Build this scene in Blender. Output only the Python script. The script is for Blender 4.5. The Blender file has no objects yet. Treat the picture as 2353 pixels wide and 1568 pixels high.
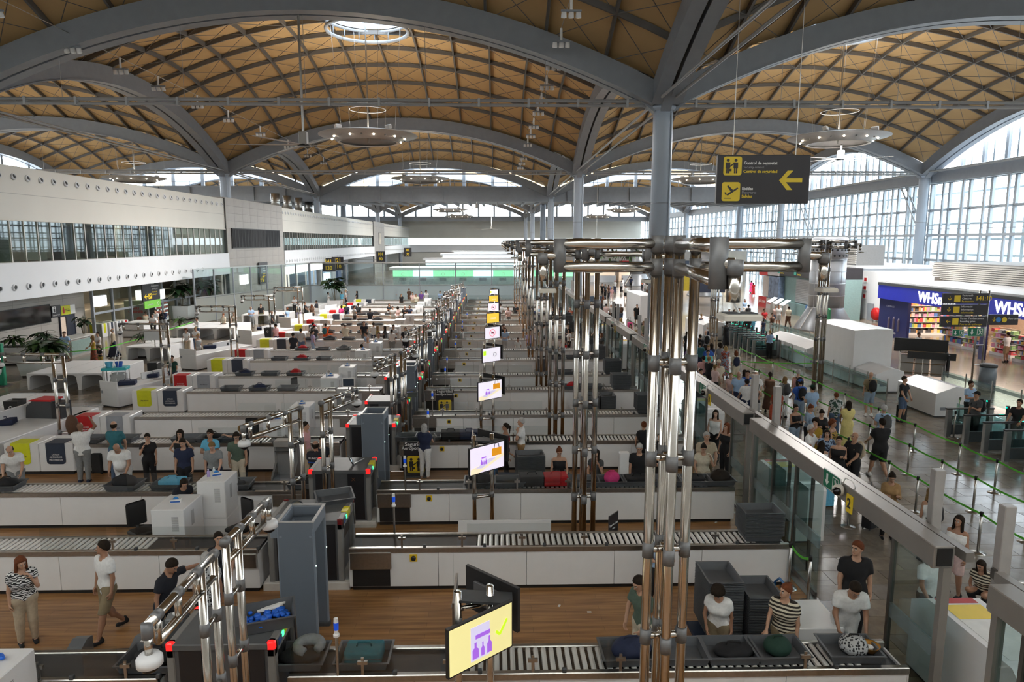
import bpy, math, random
import numpy as np
from mathutils import Vector, Matrix
random.seed(7); RNG = np.random.default_rng(7)
SC = bpy.context.scene
COL = SC.collection
PI = math.pi
rad = math.radians
# ---- camera
FPX, CX, CY, CAM_H = 1569.0, 1176.5, 784.0, 7.0
PITCH = math.atan((CY - 554.0) / FPX)
YAW = math.atan((CX - 1140.0) / FPX * math.cos(PITCH))
cam_data = bpy.data.cameras.new('camera')
cam_data.sensor_fit = 'HORIZONTAL'
cam_data.sensor_width = 36.0
cam_data.lens = 36.0 * FPX / 2353.0
cam_data.clip_end = 900.0
cam = bpy.data.objects.new('camera', cam_data)
COL.objects.link(cam)
cam.location = (0, 0, CAM_H)
cam.rotation_euler = (PI / 2 - PITCH, 0, -YAW)
SC.camera = cam
# ---- world, view
SC.view_settings.view_transform = 'Standard'
SC.view_settings.look = 'None'
SC.view_settings.exposure = 0.22
SC.view_settings.gamma = 1.0
SC.view_settings.use_curve_mapping = False
W = bpy.data.worlds.new('overcast_sky'); SC.world = W; W.use_nodes = True
SKY = 10.0
_n = W.node_tree.nodes; _l = W.node_tree.links
_bg = _n['Background']; _bg.inputs['Strength'].default_value = SKY
_tc = _n.new('ShaderNodeTexCoord'); _sp = _n.new('ShaderNodeSeparateXYZ'); _rp = _n.new('ShaderNodeValToRGB')
_l.new(_tc.outputs['Generated'], _sp.inputs[0]); _l.new(_sp.outputs['Z'], _rp.inputs[0])
_rp.color_ramp.elements[0].color = (0.42, 0.46, 0.50, 1); _rp.color_ramp.elements[0].position = 0.0
_rp.color_ramp.elements[1].color = (0.86, 0.93, 1.0, 1); _rp.color_ramp.elements[1].position = 0.06
_l.new(_rp.outputs[0], _bg.inputs['Color'])
cy_ = SC.cycles
try:
 cy_.max_bounces = 6; cy_.diffuse_bounces = 4; cy_.glossy_bounces = 3; cy_.transmission_bounces = 4
 cy_.transparent_max_bounces = 24; cy_.caustics_reflective = False; cy_.caustics_refractive = False
 cy_.sample_clamp_indirect = 4.0
 cy_.use_denoising = True
except Exception: pass
def area_light(name, loc, rot, sx, sy, power, color=(1, 1, 1), portal=False, shape='RECTANGLE'):
 d = bpy.data.lights.new(name, 'AREA'); d.shape = shape; d.size = sx; d.size_y = sy
 d.energy = power; d.color = color
 if portal: d.cycles.is_portal = True
 o = bpy.data.objects.new(name, d); COL.objects.link(o); o.location = loc; o.rotation_euler = rot
 return o
GX = [-63.5, -27.5, 8.5, 44.5]
GY = [-0.2, 35.8, 71.6, 107.5, 125.7, 161.7, 198.6]
for _i in range(3):
 for _j in (1, 2):
  pass
  area_light('skylight_portal', ((GX[_i] + GX[_i+1]) / 2, (GY[_j] + GY[_j+1]) / 2, 24.4), (0, 0, 0), 6, 6, 1, portal=True)
area_light('facade_portal', (47.2, 90, 9), (0, rad(90), 0), 20, 200, 1, portal=True)
# ---- pixel -> world
def ray(x, y):
 u = (x - CX) / FPX; v = (CY - y) / FPX
 a, b, c = u, math.cos(PITCH) + v * math.sin(PITCH), -math.sin(PITCH) + v * math.cos(PITCH)
 cs, sn = math.cos(YAW), math.sin(YAW)
 return cs * a + sn * b, -sn * a + cs * b, c
def atz(x, y, z=0.0):
 a, b, c = ray(x, y); k = (z - CAM_H) / c
 return a * k, b * k, z
def atd(x, y, dep):
 a, b, c = ray(x, y); k = dep / b
 return a * k, dep, CAM_H + c * k
# ---- materials
MATS = {}
def mat(name, col, rough=0.5, metal=0.0, var=0.06, scale=6.0, bump=0.0, spec=0.5, emis=None, estr=0.0, alpha=None, sss=None):
 if name in MATS: return MATS[name]
 m = bpy.data.materials.new(name); m.use_nodes = True; MATS[name] = m
 nt = m.node_tree; N = nt.nodes; L = nt.links; b = N['Principled BSDF']
 b.inputs['Roughness'].default_value = rough; b.inputs['Metallic'].default_value = metal
 b.inputs['Specular IOR Level'].default_value = spec
 c = tuple(col) + (1,)
 if var > 0:
  tc = N.new('ShaderNodeTexCoord'); ns = N.new('ShaderNodeTexNoise'); rp = N.new('ShaderNodeValToRGB')
  ns.inputs['Scale'].default_value = scale; ns.inputs['Detail'].default_value = 3
  L.new(tc.outputs['Object'], ns.inputs['Vector']); L.new(ns.outputs['Fac'], rp.inputs[0])
  rp.color_ramp.elements[0].color = tuple(max(0, x * (1 - var)) for x in col) + (1,); rp.color_ramp.elements[0].position = 0.3
  rp.color_ramp.elements[1].color = tuple(min(1, x * (1 + var)) for x in col) + (1,); rp.color_ramp.elements[1].position = 0.7
  L.new(rp.outputs[0], b.inputs['Base Color'])
  if bump > 0:
   bp = N.new('ShaderNodeBump'); bp.inputs['Strength'].default_value = bump; bp.inputs['Distance'].default_value = 0.02
   L.new(ns.outputs['Fac'], bp.inputs['Height']); L.new(bp.outputs[0], b.inputs['Normal'])
 else:
  b.inputs['Base Color'].default_value = c
 if emis:
  b.inputs['Emission Color'].default_value = tuple(emis) + (1,); b.inputs['Emission Strength'].default_value = estr
 return m
def glass_mat(name, tint=(0.9, 0.95, 0.95), refl=0.10, rough=0.02, frost=0.0, frost_col=(.8, .85, .85)):
 if name in MATS: return MATS[name]
 m = bpy.data.materials.new(name); m.use_nodes = True; MATS[name] = m
 nt = m.node_tree; N = nt.nodes; L = nt.links; N.remove(N['Principled BSDF'])
 out = N['Material Output']; t = N.new('ShaderNodeBsdfTransparent'); g = N.new('ShaderNodeBsdfGlossy'); mx = N.new('ShaderNodeMixShader')
 fr = N.new('ShaderNodeLayerWeight'); fr.inputs[0].default_value = 0.5
 pw = N.new('ShaderNodeMath'); pw.operation = 'POWER'; pw.inputs[1].default_value = 5.0; L.new(fr.outputs['Facing'], pw.inputs[0])
 ad = N.new('ShaderNodeMath'); ad.operation = 'MULTIPLY_ADD'; ad.inputs[1].default_value = 0.7; ad.inputs[2].default_value = refl; ad.use_clamp = True
 t.inputs[0].default_value = tuple(tint) + (1,); g.inputs['Roughness'].default_value = rough
 L.new(pw.outputs[0], ad.inputs[0]); L.new(ad.outputs[0], mx.inputs[0]); L.new(t.outputs[0], mx.inputs[1]); L.new(g.outputs[0], mx.inputs[2])
 last = mx
 if frost > 0:
  d = N.new('ShaderNodeBsdfDiffuse'); d.inputs[0].default_value = tuple(frost_col) + (1,)
  m2 = N.new('ShaderNodeMixShader'); m2.inputs[0].default_value = frost
  L.new(mx.outputs[0], m2.inputs[1]); L.new(d.outputs[0], m2.inputs[2]); last = m2
 L.new(last.outputs[0], out.inputs[0])
 return m
def stone_mat(name, c1, c2, joint, tile=(1.2, 0.6), rough=0.16, bricks=True, sc=0.9):
 m = bpy.data.materials.new(name); m.use_nodes = True; MATS[name] = m
 nt = m.node_tree; N = nt.nodes; L = nt.links; b = N['Principled BSDF']
 tc = N.new('ShaderNodeTexCoord')
 ns = N.new('ShaderNodeTexNoise'); ns.inputs['Scale'].default_value = sc; ns.inputs['Detail'].default_value = 8; ns.inputs['Roughness'].default_value = 0.65
 L.new(tc.outputs['Object'], ns.inputs['Vector'])
 rp = N.new('ShaderNodeValToRGB'); rp.color_ramp.elements[0].color = c1 + (1,); rp.color_ramp.elements[0].position = 0.35
 rp.color_ramp.elements[1].color = c2 + (1,); rp.color_ramp.elements[1].position = 0.66
 L.new(ns.outputs['Fac'], rp.inputs[0])
 src = rp.outputs[0]
 if bricks:
  br = N.new('ShaderNodeTexBrick'); br.inputs['Scale'].default_value = 1.0
  br.inputs['Mortar Size'].default_value = 0.006; br.inputs['Brick Width'].default_value = tile[0]; br.inputs['Row Height'].default_value = tile[1]
  br.inputs['Color1'].default_value = (1, 1, 1, 1); br.inputs['Color2'].default_value = (.78, .78, .78, 1); br.inputs['Mortar'].default_value = joint + (1,)
  L.new(tc.outputs['Object'], br.inputs['Vector'])
  mx = N.new('ShaderNodeMix'); mx.data_type = 'RGBA'; mx.blend_type = 'MULTIPLY'; mx.inputs[0].default_value = 1
  L.new(src, mx.inputs[6]); L.new(br.outputs['Color'], mx.inputs[7]); src = mx.outputs[2]
 L.new(src, b.inputs['Base Color'])
 b.inputs['Roughness'].default_value = rough
 return m
def wood_mat(name, c1, c2, rough=0.35):
 m = bpy.data.materials.new(name); m.use_nodes = True; MATS[name] = m
 nt = m.node_tree; N = nt.nodes; L = nt.links; b = N['Principled BSDF']
 tc = N.new('ShaderNodeTexCoord'); mp = N.new('ShaderNodeMapping'); mp.inputs['Scale'].default_value = (0.5, 7, 1)
 L.new(tc.outputs['Object'], mp.inputs[0])
 ns = N.new('ShaderNodeTexNoise'); ns.inputs['Scale'].default_value = 1.6; ns.inputs['Detail'].default_value = 6
 L.new(mp.outputs[0], ns.inputs['Vector'])
 rp = N.new('ShaderNodeValToRGB'); rp.color_ramp.elements[0].color = c1 + (1,); rp.color_ramp.elements[0].position = 0.32
 rp.color_ramp.elements[1].color = c2 + (1,); rp.color_ramp.elements[1].position = 0.68
 L.new(ns.outputs['Fac'], rp.inputs[0])
 br = N.new('ShaderNodeTexBrick'); br.inputs['Scale'].default_value = 1; br.inputs['Mortar Size'].default_value = 0.004
 br.inputs['Brick Width'].default_value = 1.3; br.inputs['Row Height'].default_value = 0.19
 br.inputs['Color1'].default_value = (1, 1, 1, 1); br.inputs['Color2'].default_value = (.84, .84, .84, 1); br.inputs['Mortar'].default_value = (.6, .6, .6, 1)
 L.new(tc.outputs['Object'], br.inputs['Vector'])
 mx = N.new('ShaderNodeMix'); mx.data_type = 'RGBA'; mx.blend_type = 'MULTIPLY'; mx.inputs[0].default_value = 1
 L.new(rp.outputs[0], mx.inputs[6]); L.new(br.outputs['Color'], mx.inputs[7]); L.new(mx.outputs[2], b.inputs['Base Color'])
 b.inputs['Roughness'].default_value = rough
 return m
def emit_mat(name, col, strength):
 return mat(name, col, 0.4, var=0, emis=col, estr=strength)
# ---- mesh builder
class MB:
 def __init__(s): s.v = []; s.f = []; s.m = []
 def add(s, vs, fs, mi=0):
  o = len(s.v); s.v += [tuple(v) for v in vs]
  for f in fs: s.f.append(tuple(i + o for i in f)); s.m.append(mi)
  return s
 def box(s, x0, x1, y0, y1, z0, z1, mi=0):
  return s.add([(x0,y0,z0),(x1,y0,z0),(x1,y1,z0),(x0,y1,z0),(x0,y0,z1),(x1,y0,z1),(x1,y1,z1),(x0,y1,z1)],
 [(0,3,2,1),(4,5,6,7),(0,1,5,4),(1,2,6,5),(2,3,7,6),(3,0,4,7)], mi)
 def bbox(s, x0, x1, y0, y1, z0, z1, b=0.02, mi=0):
  "box with chamfered vertical edges and top"
  P = lambda d, z: [(x0+d+b,y0+d,z),(x1-d-b,y0+d,z),(x1-d,y0+d+b,z),(x1-d,y1-d-b,z),(x1-d-b,y1-d,z),(x0+d+b,y1-d,z),(x0+d,y1-d-b,z),(x0+d,y0+d+b,z)]
  vs = P(0, z0) + P(0, z1 - b) + P(b, z1)
  fs = [tuple(reversed(range(8))), tuple(range(16, 24))]
  for k in (0, 8):
   for i in range(8): j = (i + 1) % 8; fs.append((k+i, k+j, k+8+j, k+8+i))
  return s.add(vs, fs, mi)
 def beam(s, p, q, w, h, mi=0, up=(0, 0, 1)):
  p = Vector(p); q = Vector(q); d = (q - p).normalized(); u = Vector(up)
  if abs(d.dot(u)) > 0.99: u = Vector((0, 1, 0))
  r = d.cross(u).normalized() * (w / 2); t = r.cross(d).normalized() * (h / 2)
  vs = [p-r-t, p+r-t, p+r+t, p-r+t, q-r-t, q+r-t, q+r+t, q-r+t]
  return s.add(vs, [(0,1,2,3),(7,6,5,4),(0,4,5,1),(1,5,6,2),(2,6,7,3),(3,7,4,0)], mi)
 def tube(s, pts, r, n=8, mi=0, cap=True):
  pts = [Vector(p) for p in pts]; k = len(pts); rings = []
  rr = r if isinstance(r, (list, tuple)) else [r] * k
  d0 = (pts[1] - pts[0]).normalized(); u = Vector((0, 0, 1)) if abs(d0.z) < 0.9 else Vector((1, 0, 0))
  a = d0.cross(u).normalized(); o = len(s.v)
  for i in range(k):
   d = (pts[min(i+1, k-1)] - pts[max(i-1, 0)]).normalized()
   a = (a - d * a.dot(d)).normalized(); b = d.cross(a)
   for j in range(n):
    t = 2 * PI * j / n; s.v.append(tuple(pts[i] + (a * math.cos(t) + b * math.sin(t)) * rr[i]))
  for i in range(k - 1):
   for j in range(n):
    j2 = (j + 1) % n; s.f.append((o+i*n+j, o+i*n+j2, o+(i+1)*n+j2, o+(i+1)*n+j)); s.m.append(mi)
  if cap:
   s.f.append(tuple(o + j for j in reversed(range(n)))); s.m.append(mi)
   s.f.append(tuple(o + (k-1)*n + j for j in range(n))); s.m.append(mi)
  return s
 def cyl(s, x, y, z0, z1, r, n=16, mi=0, r1=None):
  return s.lathe([(r, z0), (r if r1 is None else r1, z1)], n, (x, y, 0), mi)
 def lathe(s, prof, n=24, c=(0, 0, 0), mi=0, cap=True):
  o = len(s.v); k = len(prof)
  for r, z in prof:
   for j in range(n):
    t = 2 * PI * j / n; s.v.append((c[0] + r * math.cos(t), c[1] + r * math.sin(t), c[2] + z))
  for i in range(k - 1):
   for j in range(n):
    j2 = (j + 1) % n; s.f.append((o+i*n+j, o+i*n+j2, o+(i+1)*n+j2, o+(i+1)*n+j)); s.m.append(mi)
  if cap:
   s.f.append(tuple(o + j for j in reversed(range(n)))); s.m.append(mi)
   s.f.append(tuple(o + (k-1)*n + j for j in range(n))); s.m.append(mi)
  return s
 def ring(s, c, R, r, n=40, k=6, mi=0, axis='z'):
  pts = []
  o = len(s.v)
  for i in range(n):
   t = 2 * PI * i / n
   for j in range(k):
    q = 2 * PI * j / k; x = (R + r * math.cos(q)) * math.cos(t); y = (R + r * math.cos(q)) * math.sin(t); z = r * math.sin(q)
    s.v.append((c[0]+x, c[1]+y, c[2]+z) if axis == 'z' else ((c[0]+z, c[1]+x, c[2]+y) if axis == 'x' else (c[0]+x, c[1]+z, c[2]+y)))
  for i in range(n):
   for j in range(k):
    a, b = (i + 1) % n, (j + 1) % k
    s.f.append((o+i*k+j, o+a*k+j, o+a*k+b, o+i*k+b)); s.m.append(mi)
  return s
 def prism(s, poly, fn, d0, d1, mi=0):
  "extrude a 2-D polygon; fn(a, b, d) -> xyz"
  n = len(poly)
  vs = [fn(a, b, d0) for a, b in poly] + [fn(a, b, d1) for a, b in poly]
  fs = [tuple(reversed(range(n))), tuple(range(n, 2 * n))] + [(i, (i+1) % n, n + (i+1) % n, n + i) for i in range(n)]
  return s.add(vs, fs, mi)
 def mesh(s, name, mats, smooth=False):
  me = bpy.data.meshes.new(name); me.from_pydata(s.v, [], s.f)
  ms = mats if isinstance(mats, (list, tuple)) else [mats]
  for m in ms: me.materials.append(m)
  if len(ms) > 1: me.polygons.foreach_set('material_index', s.m)
  if smooth: me.polygons.foreach_set('use_smooth', [True] * len(s.f))
  me.update(); return me
 def obj(s, name, mats, parent=None, smooth=False, loc=None, rot=None):
  return link(name, s.mesh(name, mats, smooth), parent, loc, rot)
def link(name, me, parent=None, loc=None, rot=None):
 o = bpy.data.objects.new(name, me); COL.objects.link(o)
 if parent: o.parent = parent
 if loc: o.location = loc
 if rot is not None: o.rotation_euler = rot if isinstance(rot, (tuple, list)) else (0, 0, rot)
 return o
def fixn(me):
 import bmesh
 bm = bmesh.new(); bm.from_mesh(me); bmesh.ops.recalc_face_normals(bm, faces=bm.faces); bm.to_mesh(me); bm.free()
def tag(o, label=None, cat=None, group=None, kind=None):
 if label: o['label'] = label
 if cat: o['category'] = cat
 if group: o['group'] = group
 if kind: o['kind'] = kind
 return o
def thing(name, label, cat, loc=(0, 0, 0), rot=0, group=None):
 o = bpy.data.objects.new(name, None); COL.objects.link(o); o.location = loc
 o.rotation_euler = rot if isinstance(rot, (tuple, list)) else (0, 0, rot); o.empty_display_size = 0.1
 return tag(o, label, cat, group)
def struct(name, loc=(0, 0, 0), mb=None, mats=None, smooth=False, rot=0):
 if mb is None:
  o = bpy.data.objects.new(name, None); COL.objects.link(o)
 else: o = mb.obj(name, mats, None, smooth)
 o.location = loc; o.rotation_euler = (0, 0, rot); o['kind'] = 'structure'
 return o
def kids(o): return [c for c in KID.get(o.name, [])]
def dup(o, loc=None, rot=None, label=None, group=None, parent=None):
 c = o.copy(); COL.objects.link(c)
 if parent is not None: c.parent = parent
 if loc is not None: c.location = loc
 if rot is not None: c.rotation_euler = (0, 0, rot)
 if label: c['label'] = label
 if group: c['group'] = group
 for ch in o.children: dup(ch, parent=c)
 return c
FONT_CACHE = {}
def text(s, size, m, parent, loc, rot=(PI / 2, 0, 0), align='LEFT', name='lettering', bold=0.0, ext=0.004, sx=1.0):
 cu = bpy.data.curves.new(name, 'FONT'); cu.body = s; cu.size = size; cu.align_x = align; cu.align_y = 'CENTER'
 cu.extrude = ext; cu.offset = bold; cu.resolution_u = 2
 t_ = bpy.data.objects.new('t', cu)
 me = bpy.data.meshes.new_from_object(t_); bpy.data.objects.remove(t_); bpy.data.curves.remove(cu)
 me.materials.clear(); me.materials.append(m)
 o = link(name, me, parent, loc, rot); o.scale = (sx, 1, 1)
 return o
STEEL = mat('brushed_steel', (.46, .45, .43), .3, 1.0, .08, 20)
CHROME = mat('polished_steel_tube', (.62, .58, .53), .18, 1.0, .05, 30)
GREYP = mat('painted_grey_steel', (.25, .275, .31), .45, 0.0, .05, 2)
GREYD = mat('dark_grey_plastic', (.055, .06, .066), .5, 0, .08, 12)
JOINT = mat('grey_pipe_joint', (.17, .17, .175), .45, 0.3, .05, 12)
WHITE = mat('white_laminate', (.76, .76, .77), .35, 0, .02, 3)
WHITEW = mat('white_wall_paint', (.62, .61, .56), .55, 0, .03, .3)
WHITEL = mat('bright_white_paint', (.72, .74, .77), .5, 0, .02, .5)
BLACK = mat('matte_black', (.012, .012, .013), .5, 0, .1, 10)
BELT = mat('black_rubber_belt', (.022, .021, .022), .6, 0, .25, 8)
SIGNBLK = mat('dark_sign_face', (.028, .025, .03), .45, 0, .05, 2)
SIGNW = mat('white_sign_print', (.82, .82, .82), .5, 0, 0)
SIGNY = mat('yellow_sign_print', (.85, .62, .03), .45, 0, .03, 4)
BLUEL = mat('blue_plastic', (.01, .07, .35), .4, 0, .05, 8)
# ==== roof
MEMB = mat('tan_roof_membrane', (.54, .36, .17), .75, 0, .10, .35)
RIB = mat('roof_rib_paint', (.13, .125, .12), .5, 0, .05, 1)
A_R = 4.3           # rise of each arch
Z_SPR = 13.75       # underside of the arches at the columns
D_ARCH = 1.15
ZB = Z_SPR + D_ARCH
NDIV = 12
def roof_z(s, t): return ZB + A_R * (1 - s * s) + A_R * (1 - t * t)
def oculus(root, hx, hy, h):
 R = 2.95; o = MB(); n = 48; vs = []
 for q in range(n):
  t = 2 * PI * q / n; c_, s_ = math.cos(t), math.sin(t); m_ = max(abs(c_), abs(s_)); k_ = 3.0 / m_ * (hx / 18)
  zz = roof_z(0, 0)
  vs += [(R * c_, R * s_, zz + .02), (c_ * k_, s_ * k_, roof_z(c_ * k_ / hx, s_ * k_ / hy))]
 o.add(vs, [(2*q, 2*q+1, (2*q+3) % (2*n), (2*q+2) % (2*n)) for q in range(n)])
 o.obj('oculus_collar', MEMB, root)
 zt = roof_z(0, 0)
 dr = MB().lathe([(R, zt - .1), (R, zt + .9), (R + .15, zt + .9), (R + .15, zt - .1), (R, zt - .1)], 48, cap=False)
 dr.obj('oculus_drum', mat('oculus_drum_paint', (.5, .55, .62), .4), root, True)
 rg = MB().ring((0, 0, zt - .25), R + .12, .12, 48, 8).ring((0, 0, zt - 1.05), R + .05, .13, 48, 8)
 for q in range(16):
  t = 2 * PI * q / 16; rg.tube([((R+.08) * math.cos(t), (R+.08) * math.sin(t), zt - .25), ((R+.05) * math.cos(t), (R+.05) * math.sin(t), zt - 1.05)], .04, 5)
 rg.obj('oculus_ring', GREYP, root, True)
 gl = MB().lathe([(R, zt + .85), (0.01, zt + 1.2)], 32, cap=False); gl.obj('oculus_glass', glass_mat('skylight_glass', (.9, .96, 1), .03), root)
 br = MB()
 for q in range(4):
  t = PI * q / 4 + .2; br.beam((-R * math.cos(t), -R * math.sin(t), zt + .8), (R * math.cos(t), R * math.sin(t), zt + .8), .09, .14)
 br.obj('oculus_bars', GREYP, root)
def vault(i, j, panels=True, rods=True):
 x0, x1, y0, y1 = GX[i], GX[i+1], GY[j], GY[j+1]
 cx, cy, hx, hy = (x0+x1)/2, (y0+y1)/2, (x1-x0)/2, (y1-y0)/2
 root = struct('ceiling', (cx, cy, 0))
 f = lambda a, b, dz=0: (a * hx, b * hy, roof_z(a, b) + dz)
 g = np.linspace(-1, 1, NDIV + 1); h = NDIV // 2
 mem = MB()
 for a in range(NDIV):
  for b in range(NDIV):
   if a in (h-1, h) and b in (h-1, h) and j: continue
   mb = MB() if panels and not (j == 0 and b < 5) else mem
   k = 2; vs = []; fs = []
   for p in range(k + 1):
    for q in range(k + 1):
     s_ = g[a] + (g[a+1] - g[a]) * p / k; t_ = g[b] + (g[b+1] - g[b]) * q / k
     vs.append(f(s_, t_))
   for p in range(k):
    for q in range(k): fs.append((p*(k+1)+q, p*(k+1)+q+1, (p+1)*(k+1)+q+1, (p+1)*(k+1)+q))
   mb.add(vs, fs)
   if mb is not mem: mb.obj('ceiling_panel', MEMB, root, True)
 if mem.v: tag(mem.obj('membrane', MEMB, root, True), kind='stuff')
 if j: oculus(root, hx, hy, h)  # unseen centre of nearest bay closed, no oculus, to dim the foreground
 for d in range(2):
  for a in range(1, NDIV):
   mb = MB(); pts = []
   for q in range(2 * NDIV + 1):
    t_ = -1 + q / NDIV
    if j and a == h and abs(t_) < 1 / h - .001: pts.append(None); continue
    pts.append(f(g[a], t_, -.2) if d == 0 else f(t_, g[a], -.2))
   for p, q in zip(pts, pts[1:]):
    if p and q: mb.beam(p, q, .13, .3)
   mb.obj('roof_rib', RIB, root)
 if rods:
  mb = MB()
  for a in range(NDIV):
   for b in range(NDIV):
    if (a in (h-1, h) and b in (h-1, h)) or (j == 0 and b < 5): continue
    mb.tube([f(g[a], g[b], -.3), f(g[a+1], g[b+1], -.3)], .022, 3, cap=False)
    mb.tube([f(g[a+1], g[b], -.3), f(g[a], g[b+1], -.3)], .022, 3, cap=False)
  tag(mb.obj('bracing_rods', RIB, root), kind='stuff')
 return root
for i in range(3):
 for j in (0, 1, 2, 4, 5):
  vault(i, j, j < 3 and not (i == 0 and j == 0), j < 3)
br = struct('ceiling', (0, 0, 0))
MB().box(-63.5, 48, 107.6, 125, 13.5, 13.9).obj('bridge_deck', GREYP, br)
MB().box(-63.5, 48, 107.2, 107.6, 13.1, 15.1).obj('bridge_girder', GREYP, br)
MB().box(-63.5, 48, 107.1, 108.4, 15.1, 15.3).obj('bridge_flange', GREYP, br)
MB().box(-63.5, 48, 107.1, 108.4, 13.0, 13.15).obj('bridge_flange', GREYP, br)
for k in range(46):
 x = -60 + k * 2.4
 MB().beam((x, 107.6, 13.3), (x + (2.6 - x) * .06, 125, 13.3), .3, .4).obj('bridge_joist', mat('bridge_joist_paint', (.33, .36, .4), .5), br)
for k in range(23): MB().box(-61 + k * 4.8, -60.85 + k * 4.8, 106.95, 107.2, 13.1, 15.1).obj('bridge_stiffener', GREYP, br)
rl = MB()
for k in range(50): rl.tube([(-62 + k * 2.2, 107.3, 15.2), (-62 + k * 2.2, 107.3, 16.3)], .04, 5)
rl.tube([(-63, 107.3, 15.9), (48, 107.3, 15.9)], .03, 5)
rl.obj('bridge_railing', GREYP, br)
def arch(p0, p1, off, z0=Z_SPR, rise=A_R, w=.5, n=24):
 p0 = Vector(p0); p1 = Vector(p1); d = (p1 - p0); nn = Vector((-d.y, d.x, 0)).normalized() * off
 mb = MB(); prev = None
 d1 = d.normalized(); side = Vector((-d1.y, d1.x, 0)) * (w / 2)
 vs = []; fs = []
 for q in range(n + 1):
  s = -1 + 2 * q / n; k = .965 * s
  c = (p0 + p1) / 2 + d * (k / 2) + nn
  zl = z0 + rise * (1 - s * s); dep = D_ARCH
  vs += [tuple(c - side) + (), tuple(c + side), tuple(c + side), tuple(c - side)]
  b = len(vs) - 4
  for m_, zz in zip(range(4), (zl, zl, zl + dep, zl + dep)): vs[b + m_] = (vs[b + m_][0], vs[b + m_][1], zz)
  if q:
   a = b - 4
   for m_ in range(4): fs.append((a + m_, a + (m_ + 1) % 4, b + (m_ + 1) % 4, b + m_))
 fs.append((3, 2, 1, 0)); fs.append((len(vs)-4, len(vs)-3, len(vs)-2, len(vs)-1))
 mb.add(vs, fs)
 for q in range(n):
  s, s2 = -1 + 2*q/n, -1 + 2*(q+1)/n
  c = (p0 + p1) / 2 + d * (.965 * s / 2) + nn; c2 = (p0 + p1) / 2 + d * (.965 * s2 / 2) + nn
  mb.beam((c.x, c.y, z0 + rise*(1-s*s)), (c2.x, c2.y, z0 + rise*(1-s2*s2)), w + .16, .07)
 return mb
YL = [35.8, 71.6, 107.5, 125.7, 161.7, 198.6]
for y in YL:
 for i in range(3):
  r = struct('beam')
  for off in (-.42, .42):
   arch((GX[i], y, 0), (GX[i+1], y, 0), off).obj('arch_girder', GREYP, r)
for x in GX:
 for j in (0, 1, 2, 4, 5):
  r = struct('beam')
  for off in (-.42, .42):
   arch((x, GY[j], 0), (x, GY[j+1], 0), off).obj('arch_girder', GREYP, r)
COLP = mat('column_paint', (.40, .46, .54), .38, 0, .03, .6)
for x in GX[1:]:
 for y in YL:
  c = struct('column', (x, y, 0))
  r = .5
  MB().lathe([(r, 0), (r, 13.0), (r, 13.72)], 28).obj('column_shaft', COLP, c, True)
  MB().lathe([(r, 13.5), (r + .14, 13.62), (r + .14, 13.74), (r, 13.75)], 28).obj('column_collar', COLP, c, True)
  for z in (4.4, 8.9): MB().lathe([(r + .008, z), (r + .008, z + .05)], 28, cap=False).obj('column_joint', GREYP, c, True)
  for dx, dy in ((1, 0), (-1, 0), (0, 1), (0, -1)):
   MB().beam((dx*.28, dy*.28, 13.7), (dx*1.3, dy*1.3, 14.5), .5, .7).obj('springing_bracket', GREYP, c)
  MB().tube([(.34, -.42, 0), (.34, -.42, 13.4)], .04, 6).obj('downpipe', COLP, c)
TIE = mat('tie_rod_paint', (.36, .37, .38), .35, .2, .03, 2)
for y in YL[:3]:
 for i in range(3):
  t = struct('beam')
  for dz in (14.0, 13.78):
   MB().tube([(GX[i] + .6, y, dz), (GX[i+1] - .6, y, dz)], .085, 8).obj('tie_tube', TIE, t)
  cl = MB()
  for k in range(14): cl.box(GX[i] + 1.6 + k*2.5, GX[i] + 1.72 + k*2.5, y - .1, y + .1, 13.7, 14.1)
  cl.obj('tie_clips', TIE, t)
  hg = MB()
  for k in range(1, 6):
   xx = GX[i] + 6 * k; s = (xx - (GX[i] + 18)) / 18
   hg.tube([(xx, y, 14.05), (xx, y, Z_SPR + A_R * (1 - s*s) + .05)], .012, 4)
  hg.obj('tie_hanger', TIE, t)
for x in GX[1:]:
 for j in (0, 1, 2):
  t = struct('beam')
  for dx in (-.35, .35):
   MB().tube([(x + dx, GY[j] + .6, 14.0), (x + dx, GY[j+1] - .6, 14.0)], .07, 8).obj('tie_tube', TIE, t)
# ==== floors
FSTONE = stone_mat('polished_stone_floor', (.17, .135, .10), (.31, .255, .195), (.35, .35, .35), (1.2, .6), .17)
MB().box(-70, 60, -4, 240, -.3, 0).obj('floor', FSTONE)['kind'] = 'structure'
FWOOD = wood_mat('oak_laminate_floor', (.23, .105, .04), (.47, .25, .10))
MB().box(-14.9, 6.15, 2, 74, 0, .012).obj('floor', FWOOD)['kind'] = 'structure'
MB().box(6.15, 6.32, 2, 74, 0, .016).obj('trim_1', STEEL)['kind'] = 'structure'
ft = struct('floor', (0, 0, 0))
tm = []
for k in range(5):
 c = [(.21, .175, .14), (.18, .148, .118), (.24, .2, .16), (.195, .165, .135), (.165, .138, .112)][k]
 tm.append(stone_mat('stone_tile_%s' % 'abcde'[k], tuple(x * .7 for x in c), tuple(x * 1.12 for x in c), (1, 1, 1), bricks=False, rough=.17 + .02 * k, sc=2.2))
tms = [MB().bbox(-.595, .595, -.295, .295, 0, .006, .003).mesh('tile', m) for m in tm]
cnt = 0
for a in range(12):
 for b in range(25):
  x = 6.95 + a * 1.2 + (.6 if b % 2 else 0); y = 7.9 + b * .6
  link('tile', tms[random.randrange(5)], ft, (x, y, 0)); cnt += 1
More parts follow.
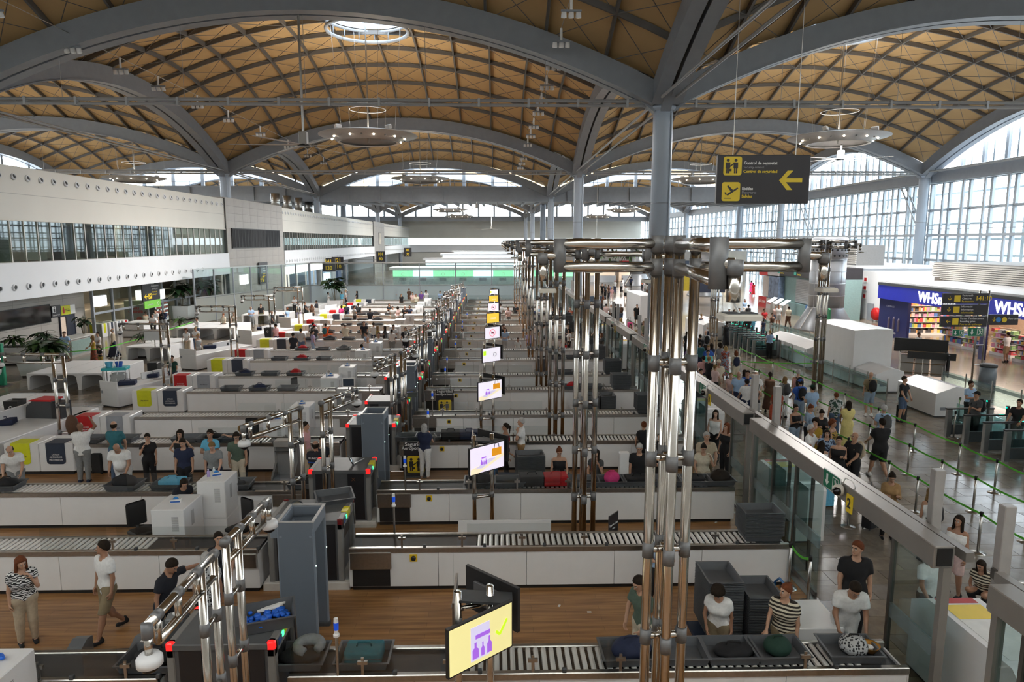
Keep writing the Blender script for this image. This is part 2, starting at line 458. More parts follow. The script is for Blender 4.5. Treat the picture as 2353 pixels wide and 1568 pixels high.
# ==== end walls and enclosure
def wallbox(name, *a, m=WHITEW):
 o = MB().box(*a).obj(name, m); o['kind'] = 'structure'; return o
wallbox('wall_front_sky_block', -64, 46, -4.6, -4.2, 0, 26)  # unseen wall behind the camera, added solid to keep sky light out
wallbox('wall_left', -64.2, -63.8, -4, 240, 0, 13.5)
wallbox('ceiling', -64, 48, 198.8, 216, 13.75, 14.0, m=GREYP)  # roof slab added so open sky does not burn out the back wall
wallbox('wall_back', -64, 45, 214, 214.4, 7.9, 13.75)
wallbox('wall_back', -64, 48, 214.6, 215, 0, 5.0)
wallbox('wall_back', -64, 45, 213.6, 214.4, 3.6, 5.8, m=WHITEL)
SKYGL = glass_mat('clear_facade_glass', (.93, .97, .98), .03)
MUL = mat('mullion_paint', (.30, .33, .36), .4, .2, .03, 2)
WN = [0]
def lunette(axis, c, p0, p1, zs, step=4.8, extra=0):
 WN[0] += 1; w = struct('window_%d' % WN[0])
 mid, hf = (p0 + p1) / 2, (p1 - p0) / 2
 top = lambda p: Z_SPR + .3 + A_R * (1 - min(1, abs((p - mid) / hf / .965)) ** 2)
 P = lambda p, z, o=0: (p, c + o, z) if axis == 'y' else (c + o, p, z)
 n = max(2, int(round((p1 - p0) / step))); st = (p1 - p0) / n
 for k in range(n):
  a, b = p0 + k * st, p0 + (k + 1) * st
  if max(top(a), top(b), top((a+b)/2)) <= zs + .1: continue
  m = 6; vs = []
  for q in range(m + 1):
   p = a + (b - a) * q / m; vs += [P(p, zs), P(p, max(zs + .01, top(p)))]
  MB().add(vs, [(2*q, 2*q+2, 2*q+3, 2*q+1) for q in range(m)]).obj('pane', SKYGL, w)
  if k and top(a) > zs: MB().beam(P(a, zs), P(a, top(a)), .5 if axis == 'y' else .28, .35).obj('mullion', MUL, w)
 MB().beam(P(p0, zs), P(p1, zs), .25, .25).obj('sill', MUL, w)
 if extra:
  mb = MB()
  for q in range(n * extra):
   p = p0 + (q + .5) * st / extra
   if top(p) > zs + .3: mb.beam(P(p, zs, .5), P(p, top(p), .5), .32, .2)
  mb.obj('outer_mullions', MUL, w)
 return w
for i in range(3): lunette('y', 109.6, GX[i], GX[i+1], 15.0)
for i in range(3): lunette('y', 199.6, GX[i], GX[i+1], 13.6, 4.8)
for j in (1, 2): lunette('x', -63.9, GY[j], GY[j+1], 13.4)
for j in (0, 1, 2, 4, 5): lunette('x', 46.4, GY[j], GY[j+1], 14.0, 3.0, 2)
wallbox('wall_back', -64, 48, 199.4, 199.8, 12.6, 13.7, m=GREYP)
# ==== right glass facade
fa = struct('window_20', (46.4, 0, 0)); WN[0] = 20
PANE = SKYGL
ys = np.arange(40, 214.1, 3.0)
zt = [0.1, 2.5, 5.0, 7.6, 10.2, 13.0]
pm = MB().box(-.01, .01, .06, 2.94, 0, 1).mesh('pane', PANE)
k = 0
for a, b in zip(zt, zt[1:]):
 for y in ys[:-1]:
  if k < 290 or True:
   o = link('pane', pm, fa, (0, y, a)); o.scale = (1, 1, b - a); k += 1
   if y > 150: COL.objects.unlink(o); bpy.data.objects.remove(o)
far = MB()
for y in ys[:-1]:
 if y > 150: far.box(-.01, .01, y + .06, y + 2.94, .1, 13)
tag(far.obj('far_panes', PANE, fa), kind='stuff')
mm = MB().box(-.22, .05, -.16, .16, 0, 14.2).mesh('mullion', MUL)
m2 = MB().box(-.9, -.74, -.12, .12, 0, 13.6).box(-.9, -.1, -.03, .03, 4.9, 5.02).box(-.9, -.1, -.03, .03, 10.1, 10.22).mesh('wind_post', MUL)
for n_, y in enumerate(ys):
 link('mullion', mm, fa, (0, y, 0))
 if n_ % 2 < 2: link('wind_post', m2, fa, (0, y, 0))
for z in zt[1:]: MB().box(-.18, .06, 40, 214, z - .13, z + .13).obj('transom', MUL, fa)
for z in (7.6, 13.0): MB().box(-1.05, -.7, 40, 214, z - .12, z + .12).obj('wind_beam', MUL, fa)
rr = MB()
for z in (8.2, 8.6): rr.tube([(-.98, 40, z), (-.98, 214, z)], .025, 4)
for y in ys: rr.tube([(-.98, y, 7.6), (-.98, y, 8.7)], .03, 4)
rr.obj('catwalk_railing', MUL, fa)
MB().box(-1.3, .4, 40, 214, 13.0, 14.1).obj('edge_girder', GREYP, fa)
ow = struct('window_21', (48.6, 0, 0))
pmo = MB()
for y in np.arange(40, 214, 4.5): pmo.box(-.1, .1, y - .2, y + .2, 0, 14.5)
for z in np.arange(.8, 14, 1.6): pmo.box(-.04, .04, 40, 214, z - .1, z + .1)
pmo.obj('outer_frame', mat('outer_frame_paint', (.55, .6, .63), .5, 0, .03, 2), ow)
for y in (47, 73, 99):
 st = struct('trim_%d' % (2 + int(y) % 7), (45.4, y, 7.7))
 MB().beam((0, 0, 0), (0, 4.2, 5.2), .06, .2).obj('stringer', MUL, st); MB().beam((.6, 0, 0), (.6, 4.2, 5.2), .06, .2).obj('stringer', MUL, st)
 for q in range(14): MB().box(0, .6, .3*q - .1, .3*q + .12, .371*q, .371*q + .03).obj('tread', MUL, st)
 MB().tube([(0, 0, 1), (0, 4.2, 6.2)], .03, 5).obj('handrail', MUL, st)
wallbox('wall_right', 46.2, 46.6, -4, 40, 0, 13.5)  # stretch out of view made solid instead of glass, to darken the foreground
# ==== ground outside
MB().box(48, 300, -100, 400, -.5, -.35).obj('ground', mat('apron_concrete', (.4, .4, .38), .8, 0, .1, .2))['kind'] = 'structure'
b = thing('terminal_wing', 'pale terminal wing beyond the right glass facade', 'building', (95, 110, 0))
MB().box(-6, 6, -80, 90, -.4, 6).obj('wing_wall', WHITEL, b); MB().box(-6.5, 6.5, -81, 91, 6, 6.8).obj('wing_roof', GREYP, b)
for q in range(40): MB().box(-6.06, -5.98, -78 + q*4.2, -75 + q*4.2, 2.6, 5).obj('wing_window', mat('far_window', (.25, .33, .38), .2), b)
# ==== security lanes
ORD = ['first','second','third','fourth','fifth','sixth','seventh','eighth','ninth','tenth','eleventh','twelfth','thirteenth','fourteenth','fifteenth','sixteenth','seventeenth','eighteenth','nineteenth','twentieth']
ORD += ['twenty-' + s for s in ORD[:9]] + ['thirtieth'] + ['thirty-' + s for s in ORD[:9]]
def row_y(n):            # front edge of lane n (0 = nearest); even = A, odd = B
 return (8.9 if n % 2 == 0 else 12.95) + 7.25 * (n // 2)
NROW = 18
RUB = mat('dark_roller_gap', (.012, .012, .012), .7)
ROLL = mat('white_roller', (.74, .72, .70), .35, 0, .03, 5)
SMOKE = glass_mat('clear_guard_glass', (.93, .95, .95), .05)
LBED = .68
roller_me = MB().prism([(-.034,-.02),(.034,-.02),(.039,0),(.03,.022),(0,.03),(-.03,.022),(-.039,0)], lambda a,b,d: (a, d, b), .035, LBED - .035).mesh('roller', ROLL)
def conveyor(name, label, x0, x1, segs, y, near, group):
 """segs: (kind, xa, xb); local origin at x0, front edge, floor"""
 t = thing(name, label, 'conveyor', (0, y, 0), 0, group)
 MB().box(x0 + .05, x1 - .05, .06, LBED - .06, 0, .12).obj('plinth', BLACK, t)
 MB().box(x0 + .02, x1 - .02, .03, LBED - .03, .12, .8).obj('core', GREYD, t)
 n = max(2, int(round((x1 - x0) / 1.8))); w = (x1 - x0) / n
 pm = MB().bbox(.004, w - .004, 0, .03, .11, .84, .006).mesh('side_panel', WHITE)
 for k in range(n):
  link('side_panel', pm, t, (x0 + k * w, 0, 0)); link('side_panel', pm, t, (x0 + k * w, LBED - .03, 0))
 em = MB().box(-.015, .015, .0, LBED, .11, .84).mesh('end_panel', WHITE)
 link('end_panel', em, t, (x0 + .01, 0, 0)); link('end_panel', em, t, (x1 - .01, 0, 0))
 for yy in (-.03, LBED - .06):
  MB().bbox(x0, x1, yy, yy + .09, .84, .94, .012).obj('rail', STEEL, t)
 for kind, xa, xb in segs:
  if kind == 'belt':
   MB().box(xa, xb, .06, LBED - .06, .8, .905).obj('belt', BELT, t)
  else:
   MB().box(xa, xb, .06, LBED - .06, .8, .87).obj('roller_bed', RUB, t)
   m = int((xb - xa) / .116); p = (xb - xa) / m
   if near:
    for k in range(m): link('roller', roller_me, t, (xa + (k + .5) * p, 0, .895))
   else:
    mb = MB()
    for k in range(m): xx = xa + (k + .5) * p; mb.box(xx - .04, xx + .04, .05, LBED - .05, .87, .915)
    tag(mb.obj('roller_row', ROLL, t), kind='stuff')
 return t
post_me = MB().box(-.02, .02, -.012, .012, .84, 1.2).box(-.07, .07, -.02, .02, 1.1, 1.15).mesh('guard_post', STEEL)
buf_me = MB().bbox(-.03, .03, -.03, .03, .94, 1.0, .008).mesh('rail_stop', GREYD)
def guards(t, xs, glass, y0=LBED - .02):
 for x in xs: link('guard_post', post_me, t, (x, y0, 0)); link('rail_stop', buf_me, t, (x + .45, y0, 0))
 for xa, xb in glass: MB().box(xa, xb, y0 - .006, y0 + .006, .95, 1.42).obj('guard_glass', SMOKE, t)
ENT, EXI = [], []
def rows_label(n): return '%s row from the camera' % ORD[n]
for n in range(NROW):
 y = row_y(n); near = n < 4; B = n % 2
 if n in (4, 5, 6, 7) or n < 4 or True:
  if n < 4 or n in (4, 5):
   e = conveyor('entry_conveyor', 'white conveyor with black and white rollers right of the scanner, ' + rows_label(n), -2.96, 5.92,
 [('belt', -2.94, -.42), ('rollers', -.42, 5.3)], y, near, 'roller conveyors on the tray loading side')
   MB().bbox(-2.94, -2.12, -.05, LBED + .05, .5, .85, .01).obj('drive_cover', STEEL, e)
   mb = MB().box(-2.9, -2.15, -.012, .0, .12, .5); mb.obj('bay_shade', BLACK, e)  # flat black sheet, painted shade of an open bay
   guards(e, [-1.9, -.7, .5, 1.75, 4.4], [(-2.9, -.8), (-.6, 1.6)], 0 if not B else 0)
   MB().box(-1.75, -1.6, -.016, 0, .64, .79).obj('stop_button_plate', mat('safety_yellow', (.8, .56, .03), .5), e)
   MB().lathe([(.05, 0), (.05, .03), (.03, .045)], 12).obj('stop_button', BLACK, e, loc=(-1.675, -.016, .715), rot=(PI/2, 0, 0))
   x = conveyor('exit_conveyor', 'white conveyor with rollers left of the scanner, ' + rows_label(n), -12.6, -4.76,
 [('rollers', -12.5, -7.0), ('belt', -7.0, -4.78)], y, near, 'roller conveyors on the bag collection side')
   guards(x, [-7.6, -6.4, -5.2], [(-9, -7.7), (-7.5, -5.3)], 0 if not B else 0)
   MB().bbox(-5.5, -4.78, -.05, LBED + .05, .55, .85, .01).obj('drive_cover', STEEL, x)
  else:
   e = dup(ENT[4 + B], (0, y, 0), 0, 'white conveyor with black and white rollers right of the scanner, ' + rows_label(n))
   x = dup(EXI[4 + B], (0, y, 0), 0, 'white conveyor with rollers left of the scanner, ' + rows_label(n))
  ENT.append(e); EXI.append(x)
# ---- bin units at the exit ends
FLAP = {'yellow': mat('yellow_flap', (.62, .64, .01), .5), 'navy': mat('navy_flap', (.022, .033, .06), .5),
 'red': mat('red_flap', (.50, .006, .008), .5), 'grey': mat('grey_flap', (.30, .32, .36), .5)}
PRINTD = mat('dark_print', (.03, .03, .05), .6, 0, 0)
def flap_mb(x, w=.56):
 n = 6; prof = [(-.46, 1.012), (0.0, 1.012), (-.014, 1.0), (-.014, .36)]
 mb = MB(); mb.box(x, x + w, -.002, .5, 1.0, 1.012)
 r = .1; poly = [(x, 1.012), (x, .36 + r)]
 for q in range(5): a = PI + q * PI / 8; poly.append((x + r + r * math.cos(a), .36 + r + r * math.sin(a)))
 for q in range(5): a = 1.5 * PI + q * PI / 8; poly.append((x + w - r + r * math.cos(a), .36 + r + r * math.sin(a)))
 poly += [(x + w, 1.012)]
 mb.prism(poly, lambda a, b, d: (a, d, b), -.016, -.002); return mb
def bin_unit(n, c):
 y = row_y(n); a, b = ('yellow', 'navy') if n % 2 else ('red', 'grey')
 t = thing('disposal_bin_unit', 'white bin counter with %s and %s flaps, %s' % (a, b, rows_label(n)), 'bin', (-14.75, y - .12, 0), 0, 'bin counters at the collection ends')
 MB().box(.1, 1.95, .1, .8, 0, .14).obj('plinth', BLACK, t)
 w = 1.03
 for k in range(2): MB().bbox(k * w, k * w + w - .01, 0, .9, .14, 1.0, .02).obj('cabinet', WHITE, t)
 for k, cc in enumerate((a, b)):
  f = flap_mb(k * w + .22); f.obj('flap', FLAP[cc], t)
  if n < 7:
   if cc == 'yellow': text('LÍQUIDOS', .075, PRINTD, t, (k*w + .5, -.018, .6), align='CENTER')
   if cc == 'navy':
    for q, s in enumerate(('OTROS', 'ARTÍCULOS', 'PROHIBIDOS')): text(s, .07, SIGNW, t, (k*w + .5, -.018, .66 - .085*q), align='CENTER')
   if cc == 'red':
    for q, s in enumerate(('ENVASES', 'A PRESIÓN')): text(s, .075, SIGNW, t, (k*w + .5, -.018, .62 - .085*q), align='CENTER')
   if cc == 'grey': text('METÁLICO', .07, PRINTD, t, (k*w + .5, -.018, .58), align='CENTER')
  MB().box(k*w + .2, k*w + .74, .45, .8, 1.0, 1.006).obj('bin_lid', mat('pale_lid', (.75, .75, .74), .3), t)
 return t
for n in range(2, NROW): bin_unit(n, 0)
# ---- X-ray scanners
LAMPR = mat('red_warning_lamp', (.9, .02, .02), .3, emis=(1, .02, .02), estr=.8)
LAMPRO = mat('red_lamp_off', (.14, .012, .014), .3)
LAMPG = mat('green_status_lamp', (.05, .9, .2), .3, emis=(.05, 1, .25), estr=2.5)
LABY = mat('yellow_label', (.7, .6, .02), .5)
HULL = mat('scanner_hull_grey', (.085, .088, .095), .45, 0, .05, 5)
HULLF = mat('scanner_end_frame', (.21, .205, .20), .45, 0, .05, 5)
HULLP = mat('scanner_top', (.10, .105, .11), .5, 0, .06, 5)
INSET = mat('scanner_inset', (.016, .016, .019), .4)
def scanner(n, src):
 y = row_y(n); lab = 'dark X-ray scanner with %s, %s' % ('a tray of blue gloves on top' if n == 0 else ('mirror and empty tray on top' if n == 1 else 'red corner lamps'), rows_label(n))
 if src is not None: return dup(src, (-4.6, y, 0), 0, lab)
 dy = (-.05, .95) if n % 2 == 0 else (.12, 1.27)
 y0, y1 = dy; L = 1.5; H = 1.47
 t = thing('xray_scanner', lab, 'scanner', (-4.6, y, 0), 0, 'X-ray scanners across the lanes')
 MB().bbox(-.12, L + .12, y0 - .06, y1 + .06, 0, .17, .015).obj('plinth', mat('scanner_plinth', (.55, .53, .5), .5), t)
 MB().box(.1, L - .1, y0 + .02, y1 - .02, .17, H - .05).obj('hull', HULL, t)
 for xx in (0, L - .11):
  f = MB()
  f.bbox(xx, xx + .11, y0, y0 + .13, .17, H, .015); f.bbox(xx, xx + .11, y1 - .13, y1, .17, H, .015); f.bbox(xx, xx + .11, y0, y1, H - .2, H, .015)
  f.obj('end_frame', HULLF, t)
  for yy in (y0, y1 - .1):
   MB().bbox(xx - .004, xx + .114, yy - .004 + (yy > y0)*.02, yy + .084 + (yy > y0)*.02, H - .1, H + .012, .02).obj('corner_lamp', LAMPR if n in (0, 2, 3) else LAMPRO, t)
  cur = MB()
  for q in range(7): cur.box(xx + .04, xx + .055, y0 + .15 + q * .105, y0 + .245 + q * .105, .93, H - .22)
  cur.obj('lead_curtain', BLACK, t)
 MB().bbox(.09, L - .09, y0 - .012, y1 + .012, H - .09, H - .005, .012).obj('top_cover', HULLP, t)
 for xa, xb in ((.17, .48), (L - .55, L - .15)):
  MB().box(xa, xb, y0 + .004, y0 + .03, .2, H - .1).obj('inset_panel', INSET, t)
 text('✕', .12, mat('scanner_emblem', (.25, .09, .03), .5), t, (L - .46, y0 + .002, H - .24), name='emblem')
 MB().box(L - .115, L + .012, y0 + .42, y0 + .7, H - .12, H + .016).obj('warning_label', LABY, t)
 MB().box(L - .0, L + .02, y0 + .32, y0 + .38, H - .1, H - .03).obj('status_lamp', LAMPG, t)
 MB().box(L - .01, L + .014, y0 + .16, y0 + .3, H - .13, H - .04).obj('name_strip', mat('blue_strip', (.05, .1, .25), .5), t)
 MB().tube([(L + .02, y1 - .12, H - .05), (L + .03, y1 - .12, .95)], .018, 6).obj('side_bar', STEEL, t)
 return t
SCN = []
for n in range(NROW): SCN.append(scanner(n, None if n < 4 else SCN[2 + n % 2]))
# ---- walk-through metal detectors
ARCHB = mat('detector_blue_grey', (.13, .155, .19), .45, 0, .03, 2)
ARCHL = mat('detector_edge', (.19, .225, .27), .4, 0, .03, 2)
GLED = mat('white_green_led', (.7, 1, .85), .3, emis=(.6, 1, .8), estr=5)
def detector(k, src):
 y = 11.0 + 7.25 * k; lab = 'blue-grey walk-through metal detector, %s one from the camera' % ORD[k]
 if src: return dup(src, (-3.7, y, 0), 0, lab)
 t = thing('metal_detector', lab, 'metal detector', (-3.7, y, 0), 0, 'metal detector gates')
 W_, H = .6, 2.31
 for y0 in (0, .72):
  p = MB().bbox(0, W_, y0, y0 + .07, 0.05, H - .14, .012).obj('side_panel', ARCHB, t)
  for xx in (-.012, W_ - .022): MB().bbox(xx, xx + .034, y0 - .006, y0 + .076, .02, H - .1, .012).obj('panel_edge', ARCHL, p)
  MB().bbox(-.03, W_ + .03, y0 - .03, y0 + .1, 0, .09, .015).obj('foot', GREYD, t)
  MB().lathe([(.014, 0), (.014, .012)], 8).obj('status_led', GLED, t, loc=(W_ + .01, y0 + .03, 1.52), rot=(0, PI/2, 0))
  for xx in (.05, W_ - .05): MB().lathe([(.022, 0), (.022, .01)], 10).obj('cap_screw', ARCHL, p, loc=(xx, y0 - .001, H - .25), rot=(PI/2, 0, 0))
 for xa in (-.012, W_ - .05): MB().bbox(xa, xa + .062, 0, .79, H - .2, H, .012).obj('cross_head', ARCHL, t)
 for ya in (-.004, .72): MB().bbox(0, W_, ya, ya + .074, H - .2, H, .01).obj('head_side', ARCHB, t)
 r = MB()
 for xa, xb, ya, yb in ((-.02, W_+.02, -.012, .03), (-.02, W_+.02, .76, .802), (-.02, .03, 0, .79), (W_-.03, W_+.02, 0, .79)): r.box(xa, xb, ya, yb, H, H + .018)
 r.obj('head_trim', mat('detector_trim', (.42, .42, .42), .4), t)
 MB().bbox(.27, .43, .035, .05, 1.05, 1.13, .004).obj('badge', mat('detector_badge', (.42, .44, .46), .4), t, loc=(0, .67, 0))
 MB().bbox(-.16, -.02, .1, .5, H - .32, H - .05, .02).obj('control_box', ARCHL, t)
 return t
DET = []
for k in range(9): DET.append(detector(k, DET[0] if DET else None))
# ---- trays
TRAY = mat('grey_tray_plastic', (.088, .094, .104), .5, 0, .06, 9)
def tray_mb(l=.78, w=.58, h=.14):
 m = MB(); a, b, t = l / 2, w / 2, .014; i = .05
 def loop(dx, dy, z, n=1): return [(-a+dx,-b+dy,z),(a-dx,-b+dy,z),(a-dx,b-dy,z),(-a+dx,b-dy,z)]
 L = [loop(i, i, 0), loop(.012, .012, h - .012), loop(-.012, -.012, h - .012), loop(-.012, -.012, h), loop(.02, .02, h), loop(i + t, i + t, .014)]
 vs = [v for l_ in L for v in l_]; fs = [(3, 2, 1, 0)]
 for k in range(5):
  for q in range(4): fs.append((4*k+q, 4*k+(q+1) % 4, 4*k+4+(q+1) % 4, 4*k+4+q))
 fs.append((20, 21, 22, 23)); m.add(vs, fs); return m
TRAY_ME = tray_mb().mesh('tray', TRAY)
TRAY_HI = tray_mb(h=.2).mesh('tray', TRAY)
def tray(x, y, z, rot, label, group=None, me=None, rx=0):
 o = link('tray', me or TRAY_ME, None, (x, y, z), (rx, 0, rot)); return tag(o, label, 'tray', group)
def stack(x, y, z, n, rot, where, pitch=.028, individual=True):
 if individual:
  for k in range(n):
   tray(x, y, z + k * pitch, rot + (random.random() - .5) * .01, 'grey tray, %s from the bottom of the stack ' % ORD[k] + where, 'trays nested in the stack ' + where)
 else:
  mb = MB(); base = tray_mb()
  for k in range(n):
   mb.add([(vx, vy, vz + k * pitch * 1.5) for vx, vy, vz in base.v], base.f)
  o = mb.obj('tray_stack', TRAY, None, loc=(x, y, z), rot=rot)
  tag(o, 'stack of nested grey trays ' + where, 'trays', kind='stuff')
for n in range(1, NROW, 1):
 nt = {1: 17}.get(n, 17 + (n * 5) % 7)
 if n == 2: continue
 y = row_y(n) + LBED / 2
 if n == 1: stack(5.42, y, .94, 18, 0, 'at the near right conveyor end', .028)
 elif n == 3: pass
 elif n == 4: stack(5.36, y, .94, 20, 0, 'on the fifth row conveyor')
 else: stack(5.36 - (n % 3) * .1, y, .94, 11 + n % 4, 0, 'at the right end of the %s conveyor row' % ORD[n], individual=False)
# ---- operator cabinets between lane pairs
VENT = mat('vent_slots', (.33, .33, .34), .6)
def cabinet(name, label, x, y, w, d, h, split=False, group=None):
 t = thing(name, label, 'cabinet', (x, y, 0), 0, group)
 if split:
  MB().bbox(0, w, 0, d, 0, h*.38, .015).obj('base_unit', WHITE, t); MB().bbox(0, w, 0, d, h*.39, h, .015).obj('body', WHITE, t)
 else: MB().bbox(0, w, 0, d, 0.02, h, .015).obj('body', WHITE, t)
 v = MB()
 for q in range(14): v.box(w * .62, w * .82, -.004, .0, h - .18 - q * .024, h - .168 - q * .024); v.box(w, w + .004, d*.35, d*.5, h - .18 - q*.024, h - .168 - q*.024)
 tag(v.obj('vent_slots', VENT, t), kind='stuff'); return t
GLOVEB = mat('glove_box_blue', (.03, .12, .42), .5); BOXW = mat('paper_white', (.75, .75, .74), .7)
def glovebox(x, y, z, rot, label):
 t = thing('glove_box', label, 'box', (x, y, z), rot, 'glove boxes on the cabinets')
 MB().bbox(-.12, .12, -.06, .06, 0, .08, .006).obj('carton', BOXW, t)
 MB().box(-.1, .1, -.063, -.06, .012, .05).obj('printed_band', GLOVEB, t)
 MB().box(-.06, .06, -.03, .03, .08, .083).obj('opening', mat('glove_blue', (.03, .25, .7), .6), t)
 mb = MB().lathe([(.035, .08), (.05, .1), (.02, .125), (.005, .13)], 8); mb.obj('pulled_glove', mat('glove_blue', (.03, .25, .7), .6), t)
 return t
for k in range(8):
 yc = 14.45 + 7.25 * k; w_ = 'between the %s and %s lane rows' % (ORD[2*k+1], ORD[2*k+2])
 cabinet('screening_cabinet', 'low white equipment cabinet with vents ' + w_, -7.55, yc - .1, .72, .95, 1.2, False, 'white cabinets between lanes')
 cabinet('screening_cabinet', 'taller white two-piece equipment cabinet ' + w_, -7.0, yc + .95, .66, .8, 1.45, True, 'white cabinets between lanes')
 if k < 4:
  glovebox(-7.2, yc + .35, 1.2, .2, 'glove box on the low cabinet ' + w_)
  glovebox(-6.7, yc + 1.4, 1.45, .5, 'glove box on top of the taller cabinet ' + w_)
  o = MB().box(-.2, .2, -.14, .14, 0, .008).obj('paper_sheet', BOXW, None, loc=(-6.75, yc + 1.15, 1.45), rot=.3); tag(o, 'papers lying on the taller cabinet ' + w_, 'paper')
cabinet('screening_cabinet', 'white equipment cabinet with a gloves heap at the lower left corner', -7.6, 7.95, 1.22, .9, 1.45, False, 'white cabinets between lanes')
glovebox(-7.35, 8.25, 1.45, .3, 'glove box on the near white cabinet')
def bottle(x, y, z, label, col, h=.2):
 m = mat('bottle_%d' % int(col[0]*99+col[2]*999), col, .15)
 t = thing('bottle', label, 'bottle', (x, y, z))
 MB().lathe([(.035, 0), (.036, h*.65), (.015, h*.82), (.015, h*.9)], 12).obj('bottle_body', m, t, True); MB().lathe([(.017, h*.9), (.017, h)], 10).obj('cap', SIGNW, t); return t
bottle(-6.85, 15.75, 1.45, 'lilac bottle on the taller cabinet behind the third row', (.45, .35, .7)); bottle(-6.78, 15.9, 1.45, 'clear bottle beside the lilac bottle', (.6, .7, .72), .18)
bottle(-7.3, 29.0, 1.2, 'water bottle standing on the low cabinet behind the fifth row pair', (.5, .6, .75), .24)
# ---- shoe and trace inspection stands
def trace_stand(x, y, rot, label):
 t = thing('shoe_scanner', label, 'scanner', (x, y, 0), rot, 'grey shoe scanners')
 g = mat('cast_grey', (.30, .31, .32), .4, .4, .05, 6)
 for s in (-.34, .28): MB().prism([(0,0),(.62,0),(.62,.16),(.2,.5),(.2,.95),(.4,1.2),(.32,1.26),(0,1.05)], lambda a,b,d: (d, -a, b), s, s + .06).obj('side_cheek', g, t)
 MB().bbox(-.32, .32, -.6, -.05, 0, .12, .01).obj('foot_tray', GREYP, t)
 MB().box(-.28, .28, -.18, -.1, .1, .95).obj('back_panel', g, t)
 MB().bbox(-.3, .3, -.4, -.06, 1.02, 1.2, .02).obj('console', mat('console_silver', (.5, .5, .5), .3, .6), t)
 MB().tube([(-.3, -.3, .85), (.3, -.3, .85)], .02, 8).obj('grab_bar', BLACK, t)
 return t
trace_stand(-6.25, 19.9, 0, 'grey shoe scanner standing before the fourth lane row')
trace_stand(-6.05, 27.0, 0, 'grey shoe scanner standing before the sixth lane row')
trace_stand(-5.9, 34.3, 0, 'grey shoe scanner standing before the eighth lane row')
def footscan(x, y, rot, label):
 t = thing('foot_scanner', label, 'scanner', (x, y, 0), rot)
 for s in (-.62, .38): MB().prism([(0,0),(.9,0),(.9,.42),(.75,.46),(.35,.3),(0,.3)], lambda a,b,d: (d, a, b), s, s + .24).obj('side_shell', mat('foot_scanner_grey', (.13, .14, .155), .45), t)
 MB().bbox(-.4, .4, 0, .85, 0, .2, .015).obj('platform', GREYD, t)
 for q in range(4): MB().box(-.32 + q*.17, -.22 + q*.17, .2, .7, .2, .215).obj('grip_pad', BLACK, t)
 return t
footscan(-6.4, 9.95, .05, 'low grey shoe scanner platform on the wood floor behind the near belt')
t = thing('inspection_table', 'low white inspection table beside the near grey equipment', 'table', (-4.9, 9.95, 0))
MB().bbox(-.75, .75, 0, .75, .68, .74, .01).obj('tabletop', WHITE, t)
MB().box(-.72, .72, .04, .71, .1, .68).obj('body', WHITE, t); MB().box(-.68, .68, .08, .68, 0, .1).obj('plinth', BLACK, t)
t = thing('trace_detector', 'grey desktop trace detector on the low inspection table', 'detector', (-5.1, 10.2, .74), .2)
MB().prism([(-.22, 0), (.22, 0), (.18, .3), (-.1, .36)], lambda a, b, d: (d, a, b), -.17, .17).obj('housing', GREYD, t)
MB().bbox(-.13, .13, -.14, .1, .33, .4, .02).obj('lid', mat('detector_lid', (.2, .21, .22), .4), t)
MB().lathe([(.04, .4), (.045, .43), (.02, .44)], 12).obj('dial', SIGNW, t)
# ---- mirrors and trays on top of scanners
def mirror(x, y, z, label, tilt=.3):
 t = thing('mirror', label, 'mirror', (x, y, z), tilt)
 MB().tube([(0, 0, 0), (.35, -.3, .02)], .014, 6).obj('arm', STEEL, t)
 MB().lathe([(.01, 0), (.1, -.012), (.13, -.03), (.13, -.04)], 20).obj('mirror_glass', mat('mirror_face', (.5, .58, .66), .06, .9, 0), t, True, (0, 0, .12), (1.1, 0, 0))
 MB().ring((0, 0, -.035), .132, .012, 24, 5).obj('rim', BLACK, t, True, (0, 0, .12), (1.1, 0, 0)); return t
mirror(-4.1, 13.45, 1.48, 'round convex mirror on the second row scanner')
mirror(-3.6, 16.5, 1.48, 'round mirror on a stick lying on the third row scanner', 1.8)
mirror(-3.3, 24.0, 1.48, 'round mirror lying on the fifth row scanner', .9); mirror(-3.5, 31.4, 1.48, 'round mirror on the seventh row scanner', .4)
tray(-3.5, 14.15, 1.47, .35, 'empty grey tray tilted on the second row scanner', rx=.1)
tray(-3.36, 9.35, 1.475, .32, 'grey tray holding blue gloves on the near scanner', me=TRAY_HI)
gm = mat('glove_blue_dark', (.01, .12, .6), .5)
g = MB()
for q in range(70):
 a, b = (random.random() - .5) * .6, (random.random() - .5) * .4
 r = .03 + random.random() * .03
 g.lathe([(.004, -r), (r, -r*.3), (r*.8, r*.5), (.004, r*.7)], 6, (a, b - .03, .05 + random.random() * .06))
tag(g.obj('rubber_gloves', gm, None, True, (-3.36, 9.35, 1.5), .32), 'heap of blue rubber gloves in the tray on the near scanner', 'gloves', kind='stuff')
for q in range(3): tag(MB().bbox(-.16, .16, -.02, .02, 0, .03, .008).obj('plastic_sleeve', BOXW, None, loc=(-3.38 + q*.03, 9.5 + q*.05, 1.6), rot=.45 + q * .1), '%s white plastic sleeve from the front in the glove tray' % ORD[q], 'sleeve', 'white sleeves beside the gloves')
tray(-3.25, 24.1, 1.47, .2, 'grey tray with blue gloves on the fifth row scanner', me=TRAY_HI)
g = MB()
for q in range(24):
 r = .05; g.lathe([(.004, -r), (r, -r*.3), (r*.8, r*.5), (.004, r*.7)], 6, ((random.random() - .5) * .5, (random.random() - .5) * .3, .08))
tag(g.obj('rubber_gloves', gm, None, True, (-3.25, 24.1, 1.5), .2), 'blue gloves filling the tray on the fifth row scanner', 'gloves', kind='stuff')
g = MB()
